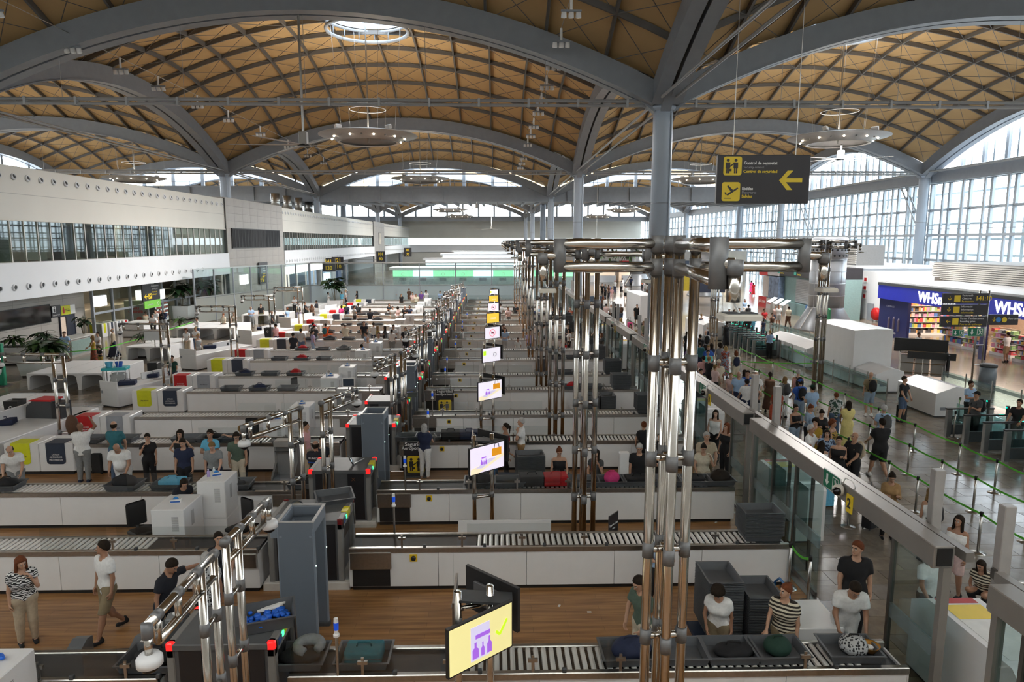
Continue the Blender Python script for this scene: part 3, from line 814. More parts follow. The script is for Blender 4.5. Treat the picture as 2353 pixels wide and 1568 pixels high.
for q in range(22):
 r = .035; g.lathe([(.004, -r), (r, -r*.3), (r*.8, r*.5), (.004, r*.7)], 6, ((random.random() - .5) * .22, (random.random() - .5) * .14, .03))
tag(g.obj('rubber_gloves', gm, None, True, (-6.72, 8.55, 1.46), .2), 'small heap of blue gloves on the near white cabinet', 'gloves', kind='stuff')
# ---- blue-capped alarm posts
def beacon(x, y, label):
 t = thing('beacon_post', label, 'post', (x, y, 0), 0, 'beacon posts beside the belts')
 MB().tube([(0, 0, .9), (0, 0, 1.55)], .022, 8).obj('pole', STEEL, t); MB().lathe([(.045, 1.53), (.045, 1.56), (.028, 1.58), (.028, 1.63)], 12).obj('collar', SIGNW, t)
 MB().lathe([(.034, 1.63), (.036, 1.74)], 12).obj('blue_lens', mat('blue_lens', (.01, .06, .45), .2, emis=(.02, .1, .7), estr=.35), t); MB().lathe([(.034, 1.74), (.03, 1.8), (.01, 1.81)], 12).obj('cap', SIGNW, t)
 return t
for n in range(12): beacon(-2.25 + (n % 2) * .1, row_y(n) + (.0 if n % 2 == 0 else LBED), 'steel post with a blue beacon by the belt, ' + rows_label(n))
# ==== tall tube pylons
def dome(t, x, y, z, s=.72, name='dome_camera'):
 o = MB().lathe([(.02, .16*s), (.13*s, .15*s), (.17*s, .1*s), (.17*s, 0), (.12*s, -.01)], 18).obj(name, WHITE, t, True, (x, y, z))
 MB().lathe([(.12*s, 0), (.105*s, -.07*s), (.05*s, -.11*s), (.004, -.118*s)], 18).obj('dome_lens', mat('black_glass', (.006, .006, .008), .06), o, True); return o
PR = .058
PYL = [(1.75, 7.45), (2.18, 7.47), (1.94, 7.25), (1.95, 7.68)]
def pylon(k, src):
 y = 7.28 * k; lab = 'tall steel tube pylon with crossed top arms, %s from the camera' % ORD[k]
 if src: return dup(src, (0, y, 0), 0, lab)
 t = thing('camera_pylon', lab, 'pylon', (0, y, 0), 0, 'steel tube pylons along the lanes')
 for x, yy in PYL: MB().tube([(x, yy, 0), (x, yy, 6.97)], PR, 12).obj('pole', CHROME, t, True)
 c = (sum(p[0] for p in PYL) / 4, sum(p[1] for p in PYL) / 4)
 for z in (1.28, 2.38, 3.46, 4.56, 5.66):
  for x, yy in PYL:
   MB().tube([(x, yy, z - .09), (x, yy, z + .09)], PR * 1.16, 12).obj('pipe_joint', JOINT, t, True)
   MB().tube([(x, yy, z), (c[0], c[1], z)], PR * .72, 8).obj('cross_brace', CHROME, t, True)
   MB().beam((x + (c[0]-x)*.3, yy + (c[1]-yy)*.3, z + .05), (x + (c[0]-x)*.05, yy + (c[1]-yy)*.05, z + .2), .01, .04).obj('gusset', JOINT, t)
 def arm(p, e, stub, drop, pl):
  for z in (6.97, 6.72): MB().tube([(p[0], p[1], z), (e[0], e[1], z)], PR, 12).obj('arm_tube', CHROME, t, True)
  MB().tube([(e[0], e[1], 6.66), (e[0], e[1], 7.03)], PR * 1.16, 12).obj('pipe_joint', JOINT, t, True)
  for z in (6.97, 6.72): MB().tube([(p[0], p[1], z - .09), (p[0], p[1], z + .09)], PR * 1.16, 12).obj('pipe_joint', JOINT, t, True)
  s = (e[0] + stub[0], e[1] + stub[1], 6.84)
  MB().tube([(e[0], e[1], 6.84), s], PR * .8, 10).obj('arm_stub', CHROME, t, True)
  MB().tube([(s[0], s[1], 6.87), (s[0], s[1], 6.76)], PR * 1.05, 10).obj('pipe_joint', JOINT, t, True)
  MB().tube([(s[0], s[1], 6.76), (s[0], s[1], 6.57)], PR * .85, 10).obj('drop_tube', CHROME, t, True)
  MB().tube([(s[0], s[1], 6.57), (s[0] + .02, s[1], 6.54), (s[0] + .05, s[1], 6.49)], .008, 5).obj('cable', SIGNW, t)
  b = MB().bbox(-pl/2, pl/2, -.1, .1, -.025, .02, .012).obj('antenna_panel', mat('antenna_cream', (.5, .47, .42), .5), t, False, (s[0] + .05, s[1], 6.47))
  MB().box(-pl*.4, pl*.4, -.07, .07, .02, .026).obj('panel_grille', GREYD, b)
 arm(PYL[0], (.69, 7.45), (-.18, 0), .3, .18)
 arm(PYL[1], (3.37, 7.45), (.22, 0), .3, .18)
 arm(PYL[2], (1.58, 4.85), (.1, -.05), .3, .27)
 arm(PYL[3], (2.0, 8.9), (0, .2), .3, .2)
 return t
P0 = []
for k in range(9): P0.append(pylon(k, P0[0] if P0 else None))
pq = dup(P0[0], (22.4, 29.6, 0), 0, 'tall steel tube pylon standing by the white counters in the queue hall')
# ==== low camera frames
def camframe(p, q, zt, label, flip=False):
 "double rail from p (camera end) to q (post end)"
 t = thing('camera_gantry', label, 'frame', (0, 0, 0), 0, 'tube frames carrying dome cameras')
 P = Vector((p[0], p[1], 0)); Q = Vector((q[0], q[1], 0)); d = (Q - P).normalized(); r = .05
 at = lambda s, z: (P.x + d.x * s, P.y + d.y * s, z); L = (Q - P).length
 MB().tube([at(0, zt), at(L, zt)], r, 10).obj('top_rail', CHROME, t, True)
 MB().tube([at(.16, zt - .27), at(L, zt - .27)], r * .9, 10).obj('bottom_rail', CHROME, t, True)
 for s in np.linspace(.16, L, 4):
  MB().tube([at(s, zt), at(s, zt - .27)], r * .85, 8).obj('rung', CHROME, t, True)
  MB().tube([at(s - .06, zt), at(s + .06, zt)], r * 1.15, 10).obj('pipe_joint', JOINT, t, True)
 MB().tube([at(-.02, zt + .03), at(-.02, zt - .12)], r * 1.12, 10).obj('pipe_joint', JOINT, t, True)
 MB().tube([at(-.02, zt - .1), at(-.02, zt - .3)], r * .8, 10).obj('drop_tube', CHROME, t, True)
 dome(t, *at(-.02, zt - .4))
 for s in (L, L - .34):
  MB().tube([at(s, 0), at(s, zt)], r, 10).obj('post', CHROME, t, True)
  for z in (.8, 1.7, 2.55): MB().tube([at(s, z - .08), at(s, z + .08)], r * 1.15, 10).obj('pipe_joint', JOINT, t, True)
 for z in (.8, 1.7, 2.55): MB().tube([at(L, z), at(L - .34, z)], r * .7, 8).obj('cross_brace', CHROME, t, True)
 return t
camframe((-3.4, 6.25), (-3.38, 7.75), 3.3, 'tube frame with a white dome camera at the lower left, rails towards the camera')
camframe((-3.3, 9.45), (-3.38, 8.12), 3.3, 'tube frame with a dome camera reaching over the near scanner')
camframe((-5.1, 13.5), (-4.4, 15.0), 3.3, 'tube frame with a dome camera reaching over the two guards')
camframe((-3.55, 16.95), (-4.05, 15.5), 3.3, 'tube frame with a dome camera behind the third row scanner')
for k in range(2, 8):
 yc = 15.2 + 7.25 * (k - 1)
 camframe((-3.75, yc - 1.7), (-3.35, yc - .2), 3.3, 'near tube frame with a dome camera between the %s and %s lane rows' % (ORD[2*k-1], ORD[2*k]))
 camframe((-2.9, yc + 1.7), (-3.2, yc + .25), 3.3, 'far tube frame with a dome camera between the %s and %s lane rows' % (ORD[2*k-1], ORD[2*k]))
for k, (px, py, dx) in enumerate(((135, 815, -4), (378, 745, -3.6), (535, 705, -3.2), (625, 680, -3), (690, 655, -2.8))):
 yb = (22.0, 29.4, 36.6, 44.0, 51.0)[k]; x, y, z = atd(px, py, yb)
 t = camframe((x - 1.95, y + .1), (x + .12, y), min(z, 3.6), 'tube frame with a dome camera by the %s table left of the lanes' % ORD[k])
# ==== V-shaped double screens
SCRB = mat('screen_back', (.018, .018, .02), .45)
def qpanel(p0, p1, z0, z1, th=.05):
 P, Q = Vector((p0[0], p0[1], 0)), Vector((p1[0], p1[1], 0)); d = (Q - P).normalized(); n = Vector((d.y, -d.x, 0))
 return P, Q, d, n
def scrmat(nm, col, e=.85):
 return mat(nm, col, .3, var=0, emis=col, estr=e)
S_YEL = scrmat('screen_pale_yellow', (.62, .56, .25), .9); S_WHT = scrmat('screen_white', (.70, .66, .74), .9); S_GOLD = scrmat('screen_gold', (.72, .47, .05), .9)
S_PUR = scrmat('screen_purple', (.28, .10, .55), .9); S_GRN = scrmat('screen_lime', (.45, .75, .02), .9); S_ORA = scrmat('screen_orange', (.55, .22, .01), .9)
S_LIL = scrmat('screen_lilac', (.48, .45, .62), .9); S_RED = scrmat('screen_red', (.65, .05, .08), .9)
S_LAV = scrmat('screen_lavender', (.66, .60, .72), .9); S_SAND = scrmat('screen_sand', (.72, .62, .42), .9)
def screen(t, p0, p1, z0, z1, pic, name='screen'):
 P, Q, d, n = qpanel(p0, p1, z0, z1); W_ = (Q - P).length; H = z1 - z0
 a = math.atan2(d.y, d.x)
 s = MB().bbox(0, W_, .0, .055, 0, H, .004).obj(name, SCRB, t, False, (P.x, P.y, z0), a)
 MB().bbox(W_*.2, W_*.8, .055, .1, H*.25, H*.75, .01).obj('rear_box', mat('rear_box_grey', (.12, .12, .125), .5), s)
 if pic is None: return s
 bg = {'yellow': S_YEL, 'white': S_WHT, 'gold': S_GOLD, 'sign': S_WHT, 'plain': S_WHT, 'bag': S_LAV}[pic]
 MB().box(.022, W_-.022, -.006, 0, .022, H-.022).obj('display', bg, s)
 def shape(m, fn):
  b = MB(); fn(b); b.obj('picture', m, s)
 def bottles(b, ox, oz, k):
  def bo(x, w, h):
   b.prism([(x-w,oz),(x+w,oz),(x+w,oz+h*.55),(x+w*.35,oz+h*.7),(x+w*.35,oz+h),(x-w*.35,oz+h),(x-w*.35,oz+h*.7),(x-w,oz+h*.55)], lambda a,c,dd: (a, dd, c), -.012, -.009)
  bo(ox, .045*k, .2*k); bo(ox + .11*k, .025*k, .17*k); bo(ox + .21*k, .035*k, .21*k)
  b.box(ox, ox + .22*k, -.012, -.009, oz + .24*k, oz + .29*k)
 if pic == 'yellow':
  shape(S_LIL, lambda b: b.box(.33*W_, .62*W_, -.009, -.006, .12*H, .82*H))
  shape(S_PUR, lambda b: bottles(b, .40*W_, .16*H, W_*1.02))
  shape(S_GRN, lambda b: b.beam((.72*W_, -.009, .52*H), (.78*W_, -.009, .42*H), .006, .035).beam((.78*W_, -.009, .42*H), (.9*W_, -.009, .68*H), .006, .035))
 if pic in ('white', 'bag'):
  shape(S_SAND, lambda b: b.prism([(.03*W_,.03*H),(.25*W_,.03*H),(.97*W_,.45*H),(.97*W_,.56*H),(.03*W_,.22*H)], lambda a,c,dd: (a, dd, c), -.008, -.006))
  shape(S_LIL, lambda b: b.prism([(.15*W_,.22*H),(.35*W_,.18*H),(.75*W_,.44*H),(.55*W_,.48*H)], lambda a,c,dd: (a, dd, c), -.01, -.008))
  shape(S_PUR, lambda b: bottles(b, .33*W_, .3*H, W_*.6))
  shape(S_ORA, lambda b: b.box(.62*W_, .9*W_, -.012, -.009, .52*H, .8*H))
  shape(SCRB, lambda b: b.tube([(.69*W_, -.01, .8*H), (.71*W_, -.01, .97*H), (.81*W_, -.01, .97*H), (.83*W_, -.01, .8*H)], .008, 5))
 if pic == 'sign':
  shape(S_RED, lambda b: b.ring((W_/2, -.01, H*.5), H*.3, .014, 28, 5, axis='y').beam((W_/2-H*.2, -.01, H*.7), (W_/2+H*.2, -.01, H*.3), .006, .022))
  shape(SCRB, lambda b: b.box(W_/2-.08, W_/2+.08, -.01, -.007, H*.42, H*.58))
 if pic == 'gold':
  shape(S_SAND, lambda b: [b.box(W_*.3, W_*.72, -.009, -.006, H*(.5-.1*q), H*(.54-.1*q)) for q in range(2)])
 if pic == 'plain':
  shape(SCRB, lambda b: b.ring((W_*.68, -.008, H*.5), H*.13, .012, 16, 4, axis='y'))
  shape(S_GRN, lambda b: b.box(.05*W_, .2*W_, -.009, -.006, .5*H, .8*H))
 return s
PICS = ['yellow', 'bag', 'white', 'plain', 'sign', 'gold', 'sign', 'gold', 'plain', 'plain']
DESC = ['pale yellow picture of bottles and a green tick', 'white bottles and orange bag picture, nearer of two', 'white bottles and orange bag picture, farther of two', 'white picture with a dark ring',
 'prohibition sign, nearer of two alike', 'golden picture, nearer of two alike', 'prohibition sign, farther of two alike', 'golden picture, farther of two alike', 'whitish picture, far ninth in line', 'whitish picture, far tenth in line']
for k in range(9):
 t = thing('screen_stand', 'double pole screen showing a ' + DESC[k], 'screen', (-.02 if k else 0, 7.25 * k, 0), 0, 'V-shaped screens on poles along the lanes')
 o = 0
 for x, y in ((-.52, 8.4), (-.1, 8.55)):
  MB().tube([(x, y, 0), (x, y, 2.45)], .05, 10).obj('pole', CHROME, t, True)
  for z in (.95, 2.0): MB().tube([(x, y, z - .07), (x, y, z + .07)], .057, 10).obj('pipe_joint', JOINT, t, True)
 for z in (.92, 1.9, 2.2): MB().tube([(-.52, 8.4, z), (-.1, 8.55, z)], .036, 8).obj('cross_brace', CHROME, t, True)
 MB().beam((-.56, 8.1, 2.2), (-.56, 8.9, 2.2), .03, .5).obj('side_plate', STEEL, t)
 for q in (0, 1): MB().lathe([(.03, 0), (.03, .02)], 8).obj('bolt', STEEL, t, loc=(-.575, 8.3 + q * .35, 2.3), rot=(0, -PI/2, 0))
 MB().beam((-.5, 8.5, 2.33), (.2, 8.5, 2.28), .3, .03).obj('top_tray', GREYD, t)
 MB().box(-.575, -.57, 8.45, 8.46, 2.0, 2.95).obj('acrylic_sheet', SMOKE, t)
 screen(t, (-.6, 7.64), (.2, 8.32), 1.71, 2.36, PICS[k])
 screen(t, (.31, 8.62), (-.42, 9.32), 1.74, 2.38, None, 'rear_screen')
# ==== floor signs and notices
def fig(b, x, z, s, f):
 "guard and passenger pictogram, lower left corner x,z, size s"
 for ox in (.22, .68):
  b.prism([(x+(ox+.09*math.cos(q*PI/5))*s, z+(.82+.09*math.sin(q*PI/5))*s) for q in range(10)], f, 0, 1)
  b.prism([(x+(ox-.13)*s, z+.36*s), (x+(ox-.13)*s, z+.7*s), (x+(ox+.13)*s, z+.7*s), (x+(ox+.13)*s, z+.36*s)], f, 0, 1)
  for q in (-.09, .02): b.prism([(x+(ox+q)*s, z+.08*s), (x+(ox+q)*s, z+.38*s), (x+(ox+q+.075)*s, z+.38*s), (x+(ox+q+.075)*s, z+.08*s)], f, 0, 1)
 b.prism([(x+.32*s, z+.5*s), (x+.34*s, z+.43*s), (x+.6*s, z+.62*s), (x+.58*s, z+.68*s)], f, 0, 1)
 b.prism([(x+.3*s, z+.2*s), (x+.3*s, z+.33*s), (x+.44*s, z+.33*s), (x+.44*s, z+.2*s)], f, 0, 1)
def rrect(x0, x1, z0, z1, r):
 p = []
 for cx, cz, a0 in ((x1-r, z1-r, 0), (x0+r, z1-r, PI/2), (x0+r, z0+r, PI), (x1-r, z0+r, 1.5*PI)):
  for q in range(4): a = a0 + q * PI / 6; p.append((cx + r*math.cos(a), cz + r*math.sin(a)))
 return p
FLAT = lambda y0, y1: (lambda a, b, d: (a, y0 if d == 0 else y1, b))
def segsign(x, y, w, h, label, txt=True, rot=0):
 t = thing('notice_board', label, 'sign', (x, y, 0), rot)
 MB().bbox(0, w, -.02, .02, .02, h, .006).obj('board', SIGNBLK, t)
 MB().box(.05, w-.05, -.15, .15, 0, .03).obj('foot', GREYD, t)
 text('Seguridad', .15*w/.66, SIGNW, t, (w/2, -.024, h*.93), align='CENTER', bold=.003); text('Aeroportuaria', .13*w/.66, SIGNW, t, (w/2, -.024, h*.82), align='CENTER', bold=.003)
 z0, z1 = h*.12, h*.12 + w*.72
 MB().prism(rrect(w*.14, w*.86, z0, z1, .05), FLAT(-.026, -.02), 0, 1).obj('yellow_pictogram', SIGNY, t)
 b = MB(); fig(b, w*.16, z0 + .01, w*.68, FLAT(-.03, -.026)); b.obj('pictogram_figures', SIGNBLK, t)
 return t
segsign(-2.78, 19.75, .72, 1.08, 'black notice board with yellow guard pictogram against the fourth row')
segsign(-2.45, 27.0, .72, 1.08, 'black notice board with yellow guard pictogram against the sixth row')
t = thing('notice_board', 'narrow black notice board asking to wait beside the second pylon', 'sign', (2.45, 14.2, 0), .9)
MB().bbox(0, .42, -.012, .012, .02, 1.02, .005).obj('board', SIGNBLK, t); MB().box(0, .42, -.12, .12, 0, .025).obj('foot', GREYD, t)
text('Espere el seu', .07, SIGNW, t, (.21, -.015, .78), align='CENTER'); text('torn', .07, SIGNW, t, (.21, -.015, .69), align='CENTER'); text('Wait your turn', .065, SIGNW, t, (.21, -.015, .3), align='CENTER')
t = thing('notice_board', 'small black notice sticking up behind the eighth row', 'sign', (2.0, 34.3, 0), 0)
MB().bbox(0, .62, -.012, .012, .02, 1.2, .005).obj('board', SIGNBLK, t); text('Seguridad', .13, SIGNW, t, (.31, -.015, 1.08), align='CENTER')
for xa, xb, y, lab in ((-.9, 1.25, 15.0, 'low white barrier panel at the foot of the double screen'), (-.2, .6, 22.4, 'low white barrier panel between the fourth and fifth rows')):
 t = thing('barrier_panel', lab, 'panel', (xa, y, 0)); MB().bbox(0, xb - xa, 0, .03, .02, .62, .01).obj('panel', WHITE, t); MB().box(.1, .2, -.12, .15, 0, .03).box(xb-xa-.2, xb-xa-.1, -.12, .15, 0, .03).obj('feet', STEEL, t)
t = thing('white_totem', 'slim white upright totem behind the third row trays', 'post', (3.35, 17.3, 0))
MB().bbox(-.13, .13, -.1, .1, 0, 1.5, .02).obj('totem_body', WHITE, t); MB().box(-.16, .16, -.13, .13, 0, .03).obj('foot', STEEL, t)
# ==== left building
GREYW = stone_mat('grey_stone_cladding', (.27, .25, .23), (.31, .29, .27), (.6, .6, .6), (2.4, .75), .5, True, 3)
GREYC = mat('grey_cladding_panel', (.33, .31, .285), .5, 0, .06, .8)
XL = -26.9
lit_room = mat('room_wall_beige', (.50, .42, .32), .7)
NOZ = mat('nozzle_bore', (.01, .01, .012), .4)
nz_me = MB().lathe([(.2, 0), (.19, .06), (.14, .1), (.125, .03)], 14, cap=False).mesh('air_nozzle', WHITEL, True)
nb_me = MB().lathe([(.13, .05), (.0001, .05)], 14, cap=False).mesh('nozzle_bore', NOZ)
def cladding(name, y0, y1, z0, z1, x, rows, cols, depth=.06):
 r = struct(name); MB().box(x - .3, x - depth, y0, y1, z0, z1).obj('backing', GREYD, r)
 h = (z1 - z0) / rows; w = (y1 - y0) / cols
 m = MB().bbox(-depth, 0, .006, w - .006, .006, h - .006, .004).mesh('cladding_panel', GREYC)
 for a in range(rows):
  for b in range(cols): link('cladding_panel', m, r, (x, y0 + b * w, z0 + a * h))
 return r
wl = [0]
def left_section(y0, y1, detail=True):
 wl[0] += 1
 up = struct('wall_left')
 MB().bbox(XL - .4, XL, y0, y1, 8.2, 11.15, .03).obj('upper_fascia', WHITEW, up)
 MB().box(XL - .02, XL + .012, y0, y1, 9.6, 9.63).obj('fascia_joint', mat('joint_grey', (.4, .4, .38), .6), up)
 MB().box(XL - .42, XL + .05, y0, y1, 8.12, 8.2).obj('fascia_trim', mat('trim_cream', (.6, .58, .52), .5), up)
 lo = struct('wall_left')
 MB().bbox(XL - .9, XL + .25, y0, y1, 3.75, 5.81, .03).obj('lower_fascia', WHITEL, lo)
 MB().box(XL - 6, XL - .3, y0, y1, 11.0, 11.1).obj('room_ceiling', WHITEW, up)
 n = int((y1 - y0) / 1.15); st = (y1 - y0) / n
 for k in range(n):
  y = y0 + (k + .5) * st
  for z, par, ok in ((10.55, up, True), (4.45, lo, k < n - 5 or not detail)):
   if not ok or (not detail and z < 5): continue
   o = link('air_nozzle', nz_me, par, (XL + (.25 if z < 5 else 0), y, z), (0, PI/2 - (.25 if z > 5 else 0), 0))
   if detail: link('nozzle_bore', nb_me, o)
 w = struct('window_%d' % (30 + wl[0]))
 pm = MB().box(-.01, .01, .03, st - .03, 0, 2.35).mesh('pane', glass_mat('office_glass', (.62, .68, .66), .08))
 mm = MB().box(-.06, .05, -.03, .03, 0, 2.39).mesh('mullion', mat('mullion_white', (.6, .6, .57), .4))
 for k in range(n): link('pane', pm, w, (XL - .12, y0 + k * st, 5.81)); link('mullion', mm, w, (XL - .12, y0 + k * st, 5.81))
 rm = struct('wall_left')
 MB().box(XL - 5.2, XL - 5, y0, y1, 5.6, 8.3).obj('room_wall', mat('office_wall', (.33, .33, .30), .7), rm)
 MB().box(XL - 5, XL - .3, y0, y1, 5.6, 5.8).obj('room_floor', mat('office_floor', (.16, .14, .12), .6), rm)
 MB().box(XL - 5, XL - .3, y0, y1, 8.2, 8.3).obj('room_soffit', WHITEW, rm)
 q = y0 + 2
 while q < y1 - 3:
  c = random.choice([(.5, .36, .2), (.42, .4, .36), (.12, .13, .14), (.25, .26, .25), (.55, .5, .42)])
  MB().box(XL - 2.4 - random.random(), XL - 2.2, q, q + 1 + random.random() * 1.4, 5.8, 7.2 + random.random()).obj('room_partition', mat('partition_%d' % int(c[0]*100), c, .6), rm)
  q += 3 + random.random() * 3
left_section(18, 69.35); left_section(87.5, 151.8, True); left_section(166, 214, False)
for y in np.linspace(24, 66, 4):
 area_light('office_lamp', (XL - 2.6, float(y), 8.15), (0, 0, 0), 2, 5, 110, (1, .85, .65))
tw = cladding('wall_left', 69.35, 87.5, 0, 11.25, XL + .15, 15, 8)
cladding('wall_left', 151.8, 166, 0, 11.25, XL + .15, 10, 4)
MB().box(XL - 6, XL + .1, 69.2, 87.6, 11.2, 11.3).obj('wall_cap', GREYC, tw)
t = thing('wall_display', 'dark triple display mounted on the grey stone tower', 'screen', (XL + .16, 70.4, 6.25))
MB().box(0, .12, 0, 15.3, 0, 2.05).obj('display_frame', BLACK, t)
for k, c in enumerate(((.012, .012, .014), (.03, .03, .032), (.012, .013, .015))):
 p = MB().box(.12, .14, .1 + k*5.07, 5.05 + k*5.07, .08, 1.97).obj('display_panel', mat('display_dark_%d' % k, c, .6, spec=.1), t)
 b = MB()
 for q in range(5): b.prism([(.6 + q*.9 + k*5.07, .1), (1.0 + q*.9 + k*5.07, .1), (.8 + q*.9 + k*5.07, 1.9), (.65 + q*.9 + k*5.07, 1.9)], lambda a, c_, d: (.14 + .012*d, a, c_), 0, 1)
 b.obj('picture', mat('display_shape', (.04, .04, .043), .6, spec=.1), p)
t = thing('wall_picture', 'tall pale picture on the second grey tower', 'picture', (XL + .16, 158, 6.2)); MB().box(0, .08, 0, 3.0, 0, 2.6).obj('panel', mat('tall_picture', (.5, .45, .36), .5, 0, .3, .8), t); MB().box(-.01, .05, -.08, 3.08, -.08, 2.68).obj('edge_frame', GREYD, t)
rw = cladding('wall_left', 18, 49.3, 0, 3.9, -29.4, 5, 13)
wallbox('ceiling', -36, XL, 18, 214, 3.8, 3.9, m=WHITEW)
t = thing('wall_poster', 'long glossy black picture panel on the grey left wall', 'picture', (-29.38, 36, 1.75))
MB().box(0, .06, 0, 9.4, 0, 1.1).obj('panel', mat('gloss_black', (.012, .013, .014), .08), t); MB().box(-.01, .03, -.05, 9.45, -.05, 1.15).obj('edge_frame', BLACK, t)
RX = (PI/2, 0, PI/2); RXN = (PI/2, 0, -PI/2)
t = thing('wall_sign', 'black square guard post sign above the dark blue door', 'sign', (-29.36, 45.5, 1.98))
MB().box(0, .06, 0, .95, 0, .78).obj('board', SIGNBLK, t); MB().prism(rrect(.08, .42, .3, .72, .05), lambda a, b, d: (.06 + .012*d, a, b), 0, 1).obj('white_pictogram', SIGNW, t)
b = MB(); b.prism([(.25+.05*math.cos(q*PI/4), .63+.05*math.sin(q*PI/4)) for q in range(8)], lambda a, c, d: (.072+.008*d, a, c), 0, 1); b.prism([(.17,.34),(.17,.56),(.33,.56),(.33,.34)], lambda a, c, d: (.072+.008*d, a, c), 0, 1); b.obj('figure', SIGNBLK, t)
text('Guardia Civil', .14, SIGNW, t, (.07, .06, .13), RX)
t = thing('wall_sign', 'yellow and white ministry sign above the dark blue door', 'sign', (-29.36, 46.5, 2.03))
MB().box(0, .05, 0, 1.0, 0, .62).obj('yellow_board', FLAP['yellow'], t); MB().box(0, .05, 1.0, 1.55, 0, .62).obj('white_board', SIGNW, t)
b = MB(); b.prism([(.16,.1),(.34,.1),(.36,.3),(.3,.5),(.25,.54),(.2,.5),(.14,.3)], lambda a, c, d: (.05+.01*d, a, c), 0, 1); b.obj('crest', FLAP['red'], t)
text('MINISTERIO', .07, PRINTD, t, (.06, .45, .36), RX); text('DEL INTERIOR', .07, PRINTD, t, (.06, .45, .26), RX)
d = struct('door_1', (-29.38, 46.35, 0))
MB().box(-.02, .08, -.08, 0, 0, 1.98).box(-.02, .08, 1.5, 1.58, 0, 1.98).box(-.02, .08, -.08, 1.58, 1.92, 2.0).obj('door_frame', mat('door_navy', (.014, .018, .035), .4), d)
MB().bbox(.0, .06, .62, 1.5, 0, 1.92, .01).obj('door_leaf', mat('door_navy', (.014, .018, .035), .4), d)
MB().box(-.01, .01, 0, .62, 0, 1.92).obj('lit_opening', mat('lit_beige', (.75, .6, .48), .6), d)
gf = struct('window_40')
for k in range(8):
 y = 49.3 + k * 2.55
 MB().box(-28.95, -28.75, y - .07, y + .07, 0, 3.75).obj('post', GREYP, gf)
 if k < 7: MB().box(-28.87, -28.84, y + .08, y + 2.47, .05, 3.7).obj('pane', glass_mat('shop_glass', (.75, .78, .74), .06), gf)
MB().box(-28.93, -28.78, 49.3, 67.2, 1.75, 1.9).obj('transom', GREYP, gf)
MB().box(-36, -35.8, 18, 90, 0, 3.8).obj('wall_left', mat('shop_back_wall', (.36, .32, .25), .7))['kind'] = 'structure'
MB().box(-34.6, -31.4, 50, 68, 0, 1.75).obj('wall_left', lit_room)['kind'] = 'structure'
for y in (52, 58, 64): area_light('shop_lamp', (-31, y, 3.7), (0, 0, 0), 2, 2, 70, (1, .9, .75))
def lightbox(name, label, x0, x1, y0, y1, z0, z1, e=2.2):
 t = thing(name, label, 'lamp', (0, 0, 0)); MB().bbox(x0, x1, y0, y1, z0, z1, .02).obj('lit_face', emit_mat('lit_white', (1, .97, .92), e), t); MB().box(x0 + .05, x1 - .05, y0 + .05, y1 - .05, z1, z1 + .04).obj('cap', GREYP, t); return t
lightbox('light_box', 'glowing white cube on top of the snack kiosk', -30.1, -28.6, 57.6, 59.6, 2.1, 2.9)
lightbox('light_box', 'glowing round-cornered shop sign box at the glass front', -28.76, -28.4, 49.3, 50.4, 2.35, 3.1, 1.6)
lightbox('light_box', 'glowing white box behind the side partition', -27, -26.4, 72, 73.6, 2.5, 3.5)
def dirsign(name, label, x, y0, y1, z0, z1, lines, rows=True, hang=None):
 t = thing(name, label, 'sign', (x, y0, z0)); w = y1 - y0; h = z1 - z0
 MB().bbox(-.06, .06, 0, w, 0, h, .01).obj('board', SIGNBLK, t)
 for s, sz, m, a, b in lines: text(s, sz, m, t, (.066, a, b), RX)
 MB().prism(rrect(w*.3, w*.5, h*.08, h*.36, .06), lambda a, b, d: (.06 + .01*d, a, b), 0, 1).obj('yellow_pictogram', SIGNY, t)
 MB().beam((.08, w*.34, h*.16), (.08, w*.46, h*.29), .02, .06).beam((.08, w*.4, h*.22), (.08, w*.36, h*.31), .02, .05).obj('plane_mark', SIGNBLK, t)
 MB().prism([(w*.06,h*.22),(w*.16,h*.34),(w*.2,h*.34),(w*.13,h*.245),(w*.27,h*.245),(w*.27,h*.195),(w*.13,h*.195),(w*.2,h*.1),(w*.16,h*.1)], lambda a, b, d: (.062 + .012*d, a, b), 0, 1).obj('arrow', SIGNY, t)
 MB().tube([(0, w*.2, h), (0, w*.2, h + (.6 if y0 < 70 else -z1))], .02, 5).tube([(0, w*.8, h), (0, w*.8, h + (.6 if y0 < 70 else -z1))], .02, 5).obj('hangers', STEEL, t)
 return t
dirsign('gate_sign', 'dark boarding gates sign hanging above the green panel', -28, 54.6, 57.4, 2.25, 3.8,
 [('Portes', .2, SIGNW, 1.35, 1.35), ("d'embarcament", .2, SIGNW, 1.35, 1.13), ('Boarding gates', .16, SIGNW, 1.5, .9), ('Puertas de', .18, SIGNY, 1.5, .65), ('embarque', .18, SIGNY, 1.5, .45)])
t = thing('wall_sign', 'bright green panel under the boarding gates sign', 'sign', (-28, 54.8, 1.62)); MB().bbox(-.05, .05, 0, 2.6, 0, .62, .01).obj('panel', mat('green_panel', (.22, .6, .08), .5), t); text('aparcamiento', .16, SIGNW, t, (.06, .5, .3), RX); MB().ring((.055, 2.2, .3), .13, .02, 14, 4, axis='x').obj('round_emblem', SIGNW, t)
dirsign('gate_sign', 'dark boarding gates sign on the far partition', -26.6, 77.5, 80.4, 2.2, 4.6,
 [('Portes', .22, SIGNW, 1.0, 2.0), ("d'embarcament", .22, SIGNW, 1.0, 1.75), ('Boarding gates', .18, SIGNW, 1.1, 1.45), ('Puertas de', .2, SIGNY, 1.1, 1.1), ('embarque', .2, SIGNY, 1.1, .85)])
t = thing('snack_kiosk', 'grey snack kiosk panel with red lettering beside the drinks fridge', 'kiosk', (-31.0, 57.5, 0))
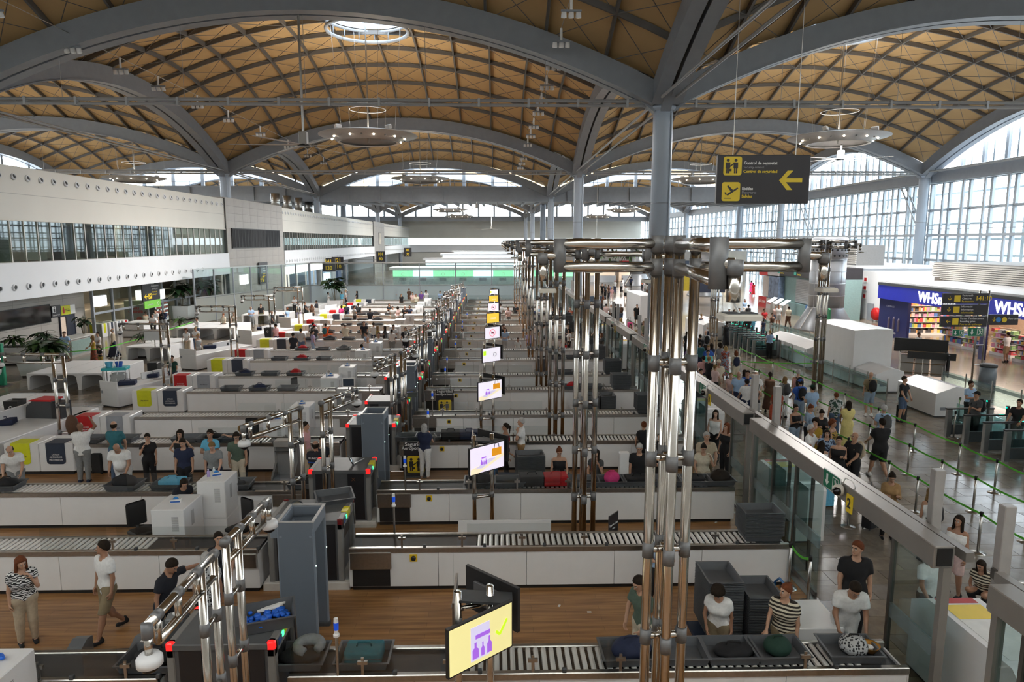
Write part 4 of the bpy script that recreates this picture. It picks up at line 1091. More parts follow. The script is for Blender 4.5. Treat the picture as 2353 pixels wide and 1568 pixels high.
MB().bbox(0, 1.9, -.1, .2, 0, 2.1, .02).obj('panel', mat('kiosk_grey', (.36, .37, .38), .5), t)
for q, s in enumerate(('DELI', 'CORNER')): text(s, .3, FLAP['red'], t, (.95, -.12, 1.45 - .3*q), align='CENTER', bold=.012)
MB().lathe([(.22, 0), (.2, .08), (.05, .14)], 12).obj('food_picture', mat('food_red', (.4, .06, .03), .6), t, loc=(1.2, -.1, .55), rot=(PI/2, 0, 0))
t = thing('drinks_fridge', 'black framed drinks fridge with lit shelves beside the snack kiosk', 'fridge', (-28.9, 58.3, 0))
MB().box(-.9, 0, 0, 2.4, 0, 2.05).obj('body', BLACK, t)
for k in range(2):
 MB().box(.0, .02, .1 + 1.15*k, 1.1 + 1.15*k, .15, 1.9).obj('lit_interior', emit_mat('fridge_light', (.8, .9, 1), 1.2), t)
 for q in range(4): MB().box(.02, .05, .1 + 1.15*k, 1.1 + 1.15*k, .5 + .35*q, .53 + .35*q).obj('shelf', GREYP, t)
 b = MB()
 for q in range(4):
  for r in range(7): b.box(.02, .06, .16 + 1.15*k + r*.13, .24 + 1.15*k + r*.13, .53 + .35*q, .72 + .35*q)
 tag(b.obj('drinks', mat('drink_colours', (.5, .15, .12), .4, 0, .6, 9), t), kind='stuff')
for k, c in enumerate(('yellow', 'navy', 'grey', 'red')):
 y = 50.2 + k * .75; t = thing('recycling_bin', 'white bin with a %s band in the row by the glass front' % c, 'bin', (-29.9 + k*.12, y, 0), 0, 'bins by the glass front')
 MB().bbox(0, 1.1, 0, .68, 0, 1.0, .03).obj('body', WHITE, t); MB().box(.2, .55, -.01, .2, .25, 1.01).box(1.0, 1.11, .2, .45, .3, 1.0).obj('band', FLAP[c], t)
t = thing('service_desk', 'white angular desk beside the snack kiosk', 'desk', (-27.4, 50.2, 0)); MB().bbox(0, 1.6, 0, 2.2, .06, 1.05, .03).obj('body', WHITE, t); MB().box(.05, 1.55, .05, 2.15, 0, .06).obj('plinth', BLACK, t)
t = thing('guard_counter', 'counter with pale green glass front before the blue door', 'counter', (-26.6, 41.2, 0)); MB().bbox(0, 1.0, 0, 2.6, 0, 1.1, .02).obj('body', GREYC, t); MB().box(-.02, 1.02, .05, 2.3, .15, 1.0).obj('glass_front', mat('pale_green_glass', (.24, .33, .31), .15), t); MB().beam((.4, -.03, .8), (.6, -.03, .4), .04, .06).obj('emblem', mat('bronze', (.25, .15, .06), .4), t)
MB().bbox(-.08, 1.08, -.08, 2.68, 1.1, 1.16, .01).obj('counter_top', mat('pale_counter', (.5, .5, .48), .3), t)
# ---- potted plants
LEAF = mat('dark_leaf', (.018, .045, .016), .4, 0, .3, 5); LEAF2 = mat('mid_leaf', (.04, .085, .022), .45, 0, .3, 5); STEMM = mat('plant_stem', (.08, .06, .03), .7)
def leaf_me(l, w, m, droop):
 mb = MB(); n = 4; vs = []
 for q in range(n + 1):
  f_ = q / n; ww = w * math.sin(PI * (.12 + .88 * f_) ) if q < n else .002; y = l * f_; z = -droop * l * f_ * f_
  vs += [(-ww, y, z + .25*ww), (0, y, z), (ww, y, z + .25*ww)]
 fs = []
 for q in range(n): a = q*3; fs += [(a, a+1, a+4, a+3), (a+1, a+2, a+5, a+4)]
 return mb.add(vs, fs).mesh('leaf', m, True)
LM = [leaf_me(.55, .07, LEAF, .5), leaf_me(.62, .1, LEAF2, .6), leaf_me(.5, .13, LEAF, .35)]
def plant(x, y, z, h, spread, n, label, kind=0, pal=0):
 t = thing('potted_plant', label, 'plant', (x, y, z)); st = MB(); tips = []
 for k in range(5):
  a = k * 1.26 + random.random(); r = spread * (.25 + .3 * random.random())
  p = [(0.05*math.cos(a), .05*math.sin(a), 0), (r*.4*math.cos(a), r*.4*math.sin(a), h*.4), (r*math.cos(a), r*math.sin(a), h*(.72 + .28*random.random()))]
  st.tube(p, .018, 5); tips.append(p)
 st.obj('stem', STEMM, t)
 for k in range(n):
  p = tips[k % 5]; s = .35 + .65 * random.random()
  b = Vector(p[1]).lerp(Vector(p[2]), s); a = random.random() * 2 * PI
  o = link('leaf', LM[(kind + (k % 3 == 0) * pal) % 3], t, tuple(b), (random.uniform(-.3, .5), random.uniform(-.3, .3), a)); k_ = spread / .6 * random.uniform(.75, 1.25); o.scale = (k_, k_, k_)
 return t
def planter(x, y, w, d, h, label, rot=0):
 t = thing('planter', label, 'planter', (x, y, 0), rot); a, b = w/2, d/2
 MB().add([(-a*.86,-b*.86,.08),(a*.86,-b*.86,.08),(a*.86,b*.86,.08),(-a*.86,b*.86,.08),(-a,-b,h),(a,-b,h),(a,b,h),(-a,b,h),(-a+.05,-b+.05,h),(a-.05,-b+.05,h),(a-.05,b-.05,h),(-a+.05,b-.05,h)],
 [(3,2,1,0),(0,1,5,4),(1,2,6,5),(2,3,7,6),(3,0,4,7),(4,5,9,8),(5,6,10,9),(6,7,11,10),(7,4,8,11)]).obj('pot', WHITE, t)
 MB().box(-a*.8, a*.8, -b*.8, b*.8, 0, .08).obj('plinth', BLACK, t)
 MB().box(-a+.05, a-.05, -b+.05, b-.05, h-.12, h-.06).obj('soil', mat('soil', (.04, .03, .02), .9), t); return t
planter(-26.9, 39.6, 3.4, 1.3, 1.0, 'long white planter against the grey wall at the left edge', .15)
plant(-27.8, 39.6, .9, .7, .6, 54, 'low dark bushy plant at the left end of the long planter', 0, 1)
plant(-26.3, 39.8, .9, 1.1, .6, 44, 'tall dark spiky plant at the right end of the long planter', 0, 0)
planter(-23.9, 35.8, 1.8, 1.0, .8, 'white planter at the end of the long arched table', .1)
plant(-23.9, 36.4, .4, 1.5, .9, 80, 'large bright green umbrella-leaved plant beside the arched table', 1, 1)
plant(-26.2, 43.6, 1.15, 1.2, .6, 24, 'dark plant on the glass fronted counter', 2, 0)
for k, (x, y, h) in enumerate(((-28.3, 62, 3.2), (-26.9, 64.6, 3.4), (-25.8, 66.5, 3.0))):
 w_ = ('near', 'middle', 'far')[k]
 planter(x, y, 1.7, 1.5, 1.25, 'tall white planter, %s one of three by the glass partition' % w_)
 if k < 2: plant(x, y, 1.15, h - .9, 1.2, 54, 'bushy dark plant in the %s white planter by the partition' % w_, 2, 1)
for k, (px, py) in enumerate(((330, 790), (412, 750), (690, 665))):
 x, y, z = atz(px, py, .8); planter(x, y, .9, .9, .8, 'small square white planter, %s along the tables' % ORD[k]); plant(x, y, .7, .9, .55, 26, 'small spiky plant in the %s square planter along the tables' % ORD[k], 0, 1)
x, y, z = atz(770, 690, .9); planter(x, y, 1.4, 1.2, .9, 'white planter by the far left partition doors'); plant(x, y, .8, 2.4, 1.3, 50, 'leafy green plant by the far left partition doors', 2, 1)
# ---- repacking tables with arched tunnels
def arched_table(x, y, w, d, n, h, label):
 t = thing('repacking_table', label, 'table', (x, y, 0), 0, 'arched white tables left of the lanes'); sw = w / n
 MB().bbox(0, w, 0, d, h - .05, h, .012).obj('tabletop', WHITE, t)
 for k in range(n):
  x0 = k * sw; pts = []; g = .07
  arc = [(x0 + g, 0)]
  for q in range(9):
   a = PI - q * PI / 8; cx_, r = (x0 + sw/2), sw/2 - g
   sx = math.copysign(abs(math.cos(a)) ** .45, math.cos(a)); arc.append((cx_ + (r - .06) * sx, (h - .28) + .2 * abs(math.sin(a)) ** .6))
  arc.append((x0 + sw - g, 0))
  vs = []; fs = []
  top = [(x0, 0)] + [(x0 + sw * q / 10, h - .05) for q in range(0, 11)][:]
  m = len(arc)
  outer = [(x0, 0)] + [(x0 + sw * q / (m - 3), h - .05) for q in range(m - 2)] + [(x0 + sw, 0)]
  for (a, b), (c, e) in zip(arc, outer):
   vs += [(a, 0, b), (c, 0, e), (a, d, b), (c, d, e)]
  for q in range(m - 1):
   i = q * 4; fs += [(i, i+4, i+5, i+1), (i+2, i+3, i+7, i+6), (i, i+2, i+6, i+4), (i+1, i+5, i+7, i+3)]
  MB().add(vs, fs).obj('arched_leg', WHITE, t)
 for k in range(1, n): MB().box(k*sw - .004, k*sw + .004, 0, d, h, h + .002).obj('seam', GREYD, t)
 return t
arched_table(-22.2, 32.2, 3.65, 3.6, 3, .8, 'long white table with three arched tunnels at the far left')
arched_table(-21.8, 40.2, 2.5, 3.6, 2, .85, 'white arched table under the white hanging board')
arched_table(-22.9, 49.0, 4.1, 3.4, 3, .85, 'white table with three arches and people repacking bags')
arched_table(-21.5, 57.8, 3.6, 3, 3, .85, 'white arched table, fourth from the camera'); arched_table(-20.4, 66, 3.4, 3, 2, .85, 'white arched table farthest from the camera')
arched_table(-19.5, 24.9, 2.3, 2.4, 2, .95, 'white table with a black bin at the left edge')
def island(x, y, w, d, h, label, back=True):
 t = thing('repacking_counter', label, 'counter', (x, y, 0), -.42, 'solid white counters left of the lanes')
 MB().bbox(0, w, 0, d, .06, h, .015).obj('body', WHITE, t); MB().box(.05, w - .05, .05, d - .05, 0, .06).obj('plinth', BLACK, t)
 MB().bbox(0, w, -.01, .04, h, h + .32, .01).obj('front_screen', WHITE, t); MB().bbox(0, .05, d*.55, d, h, h + .3, .01).obj('rear_screen', WHITE, t)
 MB().box(.06, .18, -.014, -.008, h - .22, h - .1).obj('socket_plate', GREYP, t); MB().box(w, w + .006, d*.3, d*.36, .2, .32).obj('socket_plate', GREYP, t)
 return t
island(-16.9, 28.9, 1.05, 3.6, .8, 'solid white counter carrying a cleaning cart and bags')
island(-17.4, 37.4, 1.2, 4.2, .85, 'solid white counter with a raised screen beside the second bin units')
island(-17.2, 45.4, 1.2, 4.0, .85, 'solid white counter with a screen, third from the camera'); island(-16.9, 53.0, 1.2, 4.0, .85, 'solid white counter with a monitor, fourth from the camera'); island(-16.6, 60.5, 1.2, 4, .85, 'solid white counter farthest from the camera')
t = thing('repacking_counter', 'large solid white counter at the left edge with suitcases on top', 'counter', (-16.6, 19.6, 0), -.1, 'solid white counters left of the lanes')
MB().bbox(0, 1.6, 0, 5.2, .06, 1.0, .02).obj('body', WHITE, t); MB().box(.06, 1.54, .06, 5.14, 0, .06).obj('plinth', BLACK, t); MB().bbox(0, .06, 2, 5.2, 1.0, 1.45, .01).obj('rear_screen', WHITE, t)
t = thing('hanging_board', 'blank white board standing above the arched table', 'sign', (-20.6, 40.0, 0)); MB().bbox(0, 1.2, 0, .05, 1.25, 1.85, .01).obj('board', WHITEL, t); MB().tube([(.6, .03, .8), (.6, .03, 1.3)], .03, 6).obj('stem', STEEL, t)
def monitor(x, y, z, rot, label):
 t = thing('computer_monitor', label, 'monitor', (x, y, z), rot); MB().bbox(-.25, .25, -.02, .02, .14, .5, .01).obj('bezel', SIGNW, t); MB().box(-.21, .21, -.025, -.02, .18, .46).obj('display', mat('monitor_dark', (.04, .06, .09), .2), t); MB().lathe([(.12, 0), (.1, .02), (.02, .03), (.02, .16)], 12).obj('stand', GREYD, t); return t
x, y, z = atz(648, 738, .85); monitor(x, y, .85, .1, 'white framed monitor on the fourth counter')
monitor(-13.75 + 7.9, 26.6, 1.15, .1, 'white screened console beside the fifth row scanner')
# ==== far partition, check-in islands, number signs
pg = struct('window_41')
for k in range(8):
 x = -20.5 + k * 4.0
 MB().box(x - .06, x + .06, 75.9, 76.05, 0, 4.6).obj('post', GREYP, pg)
 if k < 7:
  MB().box(x + .07, x + 3.93, 75.96, 75.98, 2.2, 4.55).obj('pane', glass_mat('partition_glass', (.86, .92, .92), .07), pg)
  MB().box(x + .07, x + 3.93, 75.96, 75.98, .05, 2.15).obj('frosted_pane', glass_mat('partition_frost', (.85, .92, .94), .05, .1, .55, (.45, .52, .55)), pg)
MB().box(-20.5, 7.6, 75.9, 76.05, 4.55, 4.66).obj('top_rail', STEEL, pg); MB().box(-20.5, 7.6, 75.9, 76.05, 2.14, 2.22).obj('mid_rail', STEEL, pg)
sg = struct('window_42'); N_ = 7
p0, p1 = Vector((-25.6, 58.5, 0)), Vector((-20.6, 75.9, 0))
for k in range(N_ + 1):
 p = p0.lerp(p1, k / N_); MB().box(p.x - .06, p.x + .06, p.y - .06, p.y + .06, 0, 4.6).obj('post', GREYP, sg)
 if k < N_:
  q = p0.lerp(p1, (k + 1) / N_)
  MB().beam((p.x, p.y, 3.4), (q.x, q.y, 3.4), .02, 2.3).obj('pane', glass_mat('partition_glass'), sg); MB().beam((p.x, p.y, 1.1), (q.x, q.y, 1.1), .02, 2.1).obj('frosted_pane', glass_mat('partition_frost2', (.8, .84, .82), .05, .1, .55, (.36, .38, .36)), sg)
for z in (2.2, 4.6): MB().beam(p0 + Vector((0, 0, z)), p1 + Vector((0, 0, z)), .1, .1).obj('rail', STEEL, sg)
LITW = emit_mat('lit_fascia_white', (.78, .93, .97), 1.35); LITG = emit_mat('lit_fascia_green', (.28, .78, .42), 1.1)
def checkin(y, x0, x1, z, pal, label, green=False):
 t = thing('check_in_island', label, 'counter', (0, y, 0), 0, 'check-in islands under lit fascias')
 MB().bbox(x0 - .5, x1 + .5, 1.2, 4.8, z + .75, z + 1.1, .02).obj('roof', WHITEL, t); MB().box(x0, x1, 1.4, 1.6, 0, z + .75).obj('rear_wall', mat('checkin_wall', (.42, .5, .52), .5), t)
 n = int((x1 - x0) / 2.4); w = (x1 - x0) / n
 for k in range(n):
  g = green and k in (0, 2, 3, 5, 7, 8)
  o = MB().box(x0 + k*w + .02, x0 + (k+1)*w - .02, 1.1, 1.3, z, z + .72).obj('lit_panel', LITG if g else LITW, t)
  if g: MB().ring((x0 + (k+.5)*w, 1.09, z + .3), .18, .02, 14, 4, axis='y').obj('round_emblem', SIGNW, o)
  MB().bbox(x0 + k*w + .1, x0 + (k+1)*w - .1, 0, .7, 0, 1.1, .02).obj('desk', WHITE, t)
  MB().box(x0 + (k+.35)*w, x0 + (k+.6)*w, .2, .24, 1.15, 1.5).obj('desk_monitor', BLACK, t)
  MB().box(x0 + (k+.3)*w, x0 + (k+.65)*w, 1.35, 1.38, z - .55, z - .2).obj('wall_screen', GREYP, t)
 return t
checkin(84, -12.8, 9.6, 2.65, 0, 'check-in island with green and white lit panels behind the partition', True)
checkin(112, -11.6, 9, 3.1, 0, 'check-in island with white lit fascia, second from the partition'); checkin(138, -10.8, 9, 3.35, 0, 'check-in island with white lit fascia, third from the partition'); checkin(165, -10.2, 9, 3.55, 0, 'check-in island with white lit fascia, farthest')
def numbers(px, py, dep, a, b, label, w=2.1):
 x, y, z = atd(px, py, dep); t = thing('number_sign', label, 'sign', (x, y, z)); MB().bbox(-w/2, w/2, -.08, .08, -1.05, 1.05, .01).obj('board', SIGNBLK, t)
 text(a, .85, SIGNY, t, (0, -.09, .5), align='CENTER', bold=.02, sx=.9); text(b, .85, SIGNY, t, (0, -.09, -.5), align='CENTER', bold=.02, sx=.9); text(':', .4, SIGNY, t, (0, -.09, 0), align='CENTER')
 MB().tube([(0, .05, .6), (-28.2 - x, .05, .6)], .04, 6).tube([(0, .05, -.6), (-28.2 - x, .05, -.6)], .04, 6).obj('wall_brackets', STEEL, t)
numbers(755, 609, 108, '141', '130', 'black 141 and 130 number sign, nearest of the row'); numbers(776, 606, 112, '121', '110', 'black number sign right behind the nearest number sign', 1.9)
numbers(875, 590, 140, '101', '90', 'black 101 and 90 sign before the second grey tower', 1.8); numbers(937, 580, 165, '81', '70', 'black number sign far right of the 101 sign', 1.8)
wallbox('wall_left', -34, -33.8, 86, 214, 0, 3.8, m=WHITEL)
t = thing('shop_front', 'brightly lit white shop front on the left below the second fascia', 'shop', (-26.75, 88.3, 0))
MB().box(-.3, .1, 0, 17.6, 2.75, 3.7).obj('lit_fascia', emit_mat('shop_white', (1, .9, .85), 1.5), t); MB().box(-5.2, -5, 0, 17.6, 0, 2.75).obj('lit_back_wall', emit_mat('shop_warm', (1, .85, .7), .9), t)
for q in range(5): MB().box(-.1, .05, 4.3*q, 4.3*q + .2, 0, 2.75).obj('pillar', WHITE, t)
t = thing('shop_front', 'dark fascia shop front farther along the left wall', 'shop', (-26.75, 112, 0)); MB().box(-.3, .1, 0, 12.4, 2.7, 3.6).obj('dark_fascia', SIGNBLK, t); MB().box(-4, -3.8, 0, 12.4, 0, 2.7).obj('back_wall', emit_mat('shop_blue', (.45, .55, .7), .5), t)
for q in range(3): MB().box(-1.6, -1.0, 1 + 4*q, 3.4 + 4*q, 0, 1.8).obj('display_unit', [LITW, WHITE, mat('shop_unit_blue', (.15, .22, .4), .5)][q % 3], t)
bw = struct('window_43')
for k in range(20): MB().box(-27 + k*2.6, -24.5 + k*2.6, 213.8, 213.84, 5.85, 7.85).obj('pane', glass_mat('office_glass'), bw)
# ==== glass wall beside the lanes
HDR = mat('header_aluminium', (.33, .31, .29), .38, .55, .05, 2)
DKB = mat('bronze_post', (.13, .12, .11), .35, .6, .05, 4)
GLW = glass_mat('queue_wall_glass', (.80, .88, .88), .045)
FRB = glass_mat('frosted_band', (.8, .86, .86), .05, .15, .42, (.3, .36, .37))
GX0 = 6.32
SEG = [(5.0, 7.9), (8.95, 16.05), (16.5, 23.4), (23.9, 30.7), (31.2, 38), (38.5, 45.3), (45.8, 52.6), (53.1, 60), (60.5, 67.3), (67.8, 75.5)]
for k, (a, b) in enumerate(SEG):
 g = struct('window_%d' % (50 + k))
 MB().bbox(GX0 - .16, GX0 + .14, a, b, 2.42, 2.74, .012).obj('header_box', HDR, g)
 MB().box(GX0 - .12, GX0 + .1, a - .012, a, 2.45, 2.71).obj('end_cap', BLACK, g)
 MB().box(GX0 + .3, GX0 + .42, a, b + .5, 2.5, 2.64).obj('outer_rail', HDR, g)
 n = 6; w = (b - a) / n
 for q in range(n + 1):
  y = a + q * w
  opn = k > 0 and .25 < (y - a) / (b - a) < .62
  MB().box(GX0 - .035, GX0 + .035, y - .03, y + .03, 0, 2.42).obj('post', DKB, g) if not opn else None
  if q < n and not (k > 0 and q in (1, 2)):
   MB().box(GX0 - .012, GX0 + .012, y + .035, y + w - .035, .06, 2.42).obj('pane', GLW, g)
   MB().box(GX0 - .02, GX0 + .02, y + .035, y + w - .035, 1.02, 1.26).obj('frosted_strip', FRB, g)
   MB().box(GX0 - .022, GX0 + .022, y + .035, y + w - .035, .0, .1).obj('bottom_rail', DKB, g)
 for q in (0, n): MB().box(GX0 - .06, GX0 + .06, a + q*(b-a)/n - .08, a + q*(b-a)/n + .02, 0, 2.45).obj('jamb', HDR, g)
 for q in range(2):
  y = b - 2.4 + q * 1.15
  MB().box(GX0 + .33, GX0 + .35, y, y + 1.1, .06, 2.45).obj('outer_pane', GLW, g)
  MB().box(GX0 + .352, GX0 + .356, y + .2, y + .85, .85, 1.75).obj('frosted_sticker', glass_mat('frosted_sticker', (.9, .95, .95), .05, .2, .7, (.42, .5, .48)), g)
  MB().box(GX0 + .31, GX0 + .37, y - .03, y + .03, 0, 2.45).obj('outer_post', DKB, g)
 if k < 9:
  for dy in (-.35, .95 + .15):
   yy = a + dy - .1
   MB().bbox(GX0 + .44, GX0 + .6, yy, yy + .14, 1.95, 3.5, .01).obj('upright_profile', mat('profile_grey', (.40, .38, .37), .4, .2), g)
   MB().box(GX0 + .4, GX0 + .46, yy + .02, yy + .1, 2.46, 2.6).obj('bracket', DKB, g)
GRN = mat('exit_green', (.0, .17, .085), .45);
def exitsign(x, y, z, label, rot=-PI/2, s=1.0):
 t = thing('exit_sign', label, 'sign', (x, y, z), rot); w, h = .62*s, .34*s
 MB().box(0, w, -.012, .012, 0, h).obj('board', SIGNW, t); MB().box(.012, w-.012, -.016, -.012, .012, h-.012).obj('green_field', GRN, t)
 MB().prism([(.16*s,.06*s),(.24*s,.15*s),(.19*s,.15*s),(.19*s,.28*s),(.13*s,.28*s),(.13*s,.15*s),(.08*s,.15*s)], FLAT(-.02, -.016), 0, 1).obj('arrow', SIGNW, t)
 b = MB(); b.box(.36*s, .38*s, -.02, -.016, .04*s, .3*s).box(.56*s, .58*s, -.02, -.016, .04*s, .3*s).box(.36*s, .58*s, -.02, -.016, .28*s, .3*s)
 b.beam((.45*s, -.018, .25*s), (.49*s, -.018, .15*s), .004, .05*s).beam((.49*s, -.018, .15*s), (.43*s, -.018, .06*s), .004, .025*s).beam((.49*s, -.018, .15*s), (.54*s, -.018, .08*s), .004, .025*s).beam((.45*s, -.018, .22*s), (.53*s, -.018, .2*s), .004, .02*s)
 b.obj('running_figure', SIGNW, t); return t
def wallcam(x, y, z, label):
 t = thing('dome_camera', label, 'camera', (x, y, z)); c = mat('camera_cream', (.62, .58, .52), .45)
 MB().lathe([(.05, -.02), (.1, .0), (.1, .1), (.07, .14), (.02, .15)], 16).obj('housing', c, t, True, (0, 0, 0), (0, -PI/2, 0)); MB().lathe([(.078, .1), (.07, .15), (.03, .185), (.002, .19)], 14).obj('lens', mat('black_glass', (.006, .006, .008), .06), t, True, (0, 0, 0), (0, -PI/2, .4))
 MB().tube([(.02, .02, .1), (.03, -.05, .24), (.1, -.15, .22), (.14, -.2, .12)], .01, 6).obj('cable', SIGNW, t, True); return t
for k, (y, d) in enumerate(((12.2, 2), (20.1, 3), (28.0, 4), (36, 5))):
 exitsign(GX0 - .17, y, 2.45, 'green running man exit sign on the glass wall header, %s from the camera' % ORD[k])
 wallcam(GX0 - .2, y - .72, 2.62, 'cream dome camera beside the %s green exit sign' % ORD[k])
 t = thing('lane_number_sign', 'yellow lane number sign on the header, %s from the camera' % ORD[k], 'sign', (GX0 - .17, y - .86, 2.3), -PI/2); MB().bbox(0, .2, -.012, .012, 0, .32, .006).obj('plate', SIGNY, t); text(str(d), .24, SIGNBLK, t, (.1, -.014, .16), align='CENTER', bold=.006)
for k in range(9):
 y = (8.0, 14.9, 22.0, 29.3, 36.6, 43.8, 51, 58.3, 65.5)[k]
 t = thing('document_console', 'big white slope-topped console behind the glass wall, %s from the camera' % ORD[k], 'counter', (6.78, y, 0), 0, 'white consoles along the glass wall')
 MB().prism([(0, .08), (2.3, .08), (2.3, 1.2), (1.9, 1.42), (0.12, 1.42), (0, 1.3)], lambda a, b, d: (d, a, b), 0, .82).obj('body', WHITE, t); MB().box(.05, .77, .05, 2.25, 0, .08).obj('plinth', GREYD, t)
 MB().box(.1, .7, .3, 1.9, 1.42, 1.425).obj('white_print', BOXW, t); MB().box(.1, .7, 1.3, 1.7, 1.425, 1.428).obj('yellow_print', SIGNY, t); MB().box(.1, .7, 1.75, 1.9, 1.425, 1.428).obj('red_print', FLAP['red'], t)
t = thing('side_cabinet', 'low white side cabinet behind the striped shirt passenger', 'cabinet', (4.75, 10.1, 0)); MB().bbox(0, .85, 0, .9, .1, .82, .015).obj('body', WHITE, t); MB().box(.05, .8, .05, .85, 0, .1).obj('plinth', GREYD, t)
# ==== tray carts
BLUEF = mat('blue_tube', (.01, .14, .42), .4)
def cart(x, y, rot, label):
 t = thing('tray_cart', label, 'cart', (x, y, 0), rot)
 MB().bbox(-.75, .75, -.35, .35, .18, .24, .01).obj('deck', mat('cart_deck', (.02, .035, .07), .5), t)
 MB().tube([(.78, -.3, .2), (.8, -.3, 1.0), (.82, -.18, 1.12), (.82, .18, 1.12), (.8, .3, 1.0), (.78, .3, .2)], .022, 8).obj('handle', BLUEF, t, True)
 for a in (-.6, .6):
  for b in (-.28, .28): MB().lathe([(.08, -.025), (.09, -.015), (.09, .015), (.08, .025)], 12).obj('wheel', BLACK, t, False, (a, b, .09), (PI/2, 0, 0))
 return t
cart(4.15, 11.0, 0, 'blue tray cart loaded with two tray stacks on the wood floor'); stack(3.85, 11.05, .24, 34, PI/2, 'left on the near cart', .0285); stack(4.52, 10.95, .24, 26, PI/2, 'right on the near cart', .0285)
cart(.75, 19.0, PI - .1, 'blue tray cart behind the third row belt'); stack(.95, 18.9, .24, 22, .1, 'behind the third belt cart', .0285); stack(1.6, 17.7, .012, 22, .2, 'right of the third belt cart', .0285)
cart(3.9, 26.4, PI, 'blue tray cart before the sixth row')
stack(3.75, 26.5, .24, 15, PI/2, 'left of two on the cart before the sixth row', individual=False); stack(4.4, 26.5, .24, 15, PI/2, 'right of two on the cart before the sixth row', individual=False)
t = thing('white_tub', 'white plastic tub beside the two guards', 'bin', (-5.0, 18.6, 0)); MB().lathe([(.2, 0), (.26, .62), (.27, .65), (.24, .65), (.19, .03)], 18).obj('tub', WHITE, t, True)
# ==== queue stanchions
BELTG = mat('green_queue_belt', (.10, .52, .03), .5)
stp = MB().tube([(0, 0, .03), (0, 0, .93)], .03, 10).mesh('pole', STEEL, True); stb = MB().lathe([(.17, 0), (.17, .012), (.05, .03), (.03, .04)], 20).mesh('base', STEEL, True); stc = MB().lathe([(.036, .88), (.038, .97), (.03, .99)], 12).mesh('belt_head', BLACK, True)
def stanchion(x, y, label):
 t = thing('stanchion', label, 'stanchion', (x, y, 0), 0, 'steel belt stanchions of the queue'); link('pole', stp, t); link('base', stb, t); link('belt_head', stc, t); return t
def belt(p, q, label, sag=.04):
 mb = MB(); n = 6; P, Q = Vector((p[0], p[1], .93)), Vector((q[0], q[1], .93))
 pts = [P.lerp(Q, k/n) - Vector((0, 0, sag * 4 * (k/n) * (1-k/n))) for k in range(n + 1)]
 for a, b in zip(pts, pts[1:]): mb.beam(a, b, .006, .05)
 o = mb.obj('queue_belt', BELTG); tag(o, label, 'belt', 'green queue belts'); return o
LNAME = {13.95: 'line beside the ticket gates', 12.4: 'middle line of the near queue', 10.88: 'line nearest the glass wall', 9.4: 'short line behind the header'}
LINES = {13.95: [16.4, 18.03, 19.56, 21.8, 24.0, 26.4, 28.8, 31.2, 33.6, 36, 38.4], 12.4: [11.2, 12.9, 14.9, 16.69, 18.03, 19.55, 21.76, 24.2, 26.6, 29, 31.4, 34], 10.88: [9.2, 11.3, 12.9, 14.36, 16.69, 17.99, 20.2, 22.6, 25, 27.5, 30, 33]}
for X_, ys_ in LINES.items():
 pr = None
 for i, y in enumerate(ys_):
  stanchion(X_, y, 'steel stanchion, %s in the %s' % (ORD[i], LNAME[X_]))
  if pr is not None: belt((X_, pr), (X_, y), 'green belt after the %s stanchion of the %s' % (ORD[i-1], LNAME[X_]))
  pr = y
stanchion(6.05, 12.3, 'steel stanchion on the stone floor before the near tray cart'); stanchion(5.93, 12.9, 'steel stanchion touching the second conveyor corner'); belt((5.93, 12.9), (6.05, 12.3), 'short green belt at the second conveyor corner', .1)
stanchion(8.68, 15.85, 'steel stanchion seen under the glass wall header'); stanchion(7.75, 10.0, 'dark stanchion behind the person in black')
for k, (a, b) in enumerate((((16.3, 33.4), (16.9, 38.6)), ((12.4, 34), (16.3, 33.4)), ((18.0, 25.5), (16.4, 23.4)), ((-27.6, 36.2), (-22.4, 38.8)), ((-22.4, 38.8), (-23.0, 52.0)))):
 w_ = ('beside the long white counter', 'crossing the queue hall', 'beside the white sloped counter', 'along the left planter', 'before the guard counter')[k]
 for q, p in enumerate((a, b)):
  if not (k in (1, 4) and q == (1 if k == 1 else 0)): stanchion(p[0], p[1], 'steel stanchion %s, %s end' % (w_, ('near', 'far')[q]))
 belt(a, b, 'green belt ' + w_, .06)
# ==== ticket gates
GATEM = mat('gate_steel', (.33, .33, .33), .3, .8, .05, 8); GGL = glass_mat('gate_glass', (.75, .86, .86), .06); TEAL = emit_mat('teal_led', (.0, .8, .5), 1.6)
def egate(x, y, label, first=None):
 if first: return dup(first, (x, y, 0), 0, label)
 t = thing('ticket_gate', label, 'gate', (x, y, 0), 0, 'ticket gates of the queue hall')
 for a in (0, 1.5): MB().bbox(a - .09, a + .09, -.07, .07, 0, 1.0, .012).obj('end_post', GATEM, t)
 MB().bbox(.05, 1.45, -.05, .05, .08, .45, .01).obj('base_box', GREYD, t); MB().box(.09, 1.41, -.008, .008, .45, .98).obj('glass_side', GGL, t)
 MB().bbox(-.12, 1.62, -.06, .06, 1.0, 1.05, .008).obj('black_top', BLACK, t)
 MB().box(.6, .62, .08, .5, .25, 1.1).obj('flap', GGL, t); MB().box(1.1, 1.28, -.03, .03, 1.05, 1.057).obj('status_light', TEAL, t); MB().bbox(1.35, 1.45, -.04, .04, 1.05, 1.35, .01).obj('reader', BLACK, t); MB().box(1.34, 1.35, -.03, .03, 1.27, 1.32).obj('reader_light', TEAL, t)
 return t
G0 = []
for k in range(7): G0.append(egate(16.3, 23.6 - k * .95, 'steel and glass ticket gate, %s of the near row' % ORD[k], G0[0] if G0 else None))
for k in range(10): egate(15.6 + .05*k, 40.6 + k * .95, 'steel and glass ticket gate, %s of the far row' % ORD[k], G0[0])
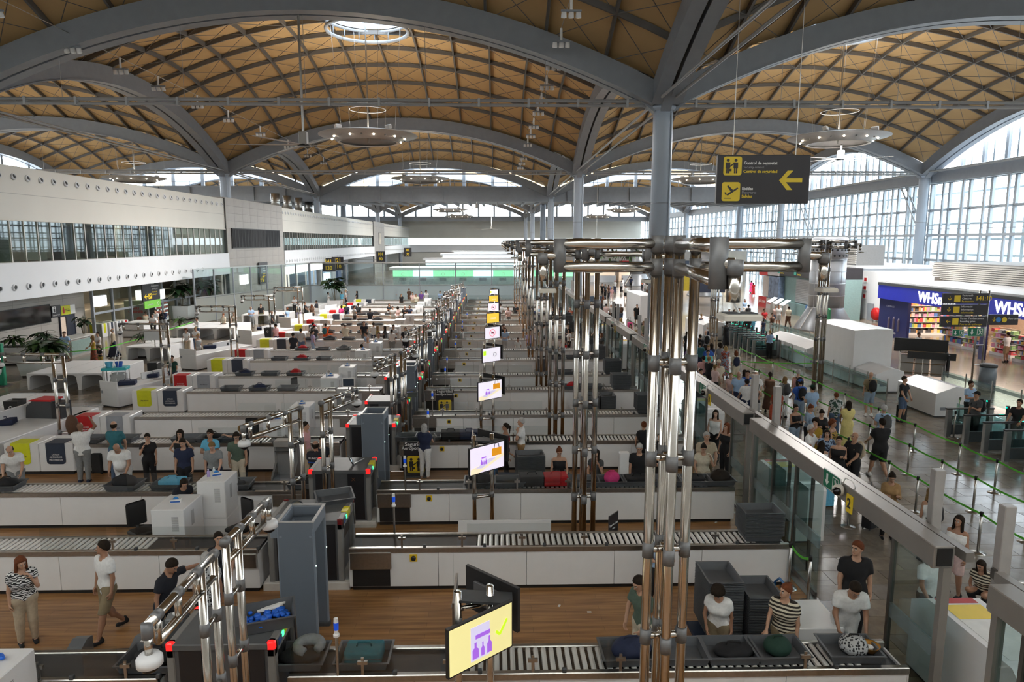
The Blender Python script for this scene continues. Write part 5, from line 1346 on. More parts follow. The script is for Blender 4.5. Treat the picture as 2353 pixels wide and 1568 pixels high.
def counter(x, y, w, d, h, label, slope=.28):
 t = thing('white_counter', label, 'counter', (x, y, 0), 0, 'white gabled counters in the queue hall')
 MB().prism([(0, .06), (w, .06), (w, h - slope*.5), (w*.55, h), (0, h - slope)], lambda a, b, dd: (a, dd, b), 0, d).obj('body', WHITE, t); MB().box(.05, w-.05, .05, d-.05, 0, .06).obj('plinth', GREYD, t); MB().box(w*.15, w*.3, -.006, 0, .3, .42).obj('vent', GREYP, t); return t
counter(17.2, 37.0, 1.5, 5.6, 1.35, 'long low white gabled counter beside the staff woman in blue'); counter(17.5, 32.65, 1.9, 4.25, 2.75, 'tall white block behind the queue pylon', .08); counter(17.6, 30.7, 1.3, 1.9, 1.15, 'small white gabled counter at the foot of the tall block'); counter(17.5, 26.2, 1.45, 2.6, 1.25, 'white gabled counter beside the man with the black suitcase')
counter(14.6, 47.5, 1.5, 4.6, 1.4, 'white gabled counter behind the far ticket gates'); counter(11.8, 55.5, 1.2, 6, 2.6, 'tall white partition block deep in the queue hall', .05)
gbp = MB().tube([(0, 0, 0), (0, 0, 1.15)], .025, 8).mesh('post', STEEL)
def barrier(x, y0, y1, label, st=1.5):
 t = thing('glass_barrier', label, 'barrier', (x, y0, 0)); n = max(1, int((y1 - y0) / st)); w = (y1 - y0) / n
 for k in range(n + 1):
  link('post', gbp, t, (0, k * w, 0))
  if k < n: MB().box(-.006, .006, k*w + .05, (k+1)*w - .05, .15, 1.0).obj('pane', GGL, t); MB().box(-.009, .009, k*w + .05, (k+1)*w - .05, .78, .92).obj('frosted_strip', FRB, t)
 return t
barrier(16.8, 28.4, 39.5, 'long glass barrier before the tall white block'); barrier(20.6, 36, 52, 'glass barrier with posts behind the long white counter'); barrier(20.9, 18, 31, 'glass barrier with posts on the shop side of the near gates')
pq.location = (15.5 - 2.03, 31.9 - 7.45, 0)
dup(P0[0], (13.4 - 2.03, 41.3 - 7.45, 0), 0, 'steel tube pylon behind the far ticket gates'); dup(P0[0], (14.3 - 2.03, 56 - 7.45, 0), 0, 'steel tube pylon deepest in the queue hall')
# ==== ventilation towers
VG = mat('vent_tower_grey', (.30, .32, .35), .35, .4, .04, 2); VS = mat('vent_seam', (.55, .57, .6), .3, .5)
def vent_tower(x, y, label):
 t = thing('ventilation_tower', label, 'tower', (x, y, 0)); R = 1.32
 MB().lathe([(2.25, 0), (2.25, .1), (R + .05, 1.7), (R, 1.8)], 36).obj('cone_base', VG, t, True); MB().lathe([(R, 1.8), (R, 5.6)], 36).obj('drum', VG, t, True); MB().lathe([(R + .02, 5.6), (R + .02, 7.2), (R - .2, 7.3)], 36).obj('perforated_head', VG, t, True)
 for z in (1.8, 2.75, 3.7, 4.65, 5.6): MB().lathe([(R + .015, z - .025), (R + .03, z), (R + .015, z + .025)], 36, cap=False).obj('seam_ring', VS, t, True)
 for q in range(4): a = .4 + q*PI/2; MB().beam((R*math.cos(a), R*math.sin(a), 1.8), (R*math.cos(a), R*math.sin(a), 5.6), .03, .03).obj('seam_bar', VS, t)
 nm = MB().lathe([(.085, 0), (.07, .05), (.001, .052)], 10, cap=False).mesh('nozzle', NOZ)
 for r_, z in enumerate((5.85, 6.3, 6.75)):
  for q in range(22): a = 2*PI*(q + .5*(r_ % 2))/22; link('nozzle', nm, t, ((R+.02)*math.cos(a), (R+.02)*math.sin(a), z), (0, PI/2, a))
 MB().beam((-2.2, -.6, .1), (-1.25, -.5, 1.75), .06, .1).obj('conduit', SIGNW, t); return t
vent_tower(26.2, 53.6, 'grey ventilation tower with perforated head and flared base behind the white blocks'); vent_tower(27.0, 88, 'grey ventilation tower farther down the right hall'); vent_tower(22.5, 108, 'grey ventilation tower far behind the queue')
# ==== shops on the right
NAVY = mat('shop_navy', (.012, .018, .11), .35); SBLU = mat('shop_fascia_blue', (.02, .03, .34), .3, emis=(.03, .04, .5), estr=.25); LITX = emit_mat('lit_lettering', (1, 1, 1), 1.4)
SERIF_SX = .85
t = thing('book_shop', 'blue fronted bookshop with lit lettering and bright shelves', 'shop', (29, 30.5, 0))
MB().box(0, 9, 0, 20.2, 3.9, 4.05).obj('roof', WHITEL, t); MB().box(8.9, 9, 0, 20.2, 0, 3.9).obj('rear_wall', mat('shop_rear', (.55, .4, .3), .6), t); MB().box(0, 9, 20.1, 20.2, 0, 3.9).obj('end_wall', mat('shop_rear', (.55, .4, .3), .6), t)
MB().bbox(-.25, .1, 0, 20.3, 2.75, 3.75, .02).obj('fascia', SBLU, t); MB().box(-.3, .2, 0, 20.3, 3.75, 3.95).obj('fascia_cap', GREYD, t)
MB().box(-.1, .1, 16.6, 20.2, 0, 2.75).obj('navy_panel', NAVY, t)
for a, b in ((17.6, .55), (18.2, .6), (18.8, .55)):
 MB().lathe([(.14, 0), (.14, .8), (.05, 1.0), (.05, 1.25)], 10).obj('bottle_picture', mat('bottle_pic', (.12, .1, .16), .5), t, loc=(-.04, a, b))
text('CARDINALES', .18, mat('pale_print', (.35, .37, .5), .5), t, (-.11, 19.3, 2.25), RXN); text('MIEMBROS DE LA SED', .17, SIGNW, t, (-.11, 19.5, .35), RXN)
for y in (15.3, 8.1): text('WHSmith', 1.0, LITX, t, (-.27, y, 3.22), RXN, bold=.015, sx=.95, ext=.02)
text('WHSmith', 1.0, LITX, t, (-.27, 1.2, 3.22), RXN, bold=.015, sx=.95, ext=.02)
MB().box(-.1, .1, 8.9, 9.3, 0, 2.75).obj('pillar', NAVY, t)
for y in (5, 12, 16): area_light('bookshop_lamp', (33, 30.5 + y, 3.7), (0, 0, 0), 4, 5, 420, (1, .82, .66))
GOOD = [mat('goods_%d' % q, c, .5) for q, c in enumerate([(.6, .08, .1), (.7, .55, .1), (.65, .6, .55), (.1, .2, .5), (.7, .3, .45), (.08, .08, .09), (.3, .5, .2), (.75, .4, .15)])]
def shelf_unit(x, y, w, h, label, rows=5, dep=.5, rot=0):
 u = thing('shelf_unit', label, 'shelf', (x, y, 0), rot, 'shelf units of the bookshop'); MB().box(0, dep, 0, w, 0, .15).obj('base', WHITE, u); MB().box(dep - .04, dep, 0, w, .15, h).obj('back_panel', mat('shelf_back', (.5, .4, .3), .6), u)
 gb = [MB() for _ in GOOD]
 for r in range(rows):
  z = .15 + (h - .15) * r / rows; MB().box(0, dep, 0, w, z, z + .03).obj('shelf', WHITE, u); q = .03
  while q < w - .12:
   g = random.randrange(8); gw = random.uniform(.08, .28); gh = random.uniform(.4, .8) * (h - .15) / rows; gb[g].box(.06, dep - .1, q, q + gw, z + .03, z + .03 + gh); q += gw + .015
 for g, b in zip(GOOD, gb):
  if b.v: tag(b.obj('goods', g, u), kind='stuff')
 return u
shelf_unit(31.0, 44.3, 2.2, 2.4, 'bright shelf unit next to the navy panel'); shelf_unit(30.6, 42.0, 1.7, 1.6, 'low promotional shelf with dark sides'); shelf_unit(30.9, 39.8, 1.8, 1.7, 'yellow and pink snack shelf in the shop entrance'); shelf_unit(30.4, 37.4, 1.6, 1.6, 'green bag display shelf in the shop entrance'); shelf_unit(30.8, 35.2, 1.7, 1.9, 'shelf of orange packets near the pink column'); shelf_unit(31.2, 33, 1.8, 2.0, 'shelf behind the pink standing figure'); shelf_unit(36.8, 40.5, 5, 2.5, 'rear wall shelves of the shop, left part', 6); shelf_unit(36.8, 34, 5, 2.5, 'rear wall shelves of the shop, right part', 6)
shelf_unit(36.5, 50.0, 6.2, 2.6, 'tall end wall shelves behind the navy panel', 6, .5, PI/2)
t = thing('display_column', 'bright pink promotional column in front of the shop', 'display', (30.2, 36.6, 0)); MB().lathe([(.34, 0), (.3, .6), (.36, 1.0), (.2, 1.5), (.24, 1.75), (.12, 1.95)], 14).obj('column_body', mat('hot_pink', (.75, .03, .25), .4), t, True)
t = thing('promotion_table', 'white and blue display table with magazines before the shop', 'table', (28.4, 33.2, 0)); MB().bbox(0, 1.0, 0, 1.8, 0, .6, .02).obj('body', WHITE, t); MB().box(-.01, .3, -.01, .9, .1, .55).obj('blue_panel', BLUEL, t); MB().box(.1, .9, .1, 1.7, .6, 1.0).obj('magazine_tier', mat('mag_tier', (.45, .42, .4), .5, 0, .5, 8), t); MB().box(.3, .9, .1, 1.7, 1.0, 1.35).obj('top_tier', mat('mag_tier2', (.5, .2, .2), .5, 0, .5, 8), t)
lv = struct('wall_right', (34, 26, 0)); MB().box(0, 10, 0, 26.6, 4.06, 5.4).obj('plant_room', mat('louvre_backing', (.2, .2, .2), .6), lv)
lm = MB().box(-.12, 0, 0, 26.6, 0, .1).mesh('louvre_blade', mat('louvre_grey', (.42, .41, .39), .5))
for q in range(9): link('louvre_blade', lm, lv, (0, 0, 4.1 + q * .14))
lv2 = struct('wall_right', (33, 62, 0)); MB().box(0, 8, 0, 12, 0, 4.6).obj('back_wall', WHITEL, lv2); MB().box(-.2, 8, -.2, 12.2, 4.5, 4.75).obj('roof_edge', WHITEL, lv2); lm2 = MB().box(-.1, 0, 1, 8, 0, .12).mesh('louvre_blade', mat('louvre_grey', (.42, .41, .39), .5))
for q in range(9): link('louvre_blade', lm2, lv2, (.4, 0, 4.9 + q*.18))
MB().box(.4, 3, 1, 8, 4.75, 6.6).obj('plant_room', mat('louvre_backing', (.2, .2, .2), .6), lv2)
wallbox('wall_right', 33.5, 42, 51.6, 62, 0, 4.3, m=WHITEL)
for k in range(3):
 t = thing('fire_notice', 'small red and white fire notice, %s on the white wall corner' % ('top', 'middle', 'bottom')[k], 'sign', (33.43, 61.0, 3.3 - k * .75)); MB().box(0, .06, 0, .5, 0, .55).obj('plate', SIGNW, t); MB().box(-.01, 0, .05, .45, .1, .4).obj('red_field', FLAP['red'], t)
t = thing('fire_hose', 'red fire hose drum on the white wall behind the tower', 'fire hose', (33.3, 58.5, .2)); MB().lathe([(.5, 0), (.55, .1), (.55, .3), (.5, .4)], 18).obj('drum', FLAP['red'], t, True, (0, 0, .5), (0, -PI/2, 0)); MB().box(-.1, .1, 1.0, 1.7, -.2, 1.3).obj('cabinet', GREYP, t)
for k in range(2):
 t = thing('info_kiosk', 'grey self-service kiosk by the white wall, %s one' % ('left', 'right')[k], 'kiosk', (32.6, 56.2 - k * 2.6, 0)); MB().bbox(-.3, .3, -.35, .35, 0, 1.2, .04).obj('body', mat('kiosk_bluegrey', (.3, .35, .42), .4), t); MB().prism([(-.35, 1.2), (.3, 1.2), (.3, 1.55), (-.2, 1.4)], lambda a, b, d: (a, d, b), -.38, .38).obj('sloped_head', GREYD, t)
t = thing('sales_kiosk', 'row of travel sales kiosks with red and blue panels', 'kiosk', (28.5, 60, 0))
MB().box(0, 4, 0, 13.4, 3.6, 4.6).obj('upper_box', SIGNBLK, t); MB().box(.6, 4, 0, 13.4, 0, 3.6).obj('back_wall', mat('kiosk_teal', (.25, .38, .38), .3), t); MB().box(.0, .7, 0, 13.4, 0, 1.1).obj('counter_front', mat('kiosk_teal2', (.2, .33, .34), .25), t)
for y0, y1, z0, z1, m in ((11.2, 13.5, 3.4, 4.8, FLAP['red']), (8.3, 11.2, 3.5, 4.6, mat('kiosk_pale', (.5, .48, .5), .4)), (0, 1.4, 3.5, 4.7, mat('kiosk_blue', (.03, .15, .4), .4)), (11.2, 13.4, 0, 1.15, FLAP['red']), (8.3, 11.2, 0, 1.1, mat('kiosk_pale', (.5, .48, .5), .4)), (0, 2.0, 0, 1.2, mat('kiosk_blue', (.03, .15, .4), .4))):
 MB().box(-.06, 0, y0, y1, z0, z1).obj('colour_panel', m, t)
MB().box(-.05, .55, 8.3, 10.8, 1.15, 3.4).obj('city_picture', mat('city_pic', (.15, .2, .3), .4, 0, .5, 2), t); MB().box(.3, .56, 11.4, 13.2, 1.15, 3.3).obj('lit_window', mat('kiosk_window', (.55, .5, .48), .3), t)
MB().box(.4, .58, 2.2, 5.2, 1.15, 3.4).obj('roller_shutter', mat('shutter_grey', (.33, .34, .36), .4), t)
for q in range(14): MB().box(.36, .4, 2.2, 5.2, 1.2 + q*.155, 1.31 + q*.155).obj('shutter_slat', mat('shutter_slat', (.38, .39, .41), .4), t)
text('jet2.com', .5, SIGNW, t, (-.07, 13.3, 4.2), RXN); text('jet2.com', .5, SIGNW, t, (-.07, 13.2, .65), RXN); text('Welcome', .5, emit_mat('pink_neon', (.9, .4, .9), 1.5), t, (-.07, 11.0, 4.1), RXN); text('jet2holidays', .33, FLAP['red'], t, (-.07, 11.0, .6), RXN)
for y in (8.0, 4.2): text('Rapid Tax Free', .3, SIGNW, t, (-.07, y, 4.25), RXN); text('Tax free', .25, SIGNY, t, (-.07, y, 3.85), RXN); MB().box(-.08, -.06, y + .15, y + .6, 3.8, 4.4).obj('teal_mark', mat('teal', (.05, .4, .33), .4), t)
text('O2', .7, SIGNW, t, (-.07, 1.2, 4.1), RXN)
for k in range(3):
 p = thing('info_terminal', 'slanted white information screen, %s before the kiosk row' % ('left', 'middle', 'right')[k], 'terminal', (27.3, 66.6 - k * 1.5, 0)); MB().bbox(-.15, .15, -.3, .3, 0, 1.1, .02).obj('stand', GREYC, p); MB().prism([(-.45, 1.05), (.25, 1.5), (.27, 1.46), (-.43, 1.0)], lambda a, b, d: (a, d, b), -.42, .42).obj('lit_screen', emit_mat('terminal_white', (.9, .95, 1), .9), p)
t = thing('advert_totem', 'slim green advertising totem before the tower', 'sign', (25.0, 50.3, 0)); MB().prism([(0, 0), (.5, 0), (.5, 1.6), (.3, 2.0), (.1, 1.9)], lambda a, b, d: (d, a, b), -.06, .06).obj('board', mat('totem_green', (.02, .28, .12), .4), t); MB().box(-.25, .25, -.15, .65, 0, .05).obj('foot', GREYD, t)
t = thing('advert_totem', 'green and white totem cut by the left frame edge', 'sign', (-24.3, 33.2, 0)); MB().bbox(-.4, .4, -.1, .1, .05, 2.1, .03).obj('board', mat('totem_green2', (.02, .25, .14), .4), t); MB().box(-.25, .3, -.11, -.1, 1.5, 1.85).obj('white_mark', SIGNW, t); MB().ring((0, -.11, .8), .28, .05, 20, 5, axis='y').obj('white_ring', SIGNW, t); MB().box(-.5, .5, -.3, .3, 0, .05).obj('foot', GREYD, t)
t = thing('direction_sign', 'stack of three dark direction signs on twin steel poles before the bookshop', 'sign', (23.4, 32.9, 0))
for x in (.3, .75): MB().tube([(x, 0, 0), (x, 0, 4.6)], .05, 8).obj('pole', STEEL, t, True)
for z in (.9, 1.9): MB().tube([(.3, 0, z), (.75, 0, z)], .035, 6).obj('cross_brace', STEEL, t)
rows = [(3.95, ['Facturació', 'Check-in', 'Facturación'], '141:10'), (3.4, ['Informació', 'Information', 'Información'], ''), (2.82, ["Portes d'embarcament", 'Boarding gates', 'Puertas de embarque'], '')]
for z, L3, num in rows:
 b = MB().bbox(-1.55, .75, -.06, .06, z, z + .52, .01).obj('board', SIGNBLK, t)
 for q, s in enumerate(L3): text(s, .13, (SIGNW, SIGNW, SIGNY)[q], b, (-.62, -.065, z + .41 - q * .145))
 if num: text(num, .3, SIGNY, b, (.05, -.065, z + .26), bold=.006)
 MB().box(-1.0, -.7, -.068, -.06, z + .1, z + .42).obj('yellow_pictogram', SIGNY, b); text('↓' if z > 3 else '←', .3, SIGNY, b, (-1.35, -.065, z + .26))
b = MB().bbox(.85, 2.3, -.06, .06, 2.9, 3.42, .01).obj('board', SIGNBLK, t)
for x, m in ((1.3, mat('info_blue', (.04, .25, .7), .4)), (1.6, SIGNY)): MB().lathe([(.13, 0), (.13, .01)], 18).obj('round_mark', m, b, loc=(x, -.06, 3.16), rot=(PI/2, 0, 0))
text('↓', .3, SIGNY, b, (.95, -.065, 3.16)); text('Aparcament', .13, SIGNW, b, (1.78, -.065, 3.22))
MB().box(-1.0, .4, .0, .05, 2.5, 2.56).obj('sign_rail', STEEL, t)
exitsign(22.45, 32.84, 2.35, 'green exit sign with a down arrow under the direction boards', 0, .95); exitsign(23.2, 32.8, 2.35, 'green exit sign beside the twin steel poles', 0, 1.25)
t = thing('litter_bin', 'round grey litter bin at the foot of the direction sign', 'bin', (23.9, 32.1, 0)); MB().lathe([(.36, 0), (.36, .95)], 24).obj('body', mat('bin_grey', (.2, .24, .28), .4), t, True); MB().lathe([(.38, .95), (.38, 1.06), (.3, 1.1)], 24).obj('rim', GREYD, t, True)
t = thing('flight_screens', 'bank of black display screens on a steel rack seen from behind', 'screen', (21.6, 33.6, 0), -.5)
for x in (-1.0, 0, 1.0):
 for y in (0, .7): MB().tube([(x, y, 0), (x, y, 1.35)], .025, 6).obj('upright', CHROME, t)
for z in (.35, .85, 1.35): MB().tube([(-1, 0, z), (1, 0, z)], .022, 6).tube([(-1, .7, z), (1, .7, z)], .022, 6).tube([(-1, 0, z), (-1, .7, z)], .022, 6).tube([(1, 0, z), (1, .7, z)], .022, 6).obj('rack_bars', CHROME, t)
for k in range(3): MB().bbox(-1.0 + k*.7, -.4 + k*.7, .15, .55, .2, 1.2, .02).obj('equipment_box', GREYC, t)
MB().bbox(-1.3, 1.1, .75, .82, 1.3, 2.0, .01).obj('display_back', BLACK, t); MB().bbox(-.7, 1.4, -.1, -.03, 1.1, 1.45, .01).obj('display_back', BLACK, t); MB().bbox(1.05, 1.12, -.4, .9, .3, 1.4, .01).obj('display_back', BLACK, t)
for nm, c, x0, x1, y, z0, z1, lab in (('display_wall', (.5, .38, .02), 19.5, 22.5, 77, 1.4, 3.6, 'yellow stand panel beyond the ticket gates'), ('display_wall', (.02, .03, .06), 22.6, 26, 77, 1.2, 3.4, 'dark blue stand panel beyond the ticket gates'), ('display_wall', (.04, .06, .09), 7.9, 11.6, 72, 0, 1.2, 'dark blue low banner wall at the far end of the queue')):
 t = thing(nm, lab, 'panel', (0, y, 0)); MB().bbox(x0, x1, 0, .2, z0, z1, .02).obj('panel', mat('stand_%d' % int(x0), c, .5), t)
 for q in (x0 + .2, x1 - .2): MB().tube([(q, .1, 0), (q, .1, z1)], .04, 6).obj('post', STEEL, t)
t = thing('hanging_foliage', 'hanging greenery above the far food hall', 'plant', (18, 96, 4.9)); MB().box(-5.5, 5.5, -.8, .8, 1.1, 1.2).obj('trough', GREYD, t)
for k in range(110):
 o = link('leaf', LM[1], t, (random.uniform(-5.4, 5.4), random.uniform(-.8, .8), random.uniform(-.2, 1.1)), (random.uniform(-1.2, .2), 0, random.random()*6.3)); o.scale = (1.6, 1.6, 1.6)
for q in (-4, 4): MB().tube([(q, 0, 1.2), (q, 0, 17)], .03, 5).obj('hanger', STEEL, t)
wallbox('wall_back', 9.5, 44, 120, 120.3, 0, 5.2, m=GREYC)
for k in range(6):
 t = thing('food_stall', 'lit food hall stall, %s from the left at the far end' % ORD[k], 'stall', (10.5 + k * 5.5, 118, 0)); MB().box(0, 4.8, 0, 1.6, 2.6, 3.6).obj('fascia', [GOOD[7], SIGNBLK, FLAP['red'], WHITE, FLAP['navy'], GOOD[1]][k], t); MB().box(0, 4.8, 1.5, 1.7, 0, 2.6).obj('back_wall', emit_mat('stall_warm', (1, .8, .6), .45), t); MB().bbox(.2, 4.6, -.6, .2, 0, 1.1, .02).obj('counter', WHITE, t)
# ==== hanging security sign
t = thing('hanging_sign', 'large black security control and departures sign hanging with a yellow arrow', 'sign', (6.98, 22.0, 8.18), 0)
W_, H_ = 2.96, 1.5
MB().bbox(0, W_, -.07, .07, 0, H_, .012).obj('board', SIGNBLK, t)
MB().prism(rrect(.19, .77, .87, 1.45, .07), FLAT(-.08, -.07), 0, 1).obj('yellow_pictogram', SIGNY, t); b = MB(); fig(b, .21, .89, .54, FLAT(-.088, -.08)); b.obj('pictogram_figures', SIGNBLK, t)
MB().prism(rrect(.17, .75, .07, .66, .07), FLAT(-.08, -.07), 0, 1).obj('yellow_pictogram', SIGNY, t)
b = MB(); f_ = FLAT(-.088, -.08)
b.prism([(.32,.28),(.66,.5),(.69,.46),(.36,.24)], f_, 0, 1); b.prism([(.46,.36),(.33,.54),(.37,.56),(.53,.41)], f_, 0, 1); b.prism([(.25,.34),(.29,.35),(.33,.28),(.3,.25)], f_, 0, 1); b.prism([(.24,.15),(.24,.17),(.47,.17),(.47,.15)], f_, 0, 1); b.obj('plane_mark', SIGNBLK, t)
for s, sz, m, x, z, bo in (('Control de seguretat', .125, SIGNW, .83, 1.25, .004), ('Security control', .1, mat('sign_grey_print', (.4, .4, .42), .5, var=0), .83, 1.12, 0), ('Control de seguridad', .125, SIGNY, .83, .99, .004), ('Eixides', .125, SIGNW, .81, .46, .004), ('Departures', .1, mat('sign_grey_print', (.4, .4, .42), .5), .81, .34, 0), ('Salidas', .125, SIGNY, .81, .22, .004)): text(s, sz, m, t, (x, -.074, z), bold=bo)
MB().prism([(1.98,.72),(2.24,1.02),(2.42,1.02),(2.2,.79),(2.72,.79),(2.72,.66),(2.2,.66),(2.42,.42),(2.24,.42)], FLAT(-.08, -.07), 0, 1).obj('arrow', SIGNY, t)
for x in (.5, 2.5): MB().tube([(x, 0, H_), (x, 0, 12)], .012, 5).obj('hanger_cable', STEEL, t)
# ==== ring luminaires, fans and wire spots
BULB = emit_mat('warm_bulb', (1, .82, .6), 25); LUM = mat('luminaire_grey', (.26, .26, .26), .45, .2, .04, 3)
def luminaire(x, y, z, label, on, R=3.7, src=None):
 t = thing('ring_luminaire', label, 'lamp', (x, y, z), 0, 'ring luminaires under the vaults')
 MB().lathe([(R, .18), (R - .05, .24), (2.2, .42), (1.7, .4), (1.7, .34), (2.15, .0), (2.2, -.3), (2.32, -.32), (2.4, -.1), (R - .15, .12), (R, .18)], 48, cap=False).obj('dish', LUM, t, True)
 MB().lathe([(2.1, -.3), (2.3, -.34)], 48, cap=False).obj('inner_ring', mat('ring_pale', (.5, .48, .45), .4), t, True)
 for q in range(20):
  a = 2*PI*q/20; o = MB().lathe([(.06, .05), (.075, -.02), (.05, -.06), (.002, -.07)], 8).obj('downlight', BULB if q % 2 == 0 else LUM, t, True, ((2.75)*math.cos(a), 2.75*math.sin(a), -.06))
 for q in range(4):
  a = PI/4 + q*PI/2; MB().bbox(-.25, .25, -.15, .15, 0, .3, .03).obj('flood_box', SIGNW, t, False, (2.6*math.cos(a), 2.6*math.sin(a), .42), (.3, 0, a))
 MB().tube([(0, 0, -.3), (0, 0, 24.4 - z)], .055, 8).obj('suspension_rod', STEEL, t); MB().ring((0, 0, 2.1), 1.35, .03, 32, 5).obj('upper_hoop', GREYD, t, True)
 cb = MB()
 for q in range(6): a = 2*PI*q/6; cb.tube([(2.0*math.cos(a), 2.0*math.sin(a), .4), (2.6*math.cos(a), 2.6*math.sin(a), 23.0 - z)], .012, 4); cb.tube([(1.7*math.cos(a), 1.7*math.sin(a), .36), (0, 0, .1)], .012, 4)
 cb.obj('suspension_cables', STEEL, t)
 if on:
  area_light('luminaire_downlight', (x, y, z - .45), (0, 0, 0), 4.2, 4.2, LUM_DOWN, (1, .96, .91), shape='DISK')
  area_light('luminaire_uplight', (x, y, z + .8), (PI, 0, 0), 4, 4, LUM_UP, (1, .9, .75), shape='DISK')
 return t
LUM_DOWN, LUM_UP = 5600, 900
for i, j, nm in ((1, 1, 'above the lanes with glowing bulbs'), (2, 1, 'above the right queue hall'), (1, 2, 'dark against the far lunette'), (2, 2, 'dark beside the hanging sign'), (0, 1, 'over the left building'), (0, 2, 'over the far left building')):
 luminaire((GX[i]+GX[i+1])/2 - .15, (GY[j]+GY[j+1])/2, 14.7 if j else 16, 'ring luminaire hanging ' + nm, True)
for i, j, nm in ((0, 4, 'left'), (1, 4, 'middle'), (2, 4, 'right'), (1, 5, 'middle last'), (2, 5, 'right last')): luminaire((GX[i]+GX[i+1])/2, (GY[j]+GY[j+1])/2, 13.2, 'ring luminaire in the second hall, %s one' % nm, True)
def fan(x, y, z, top, label, rot=0):
 t = thing('ceiling_fan', label, 'fan', (x, y, z), rot, 'large ceiling fans'); MB().tube([(0, 0, .3), (0, 0, top - z)], .06, 8).obj('down_rod', STEEL, t); MB().bbox(-.2, .2, -.2, .2, .05, .7, .03).obj('motor_box', GREYC, t); MB().lathe([(.28, 0), (.32, .04), (.2, .1)], 16).obj('hub', BLACK, t, True)
 for q in range(6):
  a = q*PI/3 + .12; b = MB().add([(.2, -.07, .03), (3.6, -.05, .0), (3.6, .06, .02), (.2, .09, .06), (.2, -.07, .045), (3.6, -.05, .012), (3.6, .06, .032), (.2, .09, .075)], [(0,3,2,1),(4,5,6,7),(0,1,5,4),(1,2,6,5),(2,3,7,6),(3,0,4,7)]).obj('blade', mat('fan_blade', (.4, .37, .34), .4, .3), t, rot=a)
 return t
fan(-9.7, 35.8, 11.75, 18.0, 'large ceiling fan hanging from the near arch over the lanes'); fan(26.6, 53.6, 13.2, 14.4, 'large ceiling fan below the right ring luminaire', .3); fan(-3, 107.4, 12, 13.2, 'ceiling fan under the service bridge'); fan(-1, 150, 9.5, 18, 'ceiling fan in the second hall')
SPOTL = emit_mat('spot_lens', (1, .97, .92), 3)
def wire(x, z, y0, y1, ys_, nm):
 o = MB().tube([(x, y0, z), (x, y1, z)], .018, 5).obj('light_cable', STEEL); tag(o, 'thin suspended lighting cable ' + nm, 'cable')
 for k, y in enumerate(ys_):
  t = thing('spotlight', 'three-lamp spotlight, %s on the cable %s' % (ORD[k], nm), 'lamp', (x, y, z - .75), 0, 'spotlights on the cable ' + nm)
  MB().tube([(0, 0, .2), (0, 0, .74)], .06, 8).obj('stem', SIGNW, t); MB().box(-.42, .42, -.05, .05, .12, .2).obj('bar', GREYP, t)
  for q in (-.3, 0, .3):
   s = MB().lathe([(.1, .12), (.12, -.1), (.11, -.12)], 10).obj('lamp_head', SIGNW, t, True, (q, 0, 0), (.3, 0, 0)); MB().lathe([(.1, -.121), (.002, -.122)], 10, cap=False).obj('lens', SPOTL, s)
wire(3.1, 16.9, 20, 92, [25.5, 29.5, 33.8, 38.2, 43, 48, 51.5, 57.5, 62.5, 68, 74, 79, 84, 89], 'right of the lanes')
wire(-20.5, 16.9, 20, 92, [25, 30, 35.3, 39.6, 43.8, 49.3, 54.8, 62, 70, 77, 84], 'left of the lanes')
MB().tube([(-60, 71.4, 14.1), (46, 71.4, 14.1)], .05, 6).obj('trim_9', TIE)['kind'] = 'structure'
for k in range(5):
 t = thing('duct_stub', 'silver duct stub, %s behind the grey tower top' % ORD[k], 'duct', (-30.2 + k*.3, 96 + k*4.5, 11.2), 0, 'silver ducts behind the tower'); MB().lathe([(.6, 0), (.6, 2.2)], 16).obj('duct_pipe', STEEL, t, True); MB().ring((0, 0, 1.1), .62, .04, 16, 4).obj('clamp_ring', STEEL, t)
# ==== people
def surfnet(F, org, vox):
 """naive surface nets of a sampled distance field -> verts (n,3), quads"""
 S = F < 0
 if not S.any(): return np.zeros((0, 3)), np.zeros((0, 4), int)
 nx, ny, nz = F.shape
 c = [F[i:nx-1+i, j:ny-1+j, k:nz-1+k] for i in (0, 1) for j in (0, 1) for k in (0, 1)]
 s = [x < 0 for x in c]
 n = sum(x.astype(np.int8) for x in s); act = (n > 0) & (n < 8)
 idx = -np.ones(act.shape, int); I = np.argwhere(act); idx[act] = np.arange(len(I))
 cv = np.stack([x[act] for x in c], 1); off = np.array([(i, j, k) for i in (0, 1) for j in (0, 1) for k in (0, 1)], float)
 acc = np.zeros((len(I), 3)); cnt = np.zeros(len(I))
 for a in range(8):
  for b in range(a + 1, 8):
   if np.abs(off[a] - off[b]).sum() != 1: continue
   fa, fb = cv[:, a], cv[:, b]; m = (fa < 0) != (fb < 0); t = np.where(m, fa / np.where(m, fa - fb, 1), 0)
   acc[m] += off[a] + (off[b] - off[a]) * t[m, None]; cnt[m] += 1
 V = (I + acc / cnt[:, None]) * vox + org
 Q = []
 for ax in range(3):
  sl0 = [slice(None)] * 3; sl1 = [slice(None)] * 3; sl0[ax] = slice(0, -1); sl1[ax] = slice(1, None)
  A, B = S[tuple(sl0)], S[tuple(sl1)]; ch = A != B
  o1, o2 = [(1, 2), (2, 0), (0, 1)][ax]
  E = np.argwhere(ch); E = E[(E[:, o1] > 0) & (E[:, o2] > 0) & (E[:, o1] < F.shape[o1] - 1) & (E[:, o2] < F.shape[o2] - 1)]
  if not len(E): continue
  d1 = np.zeros(3, int); d1[o1] = 1; d2 = np.zeros(3, int); d2[o2] = 1
  g = lambda e: idx[e[:, 0], e[:, 1], e[:, 2]]
  q = np.stack([g(E - d1 - d2), g(E - d2), g(E), g(E - d1)], 1)
  fl = ~A[E[:, 0], E[:, 1], E[:, 2]]; q[fl] = q[fl][:, ::-1]; Q.append(q)
 return V, np.concatenate(Q)
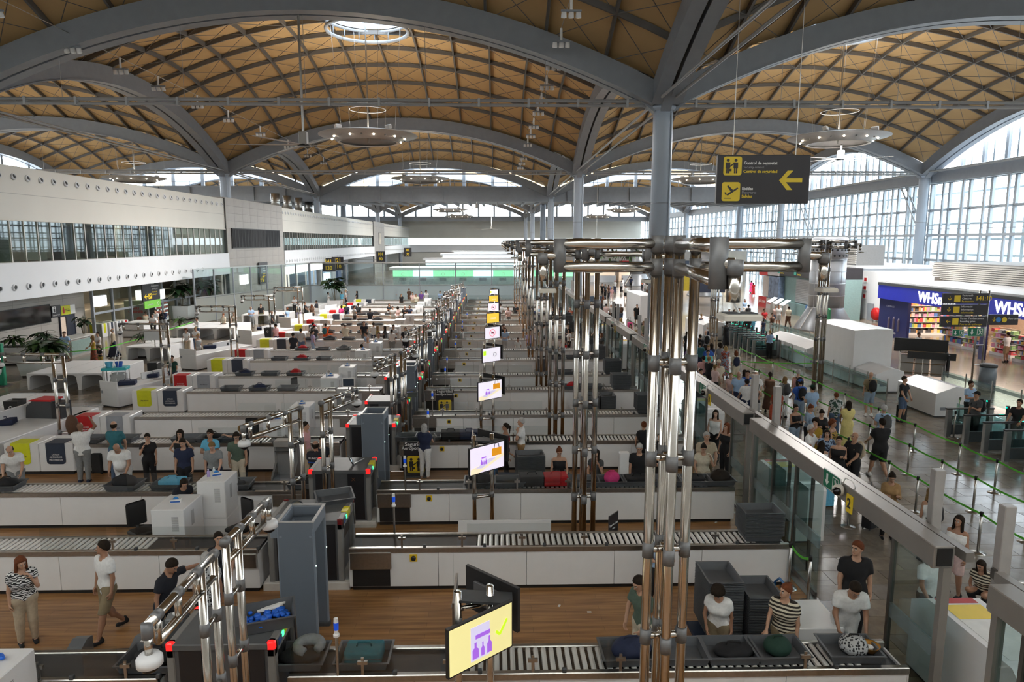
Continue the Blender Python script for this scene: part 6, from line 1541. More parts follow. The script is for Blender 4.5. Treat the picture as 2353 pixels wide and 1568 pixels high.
def smin(a, b, k):
 h = np.clip(.5 + .5 * (b - a) / k, 0, 1); return b + (a - b) * h - k * h * (1 - h)
def caps(P, a, b, ra, rb, ys=1.0):
 a = np.asarray(a, float); b = np.asarray(b, float)
 S_ = np.array([1, 1 / ys, 1]); p = (P - a) * S_; d = (b - a) * S_; L = (d * d).sum()
 t = np.clip((p @ d) / L, 0, 1) if L > 1e-9 else np.zeros(p.shape[:-1])
 return (np.linalg.norm(p - t[..., None] * d, axis=-1) - (ra + (rb - ra) * t)) * min(1, ys * 1.15)
def ell(P, c, r):
 q = (P - np.asarray(c)); r = np.asarray(r); k0 = np.linalg.norm(q / r, axis=-1); k1 = np.linalg.norm(q / (r * r), axis=-1) + 1e-9
 return k0 * (k0 - 1) / k1
def grid(lo, hi, vox):
 n = [int(math.ceil((b - a) / vox)) + 1 for a, b in zip(lo, hi)]
 ax = [a + vox * np.arange(m) for a, m in zip(lo, n)]
 return np.stack(np.meshgrid(*ax, indexing='ij'), -1)
def npmesh(name, V, Q, mats, mi=None):
 me = bpy.data.meshes.new(name); nv, nq = len(V), len(Q)
 me.vertices.add(nv); me.vertices.foreach_set('co', np.ascontiguousarray(V, np.float32).ravel())
 me.loops.add(nq * 4); me.loops.foreach_set('vertex_index', np.ascontiguousarray(Q, np.int32).ravel())
 me.polygons.add(nq); me.polygons.foreach_set('loop_start', np.arange(nq, dtype=np.int32) * 4)
 me.polygons.foreach_set('use_smooth', np.ones(nq, bool))
 for m in mats: me.materials.append(m)
 if mi is not None: me.polygons.foreach_set('material_index', np.asarray(mi, np.int32))
 me.update(calc_edges=True); me.validate(); return me
# ---- head, hand and shoe templates
def head_sdf(P):
 d = ell(P, (0, .015, .135), (.074, .094, .1)); d = smin(d, ell(P, (0, -.03, .07), (.053, .06, .07)), .03)
 d = smin(d, caps(P, (-.028, -.078, .14), (.028, -.078, .14), .014, .014), .02)
 d = smin(d, caps(P, (0, -.085, .125), (0, -.108, .088), .008, .014), .012)
 d = smin(d, ell(P, (0, -.078, .028), (.022, .018, .018)), .02)
 for s in (-1, 1):
  d = smin(d, ell(P, (s*.077, .012, .112), (.01, .02, .031)), .008)
  d = -smin(-d, ell(P, (s*.031, -.1, .118), (.016, .018, .011)), .01)
  d = np.minimum(d, ell(P, (s*.031, -.079, .118), (.0125, .0125, .0125)))
 d = smin(d, caps(P, (-.018, -.083, .057), (.018, -.083, .057), .009, .009), .006)
 return smin(d, caps(P, (0, .02, .05), (0, .01, -.05), .052, .055), .03)
def head_tpl(vox):
 lo, hi = (-.11, -.14, -.06), (.11, .13, .26); P = grid(lo, hi, vox); V, Q = surfnet(head_sdf(P), np.array(lo), vox)
 C = V[Q].mean(1); mi = np.zeros(len(Q), int)
 for s in (-1, 1):
  e = np.linalg.norm(C - np.array([s*.031, -.09, .118]), axis=1); mi[e < .014] = 1; e2 = np.linalg.norm(C - np.array([s*.031, -.094, .118]), axis=1); mi[e2 < .0075] = 2
  mi[(np.abs(C[:, 0] - s*.032) < .02) & (np.abs(C[:, 2] - .143) < .006) & (C[:, 1] < -.07)] = 2
 mi[(np.abs(C[:, 0]) < .024) & (np.abs(C[:, 2] - .057) < .008) & (C[:, 1] < -.082)] = 3
 return V, Q, mi
HEAD = {0: head_tpl(.0105), 1: head_tpl(.0185), 2: head_tpl(.024)}
def hand_tpl(vox, curl):
 lo, hi = (-.06, -.08, -.21), (.09, .05, .03); P = grid(lo, hi, vox)
 d = smin(ell(P, (0, 0, -.05), (.041, .015, .052)), caps(P, (0, 0, .02), (0, 0, -.02), .025, .026), .02)
 for x, L in ((-.03, .062), (-.01, .078), (.011, .084), (.031, .074)):
  a = np.array([x, 0, -.09]); ang = 0.15
  for k in range(3):
   ang += curl; b = a + np.array([x*.06, -math.sin(ang), -math.cos(ang)]) * L * (.42, .32, .26)[k]
   d = smin(d, caps(P, a, b, .0095 - .001*k, .0088 - .001*k), .004); a = b
 d = smin(d, caps(P, (.03, -.004, -.03), (.056, -.022, -.062), .013, .011), .01); d = smin(d, caps(P, (.056, -.022, -.062), (.058, -.044, -.09), .011, .008), .005)
 return surfnet(d, np.array(lo), vox)
HAND = {0: hand_tpl(.0082, .42), 1: hand_tpl(.0115, .42), 2: hand_tpl(.0145, .42)}
def shoe_tpl():
 lo, hi = (-.07, -.2, -.02), (.07, .12, .14); P = grid(lo, hi, .014)
 d = smin(caps(P, (0, .045, .035), (0, -.115, .028), .043, .038), caps(P, (0, .03, .05), (0, .02, .1), .042, .04), .03); return surfnet(np.maximum(d, -P[..., 2] + .002), np.array(lo), .014)
SHOE = shoe_tpl()
# ---- hair
def hair_tpl(style, vox):
 lo, hi = (-.17, -.22, -.32), (.17, .2, .3); P = grid(lo, hi, vox); X, Y, Z = P[..., 0], P[..., 1], P[..., 2]
 big = {'curly': .045, 'afro': .07, 'volume': .03}.get(style, .014)
 d = ell(P, (0, .02, .138), (.076 + big, .094 + big, .103 + big))
 if style in ('curly', 'afro'): d = d + .012 * np.sin(X*90) * np.sin(Y*90) * np.sin(Z*90); d = np.minimum(d, ell(P, (0, .06, .05), (.1, .08, .12)) + .012*np.sin(X*80)*np.sin(Z*80))
 d = d + .0045 * np.sin(X*150 + Z*60) * np.sin(Z*120 + Y*90)
 line = (.115 if style not in ('curly', 'afro') else .1) - .95 * Y - Z
 d = np.maximum(d, line)
 if style == 'balding': d = np.maximum(ell(P, (0, .02, .13), (.088, .106, .11)), np.maximum(Z - .165, np.maximum(.055 - Z - .3*Y, -.01 - Y)))
 if style in ('long', 'volume'):
  d = smin(d, caps(P, (0, .065, .13), (0, .085, -.17), .082, .06, .62), .03)
  for s in (-1, 1): d = smin(d, caps(P, (s*.072, .01, .14), (s*.095, -.02, -.15), .03, .034), .025)
 if style == 'bob':
  d = smin(d, caps(P, (0, .05, .13), (0, .06, .02), .088, .085, .7), .03)
  for s in (-1, 1): d = smin(d, caps(P, (s*.07, .01, .13), (s*.08, .005, .02), .028, .026), .02)
 if style == 'bun': d = smin(d, ell(P, (0, .09, .215), (.045, .04, .04)), .015)
 if style == 'pony': d = smin(d, caps(P, (0, .11, .17), (0, .15, .11), .025, .032), .02); d = smin(d, caps(P, (0, .15, .11), (0, .135, -.13), .032, .014), .02)
 return surfnet(d, np.array(lo), vox)
def cap_tpl():
 lo, hi = (-.12, -.24, .1), (.12, .16, .3); P = grid(lo, hi, .012); d = np.maximum(ell(P, (0, .015, .145), (.091, .11, .112)), .155 - P[..., 2])
 b = np.maximum(ell(P, (0, -.1, .163), (.075, .1, .014)), P[..., 1] + .04); return surfnet(smin(d, b, .008), np.array(lo), .012)
HAIRT, HAIRM = {}, {}
def hair_mesh(style, col, lod=0):
 k = (style, col, lod)
 if k not in HAIRM:
  t = (style, lod)
  if t not in HAIRT: HAIRT[t] = cap_tpl() if style == 'cap' else hair_tpl(style, (.017, .026, .034)[lod])
  V, Q = HAIRT[t]; HAIRM[k] = npmesh('hair', V, Q, [cmat(col, 'hair')])
 return HAIRM[k]
CN = dict(white=(.72, .72, .72), black=(.012, .012, .014), navy=(.018, .025, .06), grey=(.23, .24, .25), lgrey=(.42, .43, .44), dgrey=(.06, .063, .068), khaki=(.23, .18, .11), beige=(.45, .37, .27), cream=(.62, .56, .44), blue=(.03, .10, .42), lblue=(.30, .43, .62), sky=(.12, .42, .62), teal=(.03, .14, .17), green=(.09, .13, .10), dgreen=(.012, .04, .028), olive=(.11, .11, .06), pink=(.62, .34, .34), lpink=(.66, .48, .46), hot=(.6, .05, .2), red=(.45, .015, .02), orange=(.75, .10, .015), rust=(.32, .05, .02), brown=(.10, .05, .03), tan=(.32, .22, .13), camel=(.30, .18, .08), yellow=(.72, .62, .25), mustard=(.38, .24, .03), purple=(.16, .06, .30), lilac=(.42, .38, .62), denim=(.07, .11, .19), ldenim=(.24, .32, .42), dark=(.02, .014, .01), blond=(.36, .24, .10), dblond=(.20, .12, .05), auburn=(.14, .045, .02), silver=(.42, .41, .40), turq=(.10, .5, .5), guard=(.014, .015, .022))
SK = [(.55, .33, .24), (.47, .27, .18), (.36, .19, .12), (.22, .11, .065), (.045, .025, .018)]
def cmat(c, kind='cloth'):
 k = 'person_%s_%s' % (kind, c)
 if k in MATS: return MATS[k]
 if c in PATT:
  m = mat(k, (.5, .5, .5), .8, 0, 0); nt = m.node_tree; N = nt.nodes; L = nt.links; b = N['Principled BSDF']; tc = N.new('ShaderNodeTexCoord')
  mode, c1, c2, sc = PATT[c]
  if mode == 'stripe': t = N.new('ShaderNodeTexWave'); t.bands_direction = 'Z'; t.inputs['Scale'].default_value = sc
  elif mode == 'zigzag': t = N.new('ShaderNodeTexWave'); t.bands_direction = 'Z'; t.inputs['Scale'].default_value = sc; t.inputs['Distortion'].default_value = 5; t.inputs['Detail Scale'].default_value = 2.2; t.inputs['Detail'].default_value = 0
  elif mode == 'spot': t = N.new('ShaderNodeTexVoronoi'); t.inputs['Scale'].default_value = sc
  else: t = N.new('ShaderNodeTexNoise'); t.inputs['Scale'].default_value = sc
  rp = N.new('ShaderNodeValToRGB'); rp.color_ramp.interpolation = 'CONSTANT'; rp.color_ramp.elements[0].color = CN[c1] + (1,); rp.color_ramp.elements[1].color = CN[c2] + (1,); rp.color_ramp.elements[1].position = .42 if mode == 'spot' else .5
  L.new(tc.outputs['Object'], t.inputs['Vector']); L.new(t.outputs['Distance' if mode == 'spot' else ('Fac' if mode != 'noise' else 'Fac')], rp.inputs[0]); L.new(rp.outputs[0], b.inputs['Base Color']); return m
 return mat(k, CN[c], .85 if kind == 'cloth' else .8, 0, .2 if kind == 'hair' else .08, 25, spec=.15 if kind == 'hair' else .4)
PATT = dict(chevron=('zigzag', 'black', 'white', 9), leopard=('spot', 'black', 'lgrey', 26), stripes=('stripe', 'dark', 'cream', 5.5), floral=('noise', 'navy', 'lblue', 22), camo=('noise', 'dgreen', 'lgrey', 14), bloom=('noise', 'rust', 'ldenim', 16), spots=('spot', 'dark', 'mustard', 24), dots=('noise', 'brown', 'rust', 20), pin=('stripe', 'lpink', 'white', 9))
EYEW = mat('eye_white', (.7, .68, .65), .2, var=0); EYED = mat('eye_dark', (.015, .01, .008), .3, var=0)
SKM = [mat('skin_%s' % n_, c, .5, 0, .05, 30) for n_, c in zip(('fair', 'light', 'tanned', 'brown', 'deep'), SK)]; LIPM = [mat('lip_%s' % n_, (c[0]*.85, c[1]*.55, c[2]*.55), .4, var=0) for n_, c in zip(('fair', 'light', 'tanned', 'brown', 'deep'), SK)]
ARMP = dict(down=((.14, .03, -1), (.03, .22, -1)), fold=((.2, .3, -.95), (-.85, .6, .12)), reach=((.12, .5, -.9), (-.12, .85, -.55)), phone=((.12, .2, -1), (-.3, .85, .4)), face=((.12, .5, -.85), (-.42, .12, 1)), hip=((.6, -.12, -.8), (-.8, .3, -.5)), out=((1, .25, -.1), (.9, .45, .05)), up=((.55, .35, .75), (-.5, .1, .9)), back=((.25, -.3, -1), (-.35, -.25, -.9)), fwd=((.15, .9, -.45), (-.1, 1, .1)), carry=((.15, .05, -1), (0, .95, -.15)), low=((.2, .35, -1), (-.25, .5, -.9)), ear=((.3, .4, -.75), (-.3, -.1, 1)))
def nrm(v): v = np.asarray(v, float); return v / np.linalg.norm(v)
def person(x, y, h, face, legs, arms, lean, top, bot, hair, skin, label, lod=0, w=1.0, fem=False, belly=0, nod=0, look=0, z=0, group=None, bare=False, shoes='black'):
 """facing -Y at face=0; +x is the person's left"""
 k = h / 1.75; vox = (.0265, .044, .056)[lod]
 R = np.array([[1, 0, 0], [0, math.cos(rad(lean)), -math.sin(rad(lean))], [0, math.sin(rad(lean)), math.cos(rad(lean))]])   # lean tips the torso towards -Y
 hipc = np.array([0, 0, .92])
 hz = 0.0
 if legs == 'sit': hz = -.42
 if legs == 'crouch': hz = -.5
 Tp = lambda p: R @ (np.asarray(p, float) - hipc) + hipc + np.array([0, 0, hz])
 tor = []
 sw = .165 * (.92 if fem else 1) * (1 + (w - 1) * .6)
 tor += [((-.065, 0, .94), (.065, 0, .94), .118*w, .118*w, .8), ((0, 0, .98), (0, 0, 1.2), .118*w*(.9 if fem else 1), .132*w, .74), ((-.065, 0, 1.28), (.065, 0, 1.28), .122*w, .122*w, .76), ((-sw*.8, 0, 1.405), (sw*.8, 0, 1.405), .062*w, .062*w, 1)]
 if fem: tor += [((-.07, -.075, 1.265), (-.07, -.08, 1.265), .06, .06, 1), ((.07, -.075, 1.265), (.07, -.08, 1.265), .06, .06, 1)]
 if belly: tor += [((0, -.06, 1.06), (0, -.08, 1.1), .125 + belly, .125 + belly, 1)]
 neck = [((0, .012, 1.40), (0, .0, 1.5), .085, .058, 1), ((0, .004, 1.46), (0, -.012, 1.57), .056, .053, 1)]
 L = []
 fy = []
 for s in (-1, 1):
  hp = np.array([s*.088*w**.5, 0, .9 + hz]); kn = np.array([s*.1, -.02, .49]); an = np.array([s*.11, .03, .085])
  if legs == 'walk': kn, an = (np.array([s*.095, -.16, .5]), np.array([s*.1, -.27, .1])) if s > 0 else (np.array([s*.095, -.0, .48]), np.array([s*.1, .3, .13]))
  if legs == 'wide': kn, an = np.array([s*.17, -.02, .49]), np.array([s*.25, .03, .085])
  if legs == 'step': kn, an = (np.array([.1, -.05, .49]), np.array([.12, .0, .085])) if s > 0 else (np.array([-.13, .1, .47]), np.array([-.2, .3, .09]))
  if legs == 'sit': kn, an = np.array([s*.13, -.42, .5]), np.array([s*.13, -.4, .085])
  if legs == 'crouch': kn, an = np.array([s*.16, -.36, .5]), np.array([s*.12, .0, .085])
  L.append((hp, kn, an))
 A = []
 for s, a in ((1, arms[0]), (-1, arms[1])):
  u, f = ARMP[a]; sh = Tp((s*(sw + .012), .0, 1.405)); m = lambda v: R @ nrm((s*v[0], -v[1], v[2]))
  el = sh + m(u) * .285; wr = el + m(f) * .245; A.append((sh, el, wr))
 pts = [p for l in L for p in l] + [p for a in A for p in a] + [Tp((0, 0, 1.6)), Tp((0, -.15, 1.1)), Tp((0, .15, 1.1)), Tp((.2, 0, 1)), Tp((-.2, 0, 1))]
 lo = np.min(pts, 0) - .17; hi = np.max(pts, 0) + .17; lo[2] = max(lo[2], .0)
 P = grid(lo, hi, vox); shp = P.shape[:3]
 PT = (P - hipc - np.array([0, 0, hz])) @ R + hipc
 T = None
 for a, b, r1, r2, ys in tor:
  d = caps(PT, a, b, r1, r2, ys); T = d if T is None else smin(T, d, .06)
 Nk = np.minimum(caps(PT, *neck[0]), caps(PT, *neck[1]))
 lw = .5 + .5*w
 LG = None; lgs = []
 for hp, kn, an in L:
  d = smin(caps(P, hp, kn, .088*lw, .057*lw), caps(P, kn, an, .056*lw, .038), .03); d = smin(d, ell(P, kn + (an-kn)*.3 + np.array([0, .012, 0]), (.052*lw, .055*lw, .11)), .03); lgs.append(d); LG = d if LG is None else np.minimum(LG, d)
 aw = .047 * (.86 if fem else 1) * (.6 + .4*w); UA, FA = [], []
 for sh, el, wr in A: UA.append(caps(P, sh, el, aw*1.08, aw*.82)); FA.append(caps(P, el, wr, aw*.84, aw*.58))
 arm = np.minimum(smin(UA[0], FA[0], .02), smin(UA[1], FA[1], .02))
 ft = None
 for hp, kn, an in L:
  d = caps(P, an + np.array([0, .03, -.04]), an + np.array([0, -.1, -.05]), .036, .032); ft = d if ft is None else np.minimum(ft, d)
 body = smin(smin(smin(T, Nk, .03), arm, .03), smin(LG, ft, .02), .04)
 V, Q = surfnet(body, lo, vox); mi = np.zeros(len(Q), int)
 hV, hQ, hm = HEAD[lod]; yw, nd = rad(look), rad(nod)
 Rn = np.array([[1, 0, 0], [0, math.cos(nd), -math.sin(nd)], [0, math.sin(nd), math.cos(nd)]]); Rl = np.array([[math.cos(yw), -math.sin(yw), 0], [math.sin(yw), math.cos(yw), 0], [0, 0, 1]])
 RH = R @ Rl @ Rn; hp0 = Tp((0, -.012, 1.53))
 sc = .97 if fem else 1.0
 parts = [(V, Q, mi), (hV * sc @ RH.T + hp0, hQ, hm)]
 for (sh, el, wr), s in zip(A, (1, -1)):
  dz = -nrm(wr - el); n0 = np.array([-s, 0, 0]) if abs(dz[2]) > .6 else np.array([0, 0, -1.0]); dy = nrm(n0 - dz * (n0 @ dz)); dy = -dy; dx = np.cross(dy, dz)
  HV, HQ = HAND[lod]; sx = 1 if (dx[1] < 0 or dx[2] > .3) else -1
  M = np.stack([dx * sx, dy, dz], 1); q = HQ if sx > 0 else HQ[:, ::-1]
  parts.append((HV * .98 @ M.T + wr - dz * (-.012), q, np.zeros(len(q), int)))
 o = 0; VV, QQ, MM = [], [], []
 for v, q, m in parts: VV.append(v); QQ.append(q + o); MM.append(m); o += len(v)
 ob = link('person', npmesh('person_body', np.concatenate(VV) * k, np.concatenate(QQ), [SKM[skin], EYEW, EYED, LIPM[skin]], np.concatenate(MM)), None, (x, y, z), rad(face))
 tag(ob, label, 'person', group)
 def child(nm, F, m):
  v, q = surfnet(F, lo, vox)
  if len(q): link(nm, npmesh(nm, v * k, q, [m]), ob)
 Zt = PT[..., 2]
 tc, *ts = top.split('/'); ts = ts[0] if ts else 'short'; bc, *bs = bot.split('/'); bs = bs[0] if bs else 'long'
 e_ = .013 + .006*lod
 if bs != 'none':
  low = {'long': .075, 'shorts': .52, 'mini': .72, 'skirt': .5, 'maxi': .16, 'crop': .28}[bs]
  pel = np.maximum(T, Zt - 1.02)
  B = smin(pel, LG, .05) - e_ - .004
  if bs in ('skirt', 'mini', 'maxi'): B = np.minimum(B, caps(P, (0, 0, .95 + hz), (0, 0, low), .14*w, .17*w + .08*(bs == 'maxi'), .85) - e_)
  if bs == 'shorts': B = np.minimum(B, np.minimum(*[caps(P, hp, kn, .105*lw, .088*lw) for hp, kn, an in L]))
  elif bs == 'long' and not fem: B = np.minimum(B, np.minimum(*[smin(caps(P, hp, kn, .1*lw, .078*lw), caps(P, kn, an, .076*lw, .064), .02) for hp, kn, an in L]))
  lim = low - P[..., 2]
  if legs in ('sit', 'crouch') and bs in ('shorts', 'mini'): lim = np.full(shp, -1.0)
  child('trousers' if bs in ('long', 'crop') else ('shorts' if bs == 'shorts' else 'skirt'), np.maximum(np.maximum(B, lim), Zt - 1.03), cmat(bc))
 U = T - e_ - .006
 if ts in ('short', 'long', 'loose'):
  for i, (sh, el, wr) in enumerate(A):
   d = nrm(el - sh)
   if ts == 'long': U = np.minimum(U, smin(UA[i], FA[i], .02) - e_);
   else: e0 = sh + (el - sh) * (.62 if not fem else .45); U = smin(U, np.maximum(caps(P, sh, el, aw*1.15 + e_, aw*1.25 + e_*1.2), (P - e0) @ d), .03)
  U = smin(U, caps(PT, (0, .012, 1.40), (0, .0, 1.46), .085 + e_, .07 + e_), .03)
  U = np.maximum(U, -caps(PT, (0, -.02, 1.475), (0, -.05, 1.56), .074, .08));
 else:
  U = np.maximum(U, Zt - 1.385)
  for s in (-1, 1): U = np.minimum(U, caps(PT, (s*.1, -.09, 1.34), (s*.1, .08, 1.37), .016, .016)); U = np.minimum(U, np.maximum(caps(PT, (s*.1, .0, 1.38), (s*.1, .001, 1.45), .03, .02, 2.6), Zt - 1.46) + .006)
 hem = {'loose': .80, 'dress': .8}.get(ts, .9)
 if ts in ('loose', 'short'): U = np.minimum(U, caps(PT, (0, 0, 1.2), (0, 0, .88), .135*w, .14*w, .8))
 if belly: U = smin(U, caps(PT, *tor[-1]) - e_ - .004, .03)
 child('shirt', np.maximum(U, hem - Zt), cmat(tc))
 if not bare:
  kk = 'shoe_' + shoes
  if kk not in HAIRM: HAIRM[kk] = npmesh('shoe', SHOE[0], SHOE[1], [cmat(shoes, 'shoe')])
  for hp, kn, an in L:
   s_ = link('shoe', HAIRM[kk], ob, tuple(np.array([an[0], an[1], an[2] - .085]) * k)); s_.scale = (k, k, k)
 hs, hc = hair.split('/')
 if hs != 'bald':
  o2 = link('cap' if hs == 'cap' else 'hair', hair_mesh(hs, hc, lod), ob); M = Matrix([list(r) + [0] for r in RH * k * sc] + [[0, 0, 0, 1]]); M.translation = Vector(hp0 * k); o2.matrix_local = M
  if hs == 'cap': o3 = link('hair', hair_mesh('short', 'dark', lod), ob); o3.matrix_local = M
 return ob
# ---- worn or carried bags
def backpack(px, c, label):
 "on the back of person px"
 h = px.get('hh', 1.75); a = px.rotation_euler.z; k = px['k_']
 t = thing('backpack', label, 'backpack', (px.location.x - math.sin(a) * .2 * k, px.location.y + math.cos(a) * .2 * k, px.location.z + 1.02 * k), a)
 P = grid((-.2, -.14, -.05), (.2, .16, .52), .022); d = smin(ell(P, (0, .02, .23), (.155, .1, .25)), ell(P, (0, .09, .14), (.12, .06, .12)), .03); V, Q = surfnet(d, np.array((-.2, -.14, -.05)), .022)
 link('bag_body', npmesh('bag_body', V * k, Q, [cmat(c)]), t)
 for s in (-.1, .1): MB().tube([(s*k, -.05*k, .42*k), (s*k, -.2*k, .44*k), (s*k, -.31*k, .3*k), (s*k, -.27*k, .1*k), (s*1.3*k, -.05*k, .02*k)], .018*k, 5).obj('strap', cmat(c), t, True)
 return t
def suitcase(x, y, rot, c, label, h=.62, handle=True, soft=False):
 t = thing('suitcase', label, 'suitcase', (x, y, 0), rot, None); w, d = h*.62, h*.36; m = mat('case_' + c, CN[c], .4 if not soft else .8, 0, .08, 12)
 MB().bbox(-w/2, w/2, -d/2, d/2, .06, .06 + h, .03).obj('shell', m, t)
 if not soft:
  b = MB()
  for q in range(5): b.box(-w*.4 + q*w*.17, -w*.4 + q*w*.17 + .012, -d/2 - .006, d/2 + .006, .1, .02 + h)
  b.obj('ridges', m, t)
 for a in (-1, 1):
  for b_ in (-1, 1): MB().lathe([(.022, -.012), (.028, -.008), (.028, .008), (.022, .012)], 10).obj('wheel', BLACK, t, False, (a*w*.4, b_*d*.35, .03), (PI/2, 0, 0))
 MB().tube([(-.06, d*.3, .05 + h), (-.06, d*.3, .1 + h)], .012, 6).tube([(.06, d*.3, .05 + h), (.06, d*.3, .1 + h)], .012, 6).tube([(-.06, d*.3, .1 + h), (.06, d*.3, .1 + h)], .014, 6).obj('grip', BLACK, t)
 if handle: MB().tube([(-.08, d*.4, .05 + h), (-.08, d*.4, .45 + h), (.08, d*.4, .45 + h), (.08, d*.4, .05 + h)], .01, 6).obj('trolley_handle', GREYD, t)
 return t
PEOPLE = {}
def PP(key, px, py, h, face, legs, arms, lean, top, bot, hair, skin, label, dep=None, **kw):
 """px,py: top of the head in the photograph; dep fixes the distance where an aisle does"""
 zt = h * (1 - .0) * (.98 if hair[:4] == 'bald' else 1.0)
 if lean: zt = h * (.525 + .475 * math.cos(rad(lean)) )
 if legs == 'sit': zt -= .42*h/1.75
 if legs == 'crouch': zt -= .5*h/1.75
 if dep is None: X, Y, _ = atz(px, py, zt)
 else: X, Y, _ = atd(px, py, dep)
 a = rad(face); off = math.sin(rad(lean)) * .75 * h / 1.75
 if dep is None and -15 < X < 6 and Y < 74:      # stand in the aisle, not inside a belt
  for b0 in (8.9, 12.95):
   q = (Y - b0) % 7.25; q = q - 7.25 if q > 5 else q
   if -.32 < q < 1.0: d_ = (-.33 if q < .34 else 1.02) - q; X *= (Y + d_) / Y; Y += d_
 X -= math.sin(a) * off; Y += math.cos(a) * off if dep is None else 0
 ar = arms.split(',') if ',' in arms else [arms, arms]
 lod = kw.pop('lod', 0 if Y < 26 else (1 if Y < 45 else 2))
 o = person(X, Y, h, face, legs, ar, lean, top, bot, hair, skin, label, lod, **kw)
 o['k_'] = h / 1.75; PEOPLE[key] = o; return o
# ---- first aisle
PP('w1', 45, 1279, 1.66, 40, 'stand', 'face,down', 5, 'chevron', 'beige', 'long/auburn', 1, 'person in black and white zigzag blouse and beige trousers, hand at the neck', fem=True, w=1.12, nod=15, look=15)
PP('m1', 236, 1245, 1.78, 330, 'walk', 'down', 0, 'white/loose', 'khaki/shorts', 'short/dark', 2, 'person in white T-shirt and khaki shorts walking behind the near belt', look=-35, w=.98)
PP('g1', 388, 1284, 1.76, 75, 'step', 'out,down', 12, 'guard', 'guard', 'short/dark', 2, 'guard in dark uniform leaning to pat down the passenger in leopard print', nod=25)
PP('l1', 472, 1272, 1.66, 200, 'stand', 'down', 8, 'leopard/loose', 'black', 'short/silver', 2, 'passenger with cropped silver hair in loose leopard print shirt', fem=True, w=1.15)
PP('g2', 502, 1238, 1.68, 30, 'stand', 'low', 0, 'guard', 'guard', 'pony/dark', 1, 'guard with black ponytail standing behind the leopard print passenger', fem=True, dep=12.05)
PP('t1', 1474, 1323, 1.74, 300, 'stand', 'low', 4, 'green', 'cream', 'short/dark', 1, 'person in dark green printed T-shirt behind the near tube pylon', nod=25)
PP('s1', 1521, 1226, 1.7, 0, 'step', 'fold', 0, 'lblue', 'black', 'pony/dark', 1, 'staff member in light blue shirt with folded arms behind the near pylon', fem=True, dep=12.0)
PP('c1', 1652, 1342, 1.66, 330, 'stand', 'down,low', 14, 'white', 'khaki', 'curly/dark', 2, 'person with curly black hair in white top sorting trays', fem=True, nod=30, w=1.05)
PP('st', 1806, 1346, 1.68, 320, 'stand', 'down,reach', 4, 'stripes', 'khaki', 'bun/auburn', 1, 'person in brown and white striped T-shirt looking aside at the trays', fem=True, w=1.15, look=-30)
PP('b1', 1963, 1360, 1.8, 350, 'stand', 'reach', 24, 'white/loose', 'white', 'short/dark', 2, 'person in white T-shirt bending over the last tray with both hands', nod=20, w=1.15)
PP('k1', 1970, 1246, 1.86, 350, 'stand', 'down', 0, 'black', 'black', 'short/auburn', 1, 'bearded person in black T-shirt standing on the stone floor by the glass', look=-50, w=1.12)
PP('q1', 2140, 1290, 1.78, 10, 'stand', 'low', 0, 'white', 'dgrey/shorts', 'short/dark', 2, 'person in white T-shirt seen through the nearest glass pane', dep=10.9)
PP('q2', 2205, 1186, 1.68, 300, 'stand', 'down', 0, 'white/tank', 'lpink/shorts', 'long/dark', 2, 'person in white sleeveless top and pink shorts behind the glass header', fem=True)
PP('q3', 2140, 1123, 1.66, 190, 'stand', 'down', 0, 'white/tank', 'black/mini', 'long/dblond', 2, 'person with long fair hair, white top and black skirt in the queue', fem=True)
backpack(PEOPLE['q3'], 'black', 'black backpack worn by the person in the black skirt')
PP('q4', 2255, 1290, 1.5, 300, 'crouch', 'low', 20, 'stripes', 'black', 'long/dark', 2, 'person crouching over a dark bag at the right edge of the queue', fem=True)
